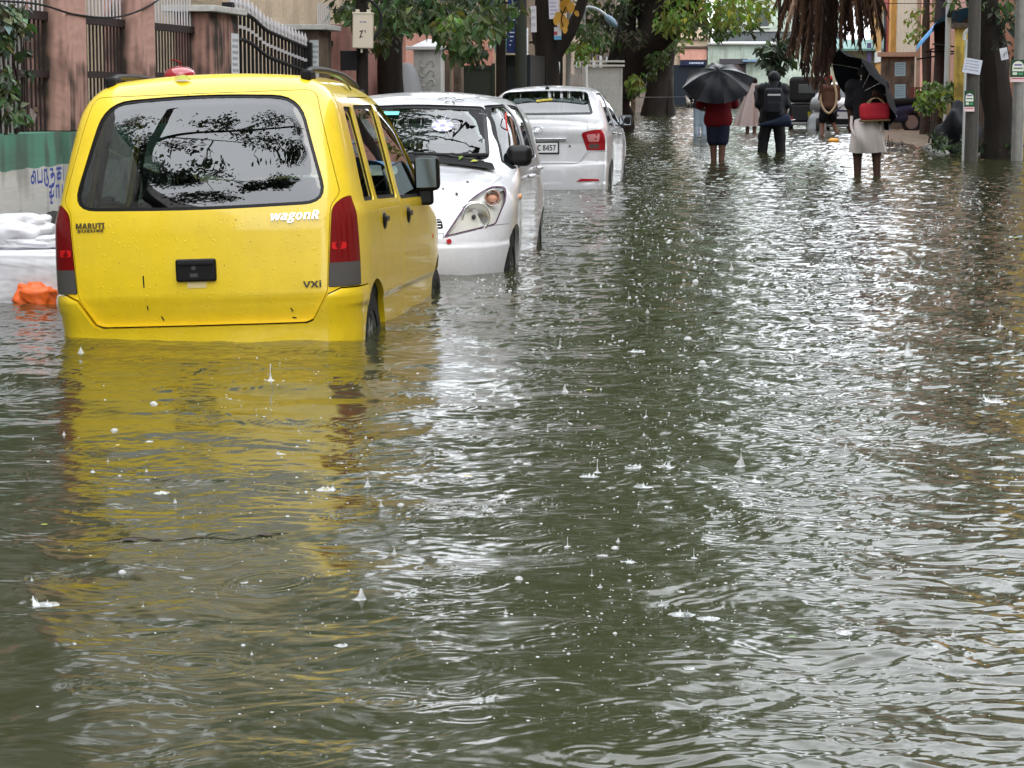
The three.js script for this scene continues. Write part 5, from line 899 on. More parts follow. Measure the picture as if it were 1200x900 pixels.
// ---------------------------------------------------------------- poles, kiosk, walls on the left far side
function pole(name, label, px, d, r, h, mat, o = {}) { const t = thing(name, label, 'pole', o.group), b = at(px, 100, d); part(t, 'shaft', boxUV(cyl(V(b.x, -0.36, b.z), V(b.x + (o.lean ?? 0), h, b.z), r, o.r1 ?? r * 0.85, 14)), mat); return [t, b]; }
{ // dark kiosk with pink wall and posts
  const k = thing('dark_kiosk', 'dark closed kiosk with green awning between two posts behind the saloon', 'kiosk'), a = at(590, 75, 38.5), b = at(618, 75, 38.5);
  part(k, 'cabin', span(a.x, b.x + 0.05, -0.36, 1.75, -38.5, -41), std(0.022, 0.028, 0.03, 0.5));
  part(k, 'door', span(a.x + 0.06, b.x - 0.04, -0.3, 1.55, -38.44, -38.5, 0.01), std(0.016, 0.024, 0.026, 0.4)); part(k, 'door_handle', span(b.x - 0.13, b.x - 0.10, 1.05, 1.45, -38.40, -38.44, 0.006), std(0.4, 0.42, 0.42, 0.4));
  const aw = box(0.75, 0.03, 0.7); aw.rotateX(0.35); aw.translate((a.x + b.x) / 2 - 0.2, 1.92, -38.2); part(k, 'awning', aw, std(0.03, 0.12, 0.08, 0.6)); const vl = box(0.75, 0.05, 0.02); vl.translate((a.x + b.x) / 2 - 0.2, 1.79, -37.87); part(k, 'awning_edge', vl, std(0.4, 0.45, 0.42, 0.6));
  pole('dark_post', 'dark slender post left of the kiosk carrying the blue banner', 587, 37.6, 0.085, 5, P.bark); pole('dark_post', 'thick dark green post right of the blue banner', 610.5, 37.4, 0.10, 5.2, std(0.03, 0.036, 0.028, 0.6));
  const bn = thing('blue_banner', 'blue cloth banner with white vertical lettering beside the posts', 'banner'), c0 = at(604, 0, 37.6);
  const g = new THREE.PlaneGeometry(0.20, 1.9, 4, 20), p = g.attributes.position; for (let i = 0; i < p.count; i++) { const y = p.getY(i); p.setXYZ(i, p.getX(i) * (1 + 0.25 * y) + 0.05 * y, y, 0.03 * Math.sin(y * 5 + p.getX(i) * 9)); } g.computeVertexNormals();
  part(bn, 'cloth', g, new THREE.MeshStandardMaterial({ side: THREE.DoubleSide, roughness: 0.8, map: canvasTex(64, 512, (c) => { c.fillStyle = '#1d2f66'; c.fillRect(0, 0, 64, 512); c.fillStyle = '#c9d2e4'; c.fillRect(0, 0, 30, 250); const r = rng(6); for (let k = 0; k < 26; k++) { c.fillStyle = k % 2 ? '#dfe5f0' : '#1d2f66'; c.fillRect(8 + 16 * r(), 250 + k * 9, 10 + 22 * r(), 5); } }) }));
  part(bn, 'top_rod', cyl(V(-0.14, 0.95, 0), V(0.14, 0.95, 0), 0.012), ironBlack); bn.position.set(c0.x - 0.02, 2.72, c0.z + 0.02);
  const tp = thing('blue_tarpaulin', 'slanting blue tarpaulin corner above the kiosk', 'tarpaulin'), t0 = [at(573, -6, 37), at(600, 19, 36.6), at(590, 20, 38.4), at(566, 4, 39)];
  const tg = new THREE.PlaneGeometry(1, 1, 8, 8), tq = tg.attributes.position; for (let i = 0; i < tq.count; i++) { const u = tq.getX(i) + 0.5, v = tq.getY(i) + 0.5, q = t0[0].clone().lerp(t0[1], u).lerp(t0[3].clone().lerp(t0[2], u), v); q.y -= 0.12 * Math.sin(Math.PI * u) * Math.sin(Math.PI * v); tq.setXYZ(i, q.x, q.y, q.z); } tg.computeVertexNormals(); part(tp, 'sheet', tg, std(0.05, 0.16, 0.32, 0.5, { side: THREE.DoubleSide })); part(tp, 'rope', tube([t0[1], at(610, 12, 37.4)], 0.008, 4, 5), ironPale);
}
{
  const w = thing('salmon_wall', 'salmon pink wall with a white globe lamp beyond the grey pillar', 'wall'); w.userData.kind = 'thing';
  const a = at(545, 60, 34.5), b = at(584, 60, 36);
  part(w, 'wall_face', boxUV(span(-5.4, -4.3, -0.36, 2.0, -36, -36.2)), P.salmon); part(w, 'side_wall', boxUV(span(-5.4, -5.2, -0.36, 2.0, -33, -36)), P.salmon);
  const g = at(575, 54, 35.85); part(w, 'globe_lamp', new THREE.SphereGeometry(0.055, 16, 12).translate(g.x, g.y, g.z), phys(0.85, 0.85, 0.82, 0.2)); part(w, 'lamp_bracket', span(g.x - 0.02, g.x + 0.02, g.y - 0.02, g.y + 0.02, g.z, -36), ironBlack);
  const f = thing('green_sheet_gate', 'dark green metal sheet gate below the salmon wall', 'gate'), c = at(541, 90, 33), e = at(578, 90, 33);
  part(f, 'sheet', span(c.x, e.x, -0.2, 1.53, -33, -33.04), std(0.035, 0.04, 0.03, 0.6)); for (const x of [c.x, e.x]) part(f, 'stile', span(x - 0.025, x + 0.025, -0.3, 1.56, -32.98, -33.06, 0.008), std(0.025, 0.03, 0.022, 0.6)); for (const y of [1.50, 0.8, -0.15]) part(f, 'rail', span(c.x + 0.025, e.x - 0.025, y - 0.025, y + 0.025, -32.98, -33.0), std(0.025, 0.03, 0.022, 0.6));
  const p2 = thing('brown_gate_pillars', 'pair of stained brown pillars right of the grey pillar', 'pillar'); p2.userData.kind = 'thing'; for (const [x0, x1, d] of [[519, 527, 31], [531, 540, 31.6]]) { const q0 = at(x0, 60, d), q1 = at(x1, 60, d); part(p2, 'pillar', boxUV(span(q0.x, q1.x, -0.36, 1.66, -d, -d - 0.3)), P.brown); }
}
{ // things round the second trunk and beyond the saloon
  const tp = at(641, 0, 41.2);
  paper('tree_poster', 'long white poster sheet tied to the dark trunk above the saloon', 0.17, 0.48, V(at(649, 8, 41.05).x, at(649, 6, 41).y, -41.0), 0.1, 0.04, scribble('#d4d3e2', '#9a93ad', 6, 5));
  paper('tree_poster', 'narrow white cloth strip hanging left of the dark trunk', 0.10, 0.46, V(at(624, 22, 41).x, at(624, 22, 41).y, -41.2), 0.1, 0.02, scribble('#d9d9e0', '#b1b0bd', 3, 6));
  paper('tree_poster', 'small pink and blue picture poster right of the dark trunk', 0.13, 0.22, V(at(653, 39, 41).x, at(653, 39, 41).y, -41.1), 0.1, 0.0, (c, w, h) => { c.fillStyle = '#e3dfe8'; c.fillRect(0, 0, w, h); c.fillStyle = '#b55064'; c.fillRect(0, h * 0.35, w * 0.45, h * 0.3); c.fillStyle = '#6fb4dd'; c.fillRect(0, h * 0.7, w, h * 0.3); });
  const [gp] = pole('grey_pole', 'thin pale grey pole right of the dark trunk', 664.5, 43, 0.05, 4.6, P.concrete, { lean: 0.06 });
  const wp = thing('white_post', 'leaning white painted post beyond the saloon roof', 'post'), a = at(689, 104, 45), b = at(685, 62, 45); const sh = cyl(V(a.x, -0.36, a.z), b, 0.075, 0.05, 4); part(wp, 'shaft', sh, std(0.62, 0.58, 0.56, 0.7)); part(wp, 'tip', new THREE.ConeGeometry(0.055, 0.06, 4).translate(b.x, b.y + 0.03, b.z), std(0.62, 0.58, 0.56, 0.7));
  const gw = thing('grey_low_wall', 'grey plastered low wall with pale ledge left of the leaning tree', 'wall'); gw.userData.kind = 'thing'; const c = at(690, 80, 49), e = at(712, 80, 49); part(gw, 'wall_face', boxUV(span(c.x - 0.3, e.x + 0.3, -0.36, 1.62, -49, -49.25)), P.paleGrey); for (const y of [1.66, 1.75]) part(gw, 'ledge', boxUV(span(c.x - 0.34, e.x + 0.34, y - 0.02, y + 0.02, -48.94, -49.3)), std(0.6, 0.58, 0.52, 0.7));
  const pk = thing('picket_fence', 'pale worn picket fence strip beside the white post', 'fence'); for (let k = 0; k < 6; k++) { const q = at(670 + k * 2.8, 95, 46); part(pk, 'picket', span(q.x - 0.018, q.x + 0.018, -0.3, 1.47 - 0.02 * (k % 2), -46, -46.03), std(0.5, 0.44, 0.42, 0.8)); } { const q0 = at(669, 95, 46), q1 = at(685.5, 95, 46); part(pk, 'rail', span(q0.x, q1.x, 1.2, 1.26, -46.03, -46.06), std(0.4, 0.36, 0.34, 0.8)); }
  const hs = thing('old_house', 'old tan and cream house front behind the roadside trunks', 'house');
  part(hs, 'wall', boxUV(span(-6.2, -9.5, -0.3, 5.2, -47.2, -63)), P.tan);
  part(hs, 'front_wall', boxUV(span(-8.5, -5.5, -0.3, 4.6, -52, -52.3)), P.cream);
  for (let k = 0; k < 3; k++) { const q = part(hs, 'window', span(-6.2, -6.16, 1.6, 2.7, -49 - k * 4.4, -50.4 - k * 4.4), std(0.02, 0.02, 0.022, 0.2)); part(q, 'sill', span(-6.05, -6.2, 1.5, 1.58, -48.9 - k * 4.4, -50.5 - k * 4.4), P.paleGrey); }
  part(hs, 'roof_slab', boxUV(span(-5.9, -9.7, 5.2, 5.35, -47, -63.2)), P.concrete);
  const rail = []; const bal = thing('balcony_frame', 'thin dark steel frame of a shed roof behind the kiosk', 'frame'); for (const [x0, y0, x1, y1] of [[570, 30, 600, 24], [572, 8, 600, 2], [575, 8, 574, 40], [620, 50, 660, 44], [622, 20, 626, 52], [600, 24, 602, 2], [655, 44, 656, 70]]) part(bal, 'bar', cyl(at(x0, y0, 45), at(x1, y1, 45), 0.025, 0.025, 6), ironBlack); for (const x of [571, 658]) { const b = at(x, 30, 45); part(bal, 'leg', cyl(V(b.x, -0.36, -45), V(b.x, 3.0, -45), 0.03, 0.03, 6), ironBlack); }
  const sl = thing('street_lamp', 'curved grey street lamp with blue grey head above the grey low wall', 'street lamp'), L = (px, py) => at(px, py, 46.5);
  part(sl, 'pole', cyl(V(L(684, 0).x, -0.36, -46.5), V(L(684, 0).x, 2.75, -46.5), 0.05, 0.04, 10), P.concrete); part(sl, 'arm', tube([V(L(684, 0).x, 2.7, -46.5), L(688, 9), L(697, 10), L(706, 15), L(713, 21)], 0.035, 24, 8), std(0.4, 0.44, 0.46, 0.4));
  const hd = new THREE.SphereGeometry(1, 20, 12); hd.scale(0.17, 0.075, 0.09); hd.rotateZ(-0.75); const hp = L(716, 24.5); hd.translate(hp.x, hp.y, hp.z); part(sl, 'lamp_head', hd, std(0.16, 0.25, 0.33, 0.3));
}
{ const h = thing('terrace_row', 'dim row of old houses lining the far left of the road', 'house'); for (let k = 0; k < 6; k++) { const z = -64 - k * 14; part(h, 'house_front', boxUV(span(-6.3 + 0.2 * (k % 2), -12, -0.3, 5.2 + 0.8 * ((k * 5) % 3), z, z - 13.8)), k % 2 ? P.brown : P.tan); for (let q = 0; q < 4; q++) part(h, 'window', span(-6.3 + 0.2 * (k % 2) - 0.02, -6.26 + 0.2 * (k % 2), 1, 2.3, z - 1.5 - q * 3.2, z - 2.8 - q * 3.2), std(0.03, 0.03, 0.03, 0.3)); } }
// ---------------------------------------------------------------- the end of the street
const FD = 150, fx = (px) => at(px, 100, FD).x, fy = (py) => at(880, py, FD).y;
{
  const g = thing('green_building', 'pale green two storey building closing the far end of the street', 'building');
  part(g, 'wall', boxUV(span(fx(829), fx(985), -0.3, fy(50), -FD, -FD - 10)), P.green);
  part(g, 'upper_wall', boxUV(span(fx(840), fx(985), fy(37), 12, -FD - 1.6, -FD - 10)), P.green);
  part(g, 'parapet', boxUV(span(fx(835), fx(985), fy(49), fy(37), -FD + 0.25, -FD - 0.1)), plaster(260, [0.10, 0.11, 0.115], { stain: 0.5 })); part(g, 'parapet_cap', span(fx(834), fx(986), fy(37), fy(36), -FD + 0.35, -FD - 0.2), P.paleGrey); part(g, 'floor_slab', span(fx(829), fx(986), fy(52), fy(50), -FD + 0.4, -FD - 0.1), P.paleGrey);
  part(g, 'shop_opening', span(fx(846), fx(874), -0.2, fy(73), -FD + 0.05, -FD - 0.2), std(0.05, 0.045, 0.045, 0.7)); part(g, 'shop_board', span(fx(843), fx(876), fy(75), fy(69), -FD + 0.5, -FD + 0.05), std(0.06, 0.055, 0.06, 0.6)); part(g, 'blue_eave', span(fx(870), fx(905), fy(72.5), fy(70), -FD + 0.7, -FD + 0.05), std(0.14, 0.22, 0.32, 0.6));
  for (const [a, b] of [[852, 868], [884, 900]]) { const w = part(g, 'window', span(fx(a), fx(b), fy(30), fy(8), -FD - 1.55, -FD - 1.7), std(0.05, 0.06, 0.06, 0.2)); part(w, 'sill', span(fx(a) - 0.1, fx(b) + 0.1, fy(32), fy(30.6), -FD - 1.3, -FD - 1.6), P.paleGrey); }
  const p = thing('peach_building', 'peach and cream building with dark shop front beyond the trees', 'building');
  part(p, 'wall', boxUV(span(fx(700), fx(828), -0.3, fy(40), -FD - 0.6, -FD - 10)), P.cream); part(p, 'upper_wall', boxUV(span(fx(700), fx(822), fy(40), 9, -FD - 1.6, -FD - 10)), P.tan);
  part(p, 'peach_panel', boxUV(span(fx(796), fx(828), fy(70), fy(57), -FD - 0.2, -FD - 0.6)), P.salmon); part(p, 'ledge', span(fx(792), fx(829), fy(56.5), fy(54), -FD - 0.1, -FD - 0.6), P.brown); part(p, 'ledge', span(fx(795), fx(829), fy(46), fy(44), -FD - 0.3, -FD - 0.6), P.tan);
  part(p, 'shop_front', span(fx(778), fx(826), -0.3, fy(76), -FD - 0.35, -FD - 0.6), std(0.02, 0.026, 0.035, 0.5));
  const sg = box(fx(827) - fx(797), fy(71) - fy(76.5), 0.15); const sm = part(p, 'shop_sign', sg, std(0.02, 0.025, 0.06, 0.5)); sm.position.set((fx(797) + fx(827)) / 2, (fy(71) + fy(76.5)) / 2, -FD - 0.15);
  part(sm, 'sign_lettering', scribbleBars(0.9, 0.12, 9), std(0.5, 0.55, 0.65, 0.6)).position.set(0.2, 0, 0.08); sm.children[0].userData.kind = 'stuff';
}
function scribbleBars(w, h, seed) { const r = rng(seed), gs = []; let x = -w / 2; while (x < w / 2) { const l = 0.04 + 0.06 * r(); gs.push(box(l, h * (0.6 + 0.4 * r()), 0.02, x + l / 2, 0, 0)); x += l + 0.03; } return join(gs); }
// ---------------------------------------------------------------- right side of the street
{
  const b = setting('mud_bank', (() => { const g = new THREE.PlaneGeometry(9, 60, 90, 300).rotateX(-Math.PI / 2), p = g.attributes.position, n = createNoise2D(rng(7)); for (let i = 0; i < p.count; i++) { const x = p.getX(i) + 4.5, z = p.getZ(i); const e = sstep(-0.1, 0.8, x - 0.25 * n(z * 0.3, 1) - 0.5 * sstep(22, 30, z)) * sstep(30, 27.5, z + 0.8 * n(x * 0.7, 4)); p.setY(i, lerp(-0.2, 0.05, e) + 0.035 * n(x * 1.2, z * 1.2) + 0.015 * n(x * 5, z * 5)); } g.computeVertexNormals(); return boxUV(g); })(), P.mud, 'low brown muddy verge rising from the water at the right', 'verge'); b.position.set(6.6, 0, -76);
  const X = 4.35;
  const pk = thing('pink_building', 'tall salmon pink building with blue awning beyond the right hand poles', 'building');
  part(pk, 'wall', boxUV(span(X, X + 7, -0.2, 9, -50.5, -69)), P.salmon); part(pk, 'tan_pier', boxUV(span(X - 0.12, X + 7, -0.2, 9.4, -69, -80)), P.tan);
  for (let k = 0; k < 3; k++) { const z = -53 - k * 5; const w = part(pk, 'window', span(X - 0.02, X + 0.05, 3.7, 5.0, z, z - 1.4), std(0.05, 0.055, 0.06, 0.2)); part(w, 'sill', span(X - 0.15, X, 3.58, 3.68, z + 0.1, z - 1.5), P.paleGrey); }
  part(pk, 'roof_slab', span(X - 0.4, X + 7, 9.0, 9.2, -50.3, -69), P.concrete);
  const og = thing('orange_building', 'orange and red building front with arched dark window at right', 'building');
  part(og, 'wall', boxUV(span(X - 0.3, X + 7, -0.2, 7.5, -80, -96)), plaster(270, [0.48, 0.25, 0.07], { stain: 0.35 })); part(og, 'red_pier', boxUV(span(X - 0.36, X, -0.2, 7.6, -81.5, -84)), plaster(271, [0.30, 0.07, 0.06], { stain: 0.3 }));
  const ar = []; for (let k = 0; k <= 14; k++) { const a = k / 14 * Math.PI; ar.push([0.9 * Math.cos(a), 2.6 + 0.9 * Math.sin(a)]); } ar.push([-0.9, 0.8], [0.9, 0.8]); const ag = new THREE.ExtrudeGeometry(shapeOf(ar), { depth: 0.08, bevelEnabled: false }); ag.rotateY(-Math.PI / 2); ag.translate(X - 0.37, 0.4, -82.7); part(og, 'arched_window', ag, std(0.02, 0.02, 0.025, 0.2));
  part(og, 'white_band', span(X - 0.34, X, 2.1, 2.5, -84, -96), std(0.6, 0.62, 0.6, 0.7));
  const tl = thing('teal_shed', 'low cream and teal shed roof behind the black umbrella', 'shed'), t0 = at(975, 60, 92), t1 = at(1025, 60, 92); part(tl, 'wall', boxUV(span(t0.x, t1.x + 1, -0.3, at(1000, 58, 92).y, -92, -95)), plaster(272, [0.55, 0.56, 0.42], { stain: 0.2 })); const rf = box(t1.x - t0.x + 1.6, 0.08, 3.6); rf.rotateX(0.12); rf.translate((t0.x + t1.x) / 2 + 0.4, at(1000, 52, 92).y, -93); part(tl, 'roof', rf, std(0.16, 0.30, 0.28, 0.6)); part(tl, 'post', span(at(1019, 60, 91).x - 0.08, at(1019, 60, 91).x + 0.08, -0.3, at(1000, 50, 91).y, -91.4, -91.6), std(0.12, 0.10, 0.22, 0.6));
  const aw = thing('blue_awning', 'bright blue curved awning on the pink building', 'awning'), ap = [];
  for (let i = 0; i <= 10; i++) { const a = i / 10 * Math.PI / 2; ap.push([0.95 * Math.sin(a), 0.55 * Math.cos(a)]); }
  { const zA = -50.2, zB = -55.5, PP = [], II = []; ap.forEach(([q, y]) => PP.push(X - q, 2.0 + y + 0.35, zA, X - q, 2.0 + y + 0.05, zB)); for (let i = 0; i < ap.length - 1; i++) II.push(i * 2, i * 2 + 1, i * 2 + 2, i * 2 + 1, i * 2 + 3, i * 2 + 2); const g = new THREE.BufferGeometry(); g.setAttribute('position', new THREE.Float32BufferAttribute(PP, 3)); g.setIndex(II); g.computeVertexNormals(); part(aw, 'sheet', g, std(0.03, 0.27, 0.62, 0.5, { side: THREE.DoubleSide })); for (const z of [zA, -52.8, zB]) part(aw, 'strut', cyl(V(X, 2.0, z - 0.03), V(X - 0.93, 2.12 - (z - zA) * -0.05, z - 0.03), 0.02, 0.02, 6), ironBlack); }
  const yw = thing('yellow_compound', 'stained yellow wall with pillar behind the right hand poles', 'wall'); yw.userData.kind = 'thing';
  part(yw, 'wall_face', boxUV(span(5.2, 12, -0.2, 5.4, -47, -50.2)), P.yellow); const c0 = at(1120, 60, 46), c1 = at(1138, 60, 46); part(yw, 'pillar', boxUV(span(c0.x, c1.x, -0.2, 2.35, -46, -46.4)), P.yellow); part(yw, 'pillar_cap', boxUV(span(c0.x - 0.06, c1.x + 0.06, 2.35, 2.45, -45.9, -46.5)), P.brown);
  for (let k = 0; k < 9; k++) { const q = at(1146 + k * 3.1, 90, 45.5); part(yw, 'plank', boxUV(span(q.x - 0.022, q.x + 0.022, -0.2, 1.95 - 0.06 * ((k * 7) % 3), -45.5, -45.54)), P.barkPale); }
  const fg = thing('mesh_gate', 'dark framed wire mesh gate behind the thin trunk', 'gate'), g0 = at(1090, 85, 56), g1 = at(1107, 85, 56); for (const x of [g0.x, g1.x]) part(fg, 'stile', cyl(V(x, -0.1, -56), V(x, 2.1, -56), 0.025, 0.025, 6), ironDark); for (const y of [0.1, 1.2, 2.1]) part(fg, 'rail', cyl(V(g0.x, y, -56), V(g1.x, y, -56), 0.02, 0.02, 6), ironDark); const wr = []; for (let k = -4; k < 9; k++) { const x0 = g0.x + k * 0.06; for (const s of [-1, 1]) { const a = [], dx = 1.0; let xa = s > 0 ? x0 : x0 + 0.5, ya = 0.15; const xb = xa + s * 0.55, yb = 1.15; const cl = (x) => clamp((x - xa) / (xb - xa)); const t0 = Math.min(cl(g0.x), cl(g1.x)), t1 = Math.max(cl(g0.x), cl(g1.x)); if (t1 - t0 > 0.05) wr.push(cyl(V(lerp(xa, xb, t0), lerp(ya, yb, t0), -56), V(lerp(xa, xb, t1), lerp(ya, yb, t1), -56), 0.006, 0.006, 4)); } } part(fg, 'wire_mesh', wr, std(0.3, 0.28, 0.26, 0.6)).userData.kind = 'stuff';
  const bw = thing('brown_gateway', 'dark brown gateway wall with two pale blue posters and capping', 'wall'); bw.userData.kind = 'thing';
  const w0 = at(1033, 70, 64), w1 = at(1072, 70, 64); part(bw, 'wall_face', boxUV(span(w0.x, w1.x, -0.2, 2.02, -64, -64.4)), P.brown); part(bw, 'cap', boxUV(span(w0.x - 0.1, w1.x + 0.1, 2.02, 2.14, -63.85, -64.5)), plaster(280, [0.42, 0.27, 0.19], { stain: 0.4 }));
  const m0 = at(1066, 110, 63), m1 = at(1097, 110, 63); for (let k = 0; k < 5; k++) { const a = lerp(m0.x, m1.x, k / 5), b2 = lerp(m0.x, m1.x, (k + 0.93) / 5); part(bw, 'gate_board', boxUV(span(a, b2, -0.05, k < 2 ? 1.2 : 0.95, -63, -63.05)), plaster(281 + (k % 2), [0.16, 0.055, 0.045], { stain: 0.5 })); } part(bw, 'gate_rail', span(m0.x, m1.x, 0.2, 0.3, -62.94, -63), ironDark);
  for (const [py, s, l] of [[81, 12, 'upper pale blue poster on the brown gateway wall'], [107, 13, 'lower pale blue poster on the brown gateway wall']]) { const q = at(1055, py, 63.95); paper('pale_poster', l, 0.29, 0.38, V(q.x, q.y, -63.985), 0, 0.02, scribble('#94aeb8', '#6f8894', 5, s)); }
  // poles and what hangs on them
  const [up, ub] = pole('utility_pole', 'dark tapering utility pole with a tilted white notice at right', 1140, 38.8, 0.115, 6.5, plaster(290, [0.09, 0.085, 0.075], { stain: 0.6 }), { r1: 0.085 });
  paper('pole_notice', 'tilted white notice with printed lines on the dark utility pole', 0.29, 0.24, V(at(1140.5, 77, 38.5).x, at(1140, 77.5, 38.5).y, -38.66), 0, -0.17, scribble('#ced3e0', '#8d93a6', 4, 14));
  const sign = (c, w, h) => { c.fillStyle = '#1f4a2d'; c.fillRect(0, 0, w, h); c.fillStyle = '#e6eadf'; c.beginPath(); c.arc(w * 0.5, h * 0.32, w * 0.38, Math.PI, 0); c.rect(w * 0.12, h * 0.32, w * 0.76, h * 0.2); c.fill(); c.fillStyle = '#6b63a0'; c.fillRect(w * 0.25, h * 0.2, w * 0.5, h * 0.07); c.fillStyle = '#2d5a3a'; c.fillRect(w * 0.2, h * 0.36, w * 0.6, h * 0.05); c.fillStyle = '#d9e2d2'; c.fillRect(w * 0.15, h * 0.56, w * 0.3, h * 0.12); c.fillStyle = '#57a06a'; c.fillRect(w * 0.52, h * 0.58, w * 0.32, h * 0.1); c.fillStyle = '#f0d4d6'; c.fillRect(0, h * 0.78, w, h * 0.22); c.fillStyle = '#c0566a'; c.fillRect(w * 0.1, h * 0.82, w * 0.8, h * 0.05); };
  paper('pole_sign', 'small green and white advertising sign on the dark utility pole', 0.165, 0.34, V(at(1137, 118, 38.5).x, at(1137, 118.5, 38.5).y, -38.655), 0, 0, sign, 'sign');
  const [rp] = pole('concrete_pole', 'grey concrete pole standing right of the leaning tree', 1194, 39.6, 0.10, 6, P.concrete); paper('pole_sign', 'larger green and white advertising sign on the grey concrete pole', 0.25, 0.37, V(at(1193.5, 83, 39.4).x, at(1193, 83, 39.4).y, -39.47), 0, 0, sign, 'sign');
  paper('tree_notice', 'small folded white paper hanging on the right hand tree', 0.13, 0.2, V(at(1177, 63, 40).x, at(1177, 63, 40).y, -40.05), 0.2, 0.2, scribble('#e0e2ea', '#d2d4de', 2, 15));
  const [lp, lb] = pole('lamp_pole', 'slim pale steel pole with a black box near the blue awning', 1109.5, 50, 0.065, 6, std(0.42, 0.43, 0.44, 0.45)); { const q = at(1114, 14, 49.85); const bx = box(0.1, 0.24, 0.1, 0, 0, 0, 0.02); bx.rotateZ(-0.35); bx.translate(q.x, q.y, q.z); part(lp, 'black_box', bx, M.trim); part(lp, 'cable', tube([at(1117, 10, 49.85), at(1121, 15, 49.85), at(1120, 24, 49.85), at(1116, 22, 49.85)], 0.012, 16, 5), M.rubber); }
  const [wpole] = pole('white_pipe', 'thin white pipe standing just left of the dark utility pole', 1131, 39.2, 0.028, 2.0, std(0.6, 0.62, 0.6, 0.5)); { const q = at(1131, 0, 39.2); part(wpole, 'pipe_bend', tube([V(q.x, 1.99, -39.2), V(q.x + 0.02, 2.12, -39.2), V(q.x + 0.12, 2.2, -39.2)], 0.028, 10, 8), std(0.6, 0.62, 0.6, 0.5)); }
  // bushes and stump
  const bush = thing('verge_bush', 'bright broad leaved bush growing before the dark red gate', 'bush'), r = rng(121), sp = []; for (let k = 0; k < 46; k++) { const q = at(1078 + 52 * r(), 98 + 30 * r(), 46 + 2 * r()); sp.push([q.x, q.y, q.z, 0.14, 8, 0.17, r() < 0.5 ? BRIGHT : GREEN]); } part(bush, 'foliage', leaves(r, sp, { droop: 0.3 }), leafMat).userData.kind = 'stuff'; for (const px of [1090, 1102, 1115]) part(bush, 'stem', limb([V(at(px, 0, 47).x, -0.15, -47), at(px + 2, 135, 47), at(px - 3, 112, 47)], 0.02, 0.008, 130 + px, 10, 6), P.barkPale);
  const lowb = thing('verge_bush', 'low weeds tangled at the foot of the utility pole', 'bush'), s2 = []; for (let k = 0; k < 40; k++) { const q = at(1098 + 100 * r(), 0, 40.2 + 1.5 * r()); s2.push([q.x, 0.1 + 0.35 * r() * r(), q.z, 0.12, 9, 0.12, r() < 0.4 ? GREEN : DARK]); } part(lowb, 'foliage', leaves(r, s2, { droop: -0.4 }), leafMat).userData.kind = 'stuff';
  const st = thing('wooden_stake', 'short pale split wooden stake among the verge weeds', 'stake'), sa = at(1109, 150, 46), sb = at(1112, 121, 46); part(st, 'stake_shaft', boxUV(cyl(V(sa.x, -0.2, sa.z), sb, 0.05, 0.045, 6)), plaster(295, [0.32, 0.24, 0.13], { stain: 0.4 }));
  const tk = thing('black_rubbish_sack', 'sagging black sacks piled beside the utility pole foot', 'sack'); { const g = new THREE.SphereGeometry(0.4, 32, 22), p = g.attributes.position, n = createNoise3D(rng(9)); for (let i = 0; i < p.count; i++) { const v = V(p.getX(i), p.getY(i), p.getZ(i)), q = 1 + 0.3 * n(v.x * 3, v.y * 3, v.z * 3); p.setXYZ(i, v.x * q, v.y * q * 1.5, v.z * q); } g.computeVertexNormals(); const c = at(1123, 150, 44); g.translate(c.x, 0.25, c.z); part(tk, 'sack_skin', g, std(0.008, 0.009, 0.012, 0.5)); }
  const rk = rng(140); for (let k = 0; k < 9; k++) { const q = at(1085 + 100 * rk(), 0, 42 + 6 * rk()), g = new THREE.IcosahedronGeometry(0.07 + 0.1 * rk(), 2), p = g.attributes.position, n = createNoise3D(rng(150 + k)); for (let i = 0; i < p.count; i++) { const v = V(p.getX(i), p.getY(i), p.getZ(i)), s = 1 + 0.8 * n(v.x * 6, v.y * 6, v.z * 6) * 0.4; p.setXYZ(i, v.x * s * 1.3, v.y * s * 0.8, v.z * s); } g.computeVertexNormals(); const m = single('verge_stone', boxUV(mergeVertices(g)), P.concrete, 'rough pale stone lying at the muddy verge edge', 'stone', 'stones along the verge'); m.position.set(q.x, 0.02, q.z); m.geometry.computeVertexNormals(); }
}
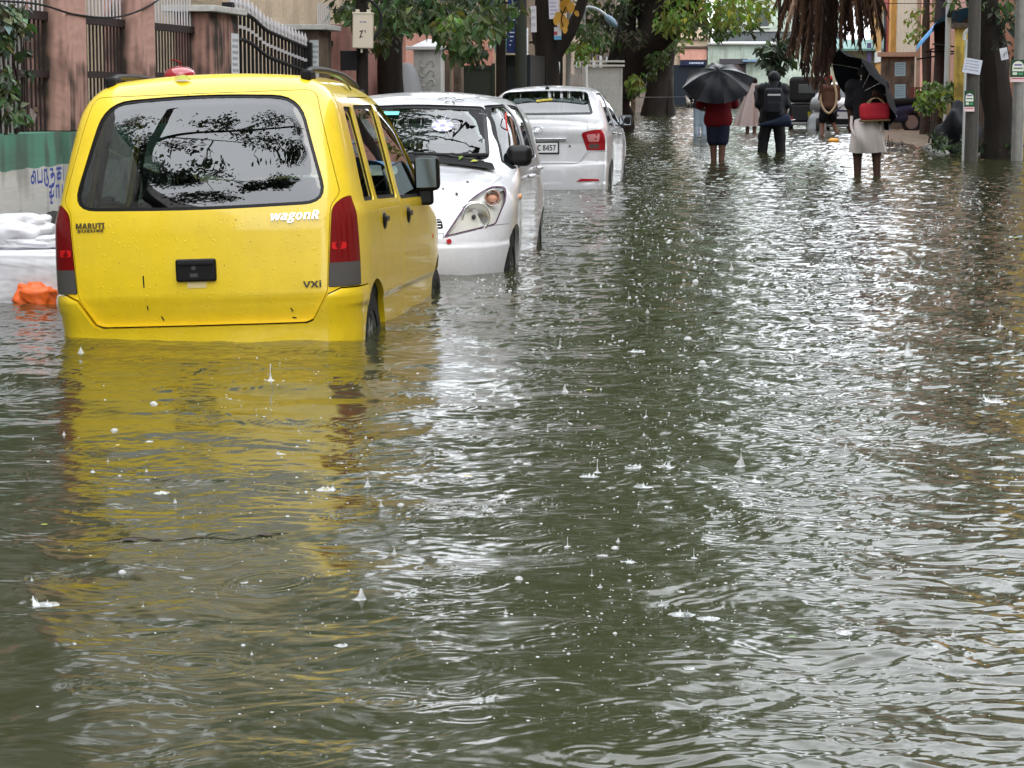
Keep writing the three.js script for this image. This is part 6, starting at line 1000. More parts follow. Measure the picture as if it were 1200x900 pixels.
{ // dead palm fronds hanging over the road
  const d = 47, r = rng(160), t = thing('dead_palm', 'palm with a skirt of brown dead fronds hanging over the wading people', 'palm'), crown = V(at(985, 0, d).x, 4.7, -d);
  const b = V(at(1100, 0, 53).x, -0.2, -53);
  part(t, 'trunk', limb([b, V(b.x + 0.05, 2, b.z), V(b.x - 0.1, 4.2, b.z + 0.5), V(b.x - 0.8, 5.4, b.z + 2.2), V(crown.x + 0.3, 5.2, crown.z - 1), crown], 0.13, 0.12, 161, 30, 10), P.barkPale);
  const dry = [std(0.10, 0.055, 0.035, 0.85, { side: THREE.DoubleSide }), std(0.16, 0.095, 0.065, 0.85, { side: THREE.DoubleSide }), std(0.045, 0.026, 0.02, 0.85, { side: THREE.DoubleSide }), std(0.36, 0.24, 0.17, 0.85, { side: THREE.DoubleSide })];
  const fr = [[928, 62, 0], [938, 80, 2], [945, 95, 2], [955, 104, 0], [962, 108, 1], [968, 90, 0], [948, 60, 2], [935, 40, 0], [975, 75, 2], [985, 58, 0], [1000, 50, 0], [1012, 44, 2], [1022, 34, 0], [995, 36, 2], [1005, 25, 0], [918, 45, 3], [922, 25, 3], [926, 55, 2], [933, 68, 0], [941, 88, 2], [950, 98, 0], [958, 96, 2], [965, 84, 2], [978, 66, 2], [990, 48, 2], [1016, 30, 2], [1020, 20, 0], [940, 50, 2], [955, 60, 2], [972, 55, 2], [912, 30, 0], [914, 16, 2], [909, 44, 2], [1030, 30, 0], [1036, 42, 2], [1040, 18, 0], [1026, 50, 2], [906, 10, 0], [1008, 58, 2], [922, 66, 0], [1032, 8, 2], [952, 85, 2], [960, 70, 2], [942, 70, 1], [930, 30, 3], [970, 98, 1]];
  fr.forEach(([px, py, m], k) => {
    const e = at(px, py, d + (r() - 0.5) * 1.4), s = crown.clone().add(V((r() - 0.5) * 0.4, -0.1 * r(), (r() - 0.5) * 0.4)), mid = s.clone().lerp(e, 0.4).add(V((e.x - s.x) * 0.35, 0.25, (r() - 0.5) * 0.5)), cv = new THREE.CatmullRomCurve3([s, mid, s.clone().lerp(e, 0.75).add(V((e.x - s.x) * 0.12, 0.0, 0)), e]);
    const P2 = [], n = 46; const q = new THREE.TubeGeometry(cv, 20, 0.014, 4);
    for (let i = 4; i < n; i++) { const u = i / n, c = cv.getPointAt(u), tn = cv.getTangentAt(u); for (const sd of [-1, 1]) { const L = (0.55 - 0.35 * u) * (0.6 + 0.6 * r()), dir = V(sd * (0.22 + 0.25 * r()), -0.75 - 0.4 * r(), (r() - 0.5) * 0.5).addScaledVector(tn, 0.45).normalize(), w = V(-dir.y, dir.x, (r() - 0.5)).normalize().multiplyScalar(0.013 + 0.009 * r()), tip = c.clone().addScaledVector(dir, L), h = c.clone().addScaledVector(dir, L * 0.5).add(V(0, 0, 0.02)); P2.push(c.x - w.x, c.y - w.y, c.z - w.z, c.x + w.x, c.y + w.y, c.z + w.z, tip.x, tip.y, tip.z, c.x + w.x, c.y + w.y, c.z + w.z, h.x + w.x, h.y + w.y, h.z + w.z, tip.x, tip.y, tip.z); } }
    const g = new THREE.BufferGeometry(); g.setAttribute('position', new THREE.Float32BufferAttribute(P2, 3)); g.computeVertexNormals();
    const f = part(t, 'frond', (() => { const a = q.toNonIndexed(); a.deleteAttribute('uv'); return mergeGeometries([a, g], false); })(), dry[m]);
  });
  const grn = []; for (const [px, py] of [[905, 55], [912, 62], [918, 70], [908, 72], [922, 50], [900, 62]]) { const p = at(px, py, 50); grn.push([p.x, p.y, p.z, 0.28, 24, 0.24, DARK]); }
  const sh = thing('hanging_creeper', 'dark green hanging branch left of the dead palm fronds', 'plant'); part(sh, 'foliage', leaves(r, grn), leafMat).userData.kind = 'stuff'; part(sh, 'stem', limb([at(918, -60, 50), at(914, 0, 50), at(912, 60, 50)], 0.06, 0.02, 170, 14, 6), P.bark);
}
// ---------------------------------------------------------------- people: bones with radii, joined by a smooth minimum and meshed
function blob(bones, cell, k = 0.04) {         // bones: [ax, ay, az, bx, by, bz, ra, rb, (flatten z)]
  let lo = [1e9, 1e9, 1e9], hi = [-1e9, -1e9, -1e9];
  for (const b of bones) for (let q = 0; q < 3; q++) { const R = Math.max(b[6], b[7]) + k; lo[q] = Math.min(lo[q], b[q] - R, b[q + 3] - R); hi[q] = Math.max(hi[q], b[q] + R, b[q + 3] + R); }
  const half = Math.max(hi[0] - lo[0], hi[1] - lo[1], hi[2] - lo[2]) / 2 + 2 * cell, c = lo.map((v, q) => (v + hi[q]) / 2), n = Math.max(16, Math.ceil(2 * half / cell)), mc = new MarchingCubes(n, new THREE.MeshStandardMaterial(), false, false, 120000), f = mc.field, hs = n / 2;
  f.fill(-1); mc.isolation = 0;
  const pos = (i, q) => c[q] + (i - hs) / hs * half, idx = (v, q) => (v - c[q]) / half * hs + hs;
  for (const [ax, ay, az, bx, by, bz, ra, rb] of bones) {
    const R = Math.max(ra, rb) + k * 1.5, a = [ax, ay, az], b = [bx, by, bz], r0 = [0, 1, 2].map((q) => Math.max(0, Math.floor(idx(Math.min(a[q], b[q]) - R, q)))), r1 = [0, 1, 2].map((q) => Math.min(n - 1, Math.ceil(idx(Math.max(a[q], b[q]) + R, q))));
    const dx = bx - ax, dy = by - ay, dz = bz - az, dd = dx * dx + dy * dy + dz * dz || 1e-9;
    for (let z = r0[2]; z <= r1[2]; z++) for (let y = r0[1]; y <= r1[1]; y++) for (let x = r0[0]; x <= r1[0]; x++) {
      const px = pos(x, 0) - ax, py = pos(y, 1) - ay, pz = pos(z, 2) - az, t = clamp((px * dx + py * dy + pz * dz) / dd), d = Math.hypot(px - dx * t, py - dy * t, pz - dz * t) - lerp(ra, rb, t), i = x + y * n + z * n * n;
      const o = -f[i]; f[i] = -(o >= 1 ? d : smin(o, d, k));
    }
  }
  mc.update(); const P = mc.positionArray.slice(0, mc.count * 3), N = mc.normalArray.slice(0, mc.count * 3);
  for (let i = 0; i < P.length; i += 3) for (let q = 0; q < 3; q++) P[i + q] = c[q] + P[i + q] * half;
  const g = new THREE.BufferGeometry(); g.setAttribute('position', new THREE.BufferAttribute(P, 3)); g.setAttribute('normal', new THREE.BufferAttribute(N, 3)); 
  for (let i = 0; i < N.length; i += 3) { const l = Math.hypot(N[i], N[i + 1], N[i + 2]) || 1; N[i] /= l; N[i + 1] /= l; N[i + 2] /= l; }
  return g;
}
const bone = (a, b, ra, rb = ra) => [a.x, a.y, a.z, b.x, b.y, b.z, ra, rb];
function handBones(w, dir, back, side) {         // closed hand: palm, four fingers of unequal length bent twice, thumb from the side
  const d = dir.clone().normalize(), n = back.clone().addScaledVector(d, -back.dot(d)).normalize(), s = V().crossVectors(d, n).multiplyScalar(side), out = [];
  const at2 = (a, b, c) => w.clone().addScaledVector(d, a).addScaledVector(s, b).addScaledVector(n, c);
  for (const b of [-0.025, -0.008, 0.009, 0.026]) out.push(bone(at2(0, b * 0.6, 0), at2(0.075, b, 0), 0.016, 0.014));
  [[-0.027, 0.8], [-0.009, 0.95], [0.010, 1], [0.028, 0.9]].forEach(([b, L]) => { const k1 = at2(0.08, b, 0.002), k2 = at2(0.08 + 0.03 * L, b, -0.022 * L), k3 = at2(0.082 + 0.012 * L, b, -0.046 * L), k4 = at2(0.066, b, -0.052 * L); out.push(bone(k1, k2, 0.0095, 0.009), bone(k2, k3, 0.009, 0.0085), bone(k3, k4, 0.0085, 0.008)); });
  const t1 = at2(0.015, 0.028, -0.008), t2 = at2(0.05, 0.048, -0.026), t3 = at2(0.078, 0.03, -0.044); out.push(bone(t1, t2, 0.012, 0.0105), bone(t2, t3, 0.010, 0.009)); return out;
}
function headGeo(c, yaw, pitch, skin) {          // skull, jaw, nose, ears, brow, lips; faces -z before turning
  const e = new THREE.Euler(pitch, yaw, 0, 'YXZ'), p = (x, y, z) => V(x, y, z).applyEuler(e).add(c);
  return blob([bone(p(0, 0.03, 0.012), p(0, 0.028, -0.02), 0.088, 0.082), bone(p(0, -0.03, -0.03), p(0, -0.075, -0.05), 0.062, 0.042), bone(p(0, 0.0, -0.09), p(0, -0.03, -0.108), 0.011, 0.015), bone(p(-0.04, 0.024, -0.085), p(0.04, 0.024, -0.085), 0.014), bone(p(-0.02, -0.06, -0.088), p(0.02, -0.06, -0.088), 0.010),
    bone(p(0.082, 0.0, 0.0), p(0.085, 0.03, 0.01), 0.014), bone(p(-0.082, 0.0, 0.0), p(-0.085, 0.03, 0.01), 0.014), bone(p(0, -0.06, 0.01), p(0, -0.14, 0.025), 0.052, 0.056)], 0.006, 0.018);
}
const SKIN = std(0.085, 0.043, 0.03, 0.55), SKIN2 = std(0.20, 0.11, 0.075, 0.55), HAIR = std(0.012, 0.010, 0.009, 0.6);
function person(label, pos, turn, J, o) {
  const t = thing('person', label, 'person'); t.position.copy(pos); t.rotation.y = turn;
  const v = (a) => V(...a), B = [], k = o.k ?? 0.035;
  const limbs = (s) => { B.push(bone(v(J['sh' + s]), v(J['el' + s]), 0.047, 0.038), bone(v(J['el' + s]), v(J['wr' + s]), 0.038, 0.026), bone(v(J['hip' + s]), v(J['kn' + s]), 0.082, 0.06), bone(v(J['kn' + s]), v(J['an' + s]), 0.062, 0.042), bone(v(J['an' + s]), v(J['an' + s]).add(V(0, -0.04, -0.15).applyEuler(new THREE.Euler(0, J.foot ?? 0, 0))), 0.034, 0.028)); };
  limbs('L'); limbs('R');
  const pel = v(J.pelvis), ch = v(J.chest), nk = v(J.neck), hd = v(J.head);
  B.push(bone(pel.clone().add(V(-0.06, 0, 0)), pel.clone().add(V(0.06, 0, 0)), 0.10), bone(pel, ch, 0.105, 0.12), bone(v(J.shL), v(J.shR), 0.06), bone(ch.clone().add(V(-0.06, 0.03, 0)), ch.clone().add(V(0.06, 0.03, 0)), 0.105), bone(nk.clone().add(V(0, -0.06, 0)), hd.clone().add(V(0, -0.06, 0)), 0.055, 0.052));
  const gs = [blob(B, 0.014, k), headGeo(hd, o.yaw ?? 0, o.pitch ?? 0)];
  for (const s of ['L', 'R']) { const w = v(J['wr' + s]), d = w.clone().sub(v(J['el' + s])); gs.push(blob(handBones(w, d, v(J['back' + s] ?? [0, 0, 1]), s === 'L' ? 1 : -1), 0.0045, 0.008)); }
  part(t, 'body', mergeGeometries(gs, false), o.skin ?? SKIN);
  const e = new THREE.Euler(o.pitch ?? 0, o.yaw ?? 0, 0, 'YXZ'), hp = (x, y, z) => V(x, y, z).applyEuler(e).add(hd);
  if (o.hair !== false) part(t, 'hair', blob([bone(hp(0, 0.045, 0.02), hp(0, 0.045, -0.02), 0.093, 0.084), bone(hp(0, 0.0, 0.05), hp(0, -0.03, 0.055), 0.062, 0.05)], 0.008, 0.03), HAIR);
  for (const [nm, bones, mat, cell = 0.013, kk = 0.04] of o.clothes(v, (a, b, ra, rb) => bone(typeof a === 'string' ? v(J[a]) : a, typeof b === 'string' ? v(J[b]) : b, ra, rb))) part(t, nm, blob(bones, cell, kk), mat);
  return t;
}
const mix = (J, a, b, t) => V(...J[a]).lerp(V(...J[b]), t);
const torso = (J, g) => { const p = V(...J.pelvis), c = V(...J.chest); return [bone(p.clone().add(V(-0.075, 0.0, 0)), p.clone().add(V(0.075, 0.0, 0)), 0.118 + g), bone(p.clone().add(V(-0.05, 0, 0)), c.clone().add(V(-0.075, 0, 0)), 0.11 + g, 0.115 + g), bone(p.clone().add(V(0.05, 0, 0)), c.clone().add(V(0.075, 0, 0)), 0.11 + g, 0.115 + g), bone(V(...J.shL), V(...J.shR), 0.072 + g)]; };
const sleeve = (J, s, t, g) => [bone(V(...J['sh' + s]), mix(J, 'sh' + s, 'el' + s, Math.min(1, t)), 0.066 + g, 0.058 + g), ...(t > 1 ? [bone(V(...J['el' + s]), mix(J, 'el' + s, 'wr' + s, t - 1), 0.055 + g, 0.045 + g)] : [])];
const trouser = (J, s, t, g = 0) => [bone(V(...J.pelvis).add(V(s === 'R' ? 0.06 : -0.06, 0, 0)), V(...J['hip' + s]), 0.115 + g, 0.105 + g), bone(V(...J['hip' + s]), mix(J, 'hip' + s, 'kn' + s, Math.min(1, t)), 0.105 + g, 0.085 + g), ...(t > 1 ? [bone(V(...J['kn' + s]), mix(J, 'kn' + s, 'an' + s, t - 1), 0.08 + g, 0.072 + g)] : [])];
const stand = (o = {}) => ({ pelvis: [0, 0.92, 0], chest: [0, 1.24, 0], neck: [0, 1.43, 0], head: [0, 1.56, -0.01], shL: [-0.185, 1.37, 0], shR: [0.185, 1.37, 0], elL: [-0.24, 1.09, 0.02], elR: [0.24, 1.09, 0.02], wrL: [-0.25, 0.84, -0.05], wrR: [0.25, 0.84, -0.05], hipL: [-0.085, 0.88, 0], hipR: [0.085, 0.88, 0], knL: [-0.095, 0.48, -0.02], knR: [0.095, 0.48, -0.02], anL: [-0.1, 0.08, 0.02], anR: [0.1, 0.08, 0.02], ...o });
function umbrella(label, tip, axis, R, mat, len, opts = {}) {      // open canopy of eight panels on ribs, tip at the top of the axis
  const t = thing('umbrella', label, 'umbrella'), N = 8, dep = R * 0.42;
  const prof = (u) => -dep * (1 - Math.cos(u * 1.25)) / (1 - Math.cos(1.25));
  for (let k = 0; k < N; k++) {
    const PP = [], II = [], nr = 10, na = 6, a0 = k / N * 2 * Math.PI, a1 = (k + 1) / N * 2 * Math.PI;
    for (let i = 0; i <= nr; i++) for (let j = 0; j <= na; j++) { const u = i / nr, w = j / na, a = lerp(a0, a1, w), s = Math.sin(w * Math.PI), r = R * u * (1 - 0.09 * s * u); PP.push(r * Math.cos(a), prof(u) - 0.035 * s * u * (R / 0.5), r * Math.sin(a)); }
    for (let i = 0; i < nr; i++) for (let j = 0; j < na; j++) { const A = i * (na + 1) + j, B = A + 1, C = A + na + 1, D = C + 1; II.push(A, B, C, B, D, C); }
    const g = new THREE.BufferGeometry(); g.setAttribute('position', new THREE.Float32BufferAttribute(PP, 3)); g.setIndex(II); g.computeVertexNormals(); part(t, 'canopy_panel', g, mat);
    part(t, 'rib', tube([0.05, 0.35, 0.7, 1].map((u) => V(R * u * Math.cos(a0), prof(u) - 0.006, R * u * Math.sin(a0))), 0.004, 12, 5), M.chrome);
    part(t, 'stretcher', cyl(V(0.012 * Math.cos(a0), -dep * 1.25, 0.012 * Math.sin(a0)), V(R * 0.5 * Math.cos(a0), prof(0.5) - 0.008, R * 0.5 * Math.sin(a0)), 0.003, 0.003, 4), M.chrome);
  }
  part(t, 'shaft', cyl(V(0, -len, 0), V(0, 0.0, 0), 0.006, 0.006, 8), ironBlack); part(t, 'tip', cyl(V(0, -0.005, 0), V(0, 0.06, 0), 0.008, 0.004, 8), ironBlack);
  part(t, 'handle', tube([V(0, -len + 0.08, 0), V(0, -len, 0), V(0.02, -len - 0.05, 0), V(0.055, -len - 0.05, 0), V(0.07, -len - 0.01, 0)], 0.012, 20, 8), M.black);
  t.position.copy(tip); t.quaternion.setFromUnitVectors(V(0, 1, 0), axis.clone().normalize()); if (opts.spin) t.rotateY(opts.spin); return t;
}
const GR = -0.2;
const nylon = phys(0.006, 0.007, 0.010, 0.26, { specularIntensity: 0.25, side: THREE.DoubleSide });
{ // red shirt, navy shorts, under a black umbrella, walking away
  const p = onY(841, 188, 0), J = stand({ shL: [-0.20, 1.36, 0.02], shR: [0.20, 1.36, 0.02], elR: [0.27, 1.12, -0.06], wrR: [0.12, 1.26, -0.2], backR: [0, 0, -1], elL: [-0.31, 1.12, 0.02], wrL: [-0.24, 1.06, -0.2], knL: [-0.075, 0.48, -0.06], anL: [-0.06, 0.08, 0.0], knR: [0.075, 0.48, 0.0], anR: [0.06, 0.08, 0.08], head: [0, 1.55, -0.05] });
  const red = std(0.115, 0.006, 0.010, 0.8), navy = std(0.010, 0.014, 0.028, 0.8);
  person('person in dark red shirt and navy shorts wading away under an umbrella', V(p.x, GR, p.z), 0.02, J, { clothes: () => [['red_shirt', [...torso(J, 0.04), ...sleeve(J, 'L', 0.95, 0.02), ...sleeve(J, 'R', 0.95, 0.02), bone(V(-0.1, 0.86, 0), V(0.1, 0.86, 0), 0.135)], red], ['navy_shorts', [...trouser(J, 'L', 0.86, 0.02), ...trouser(J, 'R', 0.86, 0.02)], navy]] });
  const c = atZ(841, 82, p.z + 0.25); umbrella('open black umbrella tilted over the person in the red shirt', V(c.x, c.y - 0.0, c.z), V(-0.03, 0.82, 0.57), 0.60, nylon, 0.85, { spin: 0.2 });
}
{ // black raincoat and rucksack
  const p = onY(905, 178, 0), J = stand({ head: [0.02, 1.55, -0.02], elR: [0.26, 1.10, -0.02], wrR: [0.20, 0.95, -0.16], elL: [-0.26, 1.10, -0.02], wrL: [-0.16, 0.94, -0.14], knL: [-0.16, 0.48, -0.04], anL: [-0.20, 0.08, 0.02], knR: [0.14, 0.48, 0.02], anR: [0.16, 0.08, 0.1] });
  const coat = phys(0.008, 0.009, 0.013, 0.45, { specularIntensity: 0.4 }), tr = std(0.008, 0.008, 0.010, 0.6);
  const t = person('person in black hooded raincoat with a rucksack and folded umbrella', V(p.x, GR, p.z), 0.05, J, { yaw: 0.2, clothes: () => [['raincoat', [...torso(J, 0.055), ...sleeve(J, 'L', 1.8, 0.02), ...sleeve(J, 'R', 1.8, 0.02), bone(V(-0.12, 0.78, 0), V(0.12, 0.78, 0), 0.15), bone(V(0.02, 1.59, 0.0), V(0.02, 1.56, -0.03), 0.125, 0.11), bone(V(0.01, 1.46, 0.03), V(0, 1.38, 0.03), 0.1, 0.14)], coat], ['trousers', [...trouser(J, 'L', 1.95, 0.02), ...trouser(J, 'R', 1.95, 0.02)], tr]] });
  const rs = thing('rucksack', 'black rucksack with pale reflective strip on the raincoat back', 'rucksack'); rs.position.copy(t.position); rs.rotation.y = 0.05;
  part(rs, 'bag', box(0.34, 0.46, 0.18, 0.0, 1.17, 0.27, 0.07), std(0.02, 0.022, 0.03, 0.6)); part(rs, 'reflective_strip', box(0.24, 0.035, 0.012, 0.0, 1.27, 0.362, 0.004), std(0.5, 0.52, 0.54, 0.4)); part(rs, 'front_pocket', box(0.26, 0.2, 0.07, 0, 1.04, 0.36, 0.03), std(0.016, 0.018, 0.024, 0.6)); for (const x of [-0.13, 0.13]) part(rs, 'strap', tube([V(x, 1.36, 0.22), V(x * 1.05, 1.5, 0.06), V(x * 1.05, 1.42, -0.15), V(x, 1.15, -0.18)], 0.018, 14, 5), M.trim);
  const fu = thing('folded_umbrella', 'loosely folded dark blue umbrella held level at the raincoat side', 'umbrella'), a = atZ(886, 147, p.z + 0.38), b = atZ(926, 141, p.z + 0.38), dv = b.clone().sub(a);
  const prof = lathe([[0.004, 0], [0.02, 0.08], [0.05, 0.3], [0.10, 0.5], [0.13, 0.62], [0.08, 0.66], [0.02, 0.6]], 16), pp = prof.attributes.position; for (let i = 0; i < pp.count; i++) { const q = 1 + 0.25 * Math.sin(Math.atan2(pp.getZ(i), pp.getX(i)) * 8); pp.setXYZ(i, pp.getX(i) * q, pp.getY(i), pp.getZ(i) * q * 0.7); } prof.computeVertexNormals(); prof.applyQuaternion(new THREE.Quaternion().setFromUnitVectors(V(0, 1, 0), dv.clone().normalize())); prof.translate(a.x, a.y, a.z); part(fu, 'cloth', prof, std(0.014, 0.022, 0.045, 0.5, { side: THREE.DoubleSide })); part(fu, 'shaft', cyl(a, b.clone().addScaledVector(dv, 0.15), 0.008, 0.008, 8), M.chrome);
}
{ // white dhoti, black shirt, red bag, black umbrella over the shoulder
  const p = onY(1015, 205, 0), J = stand({ head: [-0.04, 1.52, -0.04], neck: [-0.02, 1.42, -0.01], shL: [-0.2, 1.36, 0], shR: [0.18, 1.37, 0.02], elR: [0.24, 1.16, 0.06], wrR: [0.16, 1.24, 0.2], backR: [1, 0, 0.3], elL: [-0.24, 1.1, 0], wrL: [-0.22, 0.86, -0.04], knL: [-0.12, 0.48, -0.02], anL: [-0.11, 0.08, 0.03], knR: [0.13, 0.48, -0.01], anR: [0.15, 0.08, 0.04] });
  const blk = std(0.012, 0.011, 0.013, 0.85), wh = std(0.58, 0.52, 0.50, 0.85, { side: THREE.DoubleSide });
  const t = person('person in black shirt and folded white dhoti wading with umbrella and red bag', V(p.x, GR, p.z), -0.1, J, { skin: std(0.06, 0.03, 0.022, 0.5), clothes: () => [['black_shirt', [...torso(J, 0.03), ...sleeve(J, 'L', 0.9, 0.015), ...sleeve(J, 'R', 0.9, 0.015)], blk]] });
  const dh = (() => { const PP = [], II = [], nu = 72, nv = 22; for (let j = 0; j <= nv; j++) for (let i = 0; i <= nu; i++) { const a = i / nu * 2 * Math.PI, v = j / nv, y = lerp(1.0, 0.49, v) + (j > 16 ? 0.03 * Math.sin(a * 2 + 1) * (v - 0.7) : 0), f = 1 + 0.05 * Math.sin(a * 11 + v * 3) * v + 0.05 * Math.sin(a * 5 + 7 * v), sw = 0.06 * Math.sin(v * Math.PI) * (1 + Math.sin(a * 1 - 0.6)); PP.push((0.17 + 0.05 * v) * f * Math.cos(a) * 1.1 + 0.01, y, (0.145 + 0.04 * v + sw) * f * Math.sin(a)); } for (let j = 0; j < nv; j++) for (let i = 0; i < nu; i++) { const A = j * (nu + 1) + i, B = A + 1, C = A + nu + 1, D = C + 1; II.push(A, B, C, B, D, C); } const g = new THREE.BufferGeometry(); g.setAttribute('position', new THREE.Float32BufferAttribute(PP, 3)); g.setIndex(II); g.computeVertexNormals(); return g; })();
  t.scale.setScalar(1.05); part(t, 'dhoti', dh, wh); const fold = tube([V(-0.20, 0.97, 0.10), V(-0.19, 0.80, 0.16), V(-0.10, 0.68, 0.20), V(0.06, 0.64, 0.21), V(0.17, 0.74, 0.15), V(0.2, 0.9, 0.08)], 0.02, 30, 8); part(t, 'dhoti_fold', fold, wh);
  const bag = thing('red_bag', 'bright red woven shopping bag with looped handles on the person\'s arm', 'bag'), bc = atZ(1025, 131, p.z + 0.28); const bg = box(0.42, 0.25, 0.18, 0, 0, 0, 0.07), bp = bg.attributes.position; for (let i = 0; i < bp.count; i++) { const y = bp.getY(i); bp.setX(i, bp.getX(i) * (1 + 0.25 * y)); bp.setZ(i, bp.getZ(i) * (1 + 0.5 * (0.13 - y))); } bg.computeVertexNormals();
  part(bag, 'bag_body', bg, std(0.40, 0.022, 0.035, 0.75)); for (const z of [-0.06, 0.06]) part(bag, 'handle', tube([V(-0.1, 0.11, z), V(-0.05, 0.17, z * 0.6), V(0.03, 0.19, z * 0.4), V(0.1, 0.15, z * 0.6), V(0.12, 0.11, z)], 0.006, 20, 6), std(0.5, 0.38, 0.2, 0.5)); part(bag, 'hem', box(0.40, 0.025, 0.19, 0, -0.12, 0, 0.01), std(0.16, 0.11, 0.05, 0.7)); bag.position.copy(bc); bag.rotation.set(0, 0.25, 0.04);
  const um = atZ(1031, 92, p.z - 0.05); umbrella('big black umbrella leaning back over the person in the white dhoti', um, V(0.75, 0.55, -0.35), 0.68, phys(0.006, 0.007, 0.010, 0.7, { specularIntensity: 0.12, side: THREE.DoubleSide }), 0.8, { spin: 0.35 });
}
{ // pale poncho, jeans, shorts and bundle
  const p = onY(880, 155, 0), J = stand({ chest: [0.03, 1.22, 0], head: [0.05, 1.52, -0.05] }); const pon = phys(0.52, 0.42, 0.40, 0.45, { side: THREE.DoubleSide, transmission: 0.15, thickness: 0 });
  const t = person('person in a pale pink rain poncho wading beyond the black raincoat', V(p.x, GR, p.z), -0.3, J, { skin: SKIN2, clothes: () => [['dark_top', [...torso(J, 0.02), ...sleeve(J, 'L', 1.6, 0.0), ...sleeve(J, 'R', 1.6, 0)], std(0.05, 0.045, 0.05, 0.8)]] });
  const PP = [], II = [], nu = 60, nv = 18; for (let j = 0; j <= nv; j++) for (let i = 0; i <= nu; i++) { const a = i / nu * 2 * Math.PI, v = j / nv, f = 1 + (0.05 + 0.05 * v) * Math.sin(a * 7 + 2 * v); PP.push(lerp(0.08, 0.34, Math.pow(v, 0.8)) * f * Math.cos(a) + 0.06 - 0.2 * v, lerp(1.5, 0.36, v), lerp(0.08, 0.3, Math.pow(v, 0.8)) * f * Math.sin(a)); } for (let j = 0; j < nv; j++) for (let i = 0; i < nu; i++) { const A = j * (nu + 1) + i, B = A + 1, C = A + nu + 1, D = C + 1; II.push(A, B, C, B, D, C); } const g = new THREE.BufferGeometry(); g.setAttribute('position', new THREE.Float32BufferAttribute(PP, 3)); g.setIndex(II); g.computeVertexNormals(); part(t, 'poncho', g, pon);
  const q = onY(821, 157, 0), K = stand({ elL: [-0.27, 1.12, 0.06], wrL: [-0.22, 1.05, -0.15] }); person('person in dark top and pale blue jeans beyond the red shirt', V(q.x, GR, q.z), 0.1, K, { skin: SKIN2, clothes: () => [['dark_top', [...torso(K, 0.02), ...sleeve(K, 'L', 0.9, 0.015), ...sleeve(K, 'R', 0.9, 0.015)], std(0.02, 0.02, 0.025, 0.8)], ['jeans', [...trouser(K, 'L', 1.9, 0.005), ...trouser(K, 'R', 1.9, 0.005)], std(0.30, 0.38, 0.46, 0.8)]] });
  const w = onY(971, 157, 0), S = stand({ knL: [-0.14, 0.5, -0.12], anL: [-0.18, 0.1, 0.02], knR: [0.16, 0.52, -0.2], anR: [0.24, 0.22, 0.0], head: [0, 1.54, -0.06], chest: [0, 1.22, -0.04], wrL: [-0.14, 1.0, -0.2], wrR: [0.14, 1.0, -0.2] }); person('person in brown shirt, red cap and black shorts stepping below the palm fronds', V(w.x, GR, w.z), 0.3, S, { skin: SKIN2, clothes: () => [['brown_shirt', [...torso(S, 0.03), ...sleeve(S, 'L', 0.9, 0.015), ...sleeve(S, 'R', 0.9, 0.015)], std(0.10, 0.05, 0.035, 0.85)], ['black_shorts', [...trouser(S, 'L', 0.8, 0.03), ...trouser(S, 'R', 0.8, 0.03)], std(0.012, 0.012, 0.016, 0.8)], ['red_cap', [bone(V(0, 1.61, -0.05), V(0, 1.61, -0.08), 0.10, 0.098), bone(V(0, 1.59, -0.14), V(0, 1.58, -0.2), 0.05, 0.03)], std(0.45, 0.03, 0.04, 0.7)]] });
  const bu = thing('tan_sling', 'tan cloth sling hanging round the walker in black shorts', 'sling'), c = atZ(971, 118, w.z + 0.34); part(bu, 'cloth_loop', tube([V(-0.2, 0.5, -0.05), V(-0.22, 0.2, 0), V(-0.17, -0.12, 0.02), V(0.0, -0.32, 0.04), V(0.16, -0.16, 0.02), V(0.2, 0.15, 0), V(0.12, 0.5, -0.05)], 0.032, 40, 8), std(0.42, 0.32, 0.21, 0.85)); bu.position.copy(c);
}
// ---------------------------------------------------------------- far vehicles
function scooter(label, pos, turn, paint, big) {
  const t = thing(big ? 'motorcycle' : 'scooter', label, big ? 'motorcycle' : 'scooter'), r = 0.24;
  for (const z of [-0.62, 0.55]) { const w = new THREE.Group(); w.name = 'wheel'; t.add(w); part(w, 'tyre', new THREE.TorusGeometry(r, 0.05, 10, 28).rotateY(Math.PI / 2).translate(0, r + 0.04, z), M.tyre); part(w, 'rim', new THREE.CylinderGeometry(r * 0.75, r * 0.75, 0.05, 20).rotateZ(Math.PI / 2).translate(0, r + 0.04, z), M.rim); }
  part(t, 'front_apron', blob([bone(V(0, 0.95, -0.42), V(0, 0.42, -0.5), 0.10, 0.16)], 0.02, 0.05), paint); part(t, 'front_mudguard', blob([bone(V(0, 0.55, -0.8), V(0, 0.58, -0.55), 0.07, 0.09)], 0.02, 0.04), paint);
  part(t, 'body', blob([bone(V(0, 0.55, 0.1), V(0, 0.68, 0.75), 0.15, 0.12), bone(V(0, 0.38, -0.2), V(0, 0.4, 0.3), 0.12, 0.14)], 0.02, 0.08), paint); part(t, 'seat', blob([bone(V(0, 0.79, 0.0), V(0, 0.83, 0.65), 0.11, 0.10)], 0.02, 0.05), M.trim);
  part(t, 'handlebar', tube([V(-0.33, 1.02, -0.28), V(-0.12, 1.05, -0.4), V(0.12, 1.05, -0.4), V(0.33, 1.02, -0.28)], 0.018, 20, 7), M.black); part(t, 'headlamp', new THREE.SphereGeometry(0.085, 16, 12).translate(0, 0.98, -0.5), phys(0.75, 0.76, 0.76, 0.1)); for (const x of [-0.3, 0.3]) part(t, 'mirror', new THREE.SphereGeometry(0.055, 12, 8).scale(1.2, 0.8, 0.4).translate(x, 1.2, -0.36), M.black);
  t.position.copy(pos); t.rotation.y = turn; return t;
}
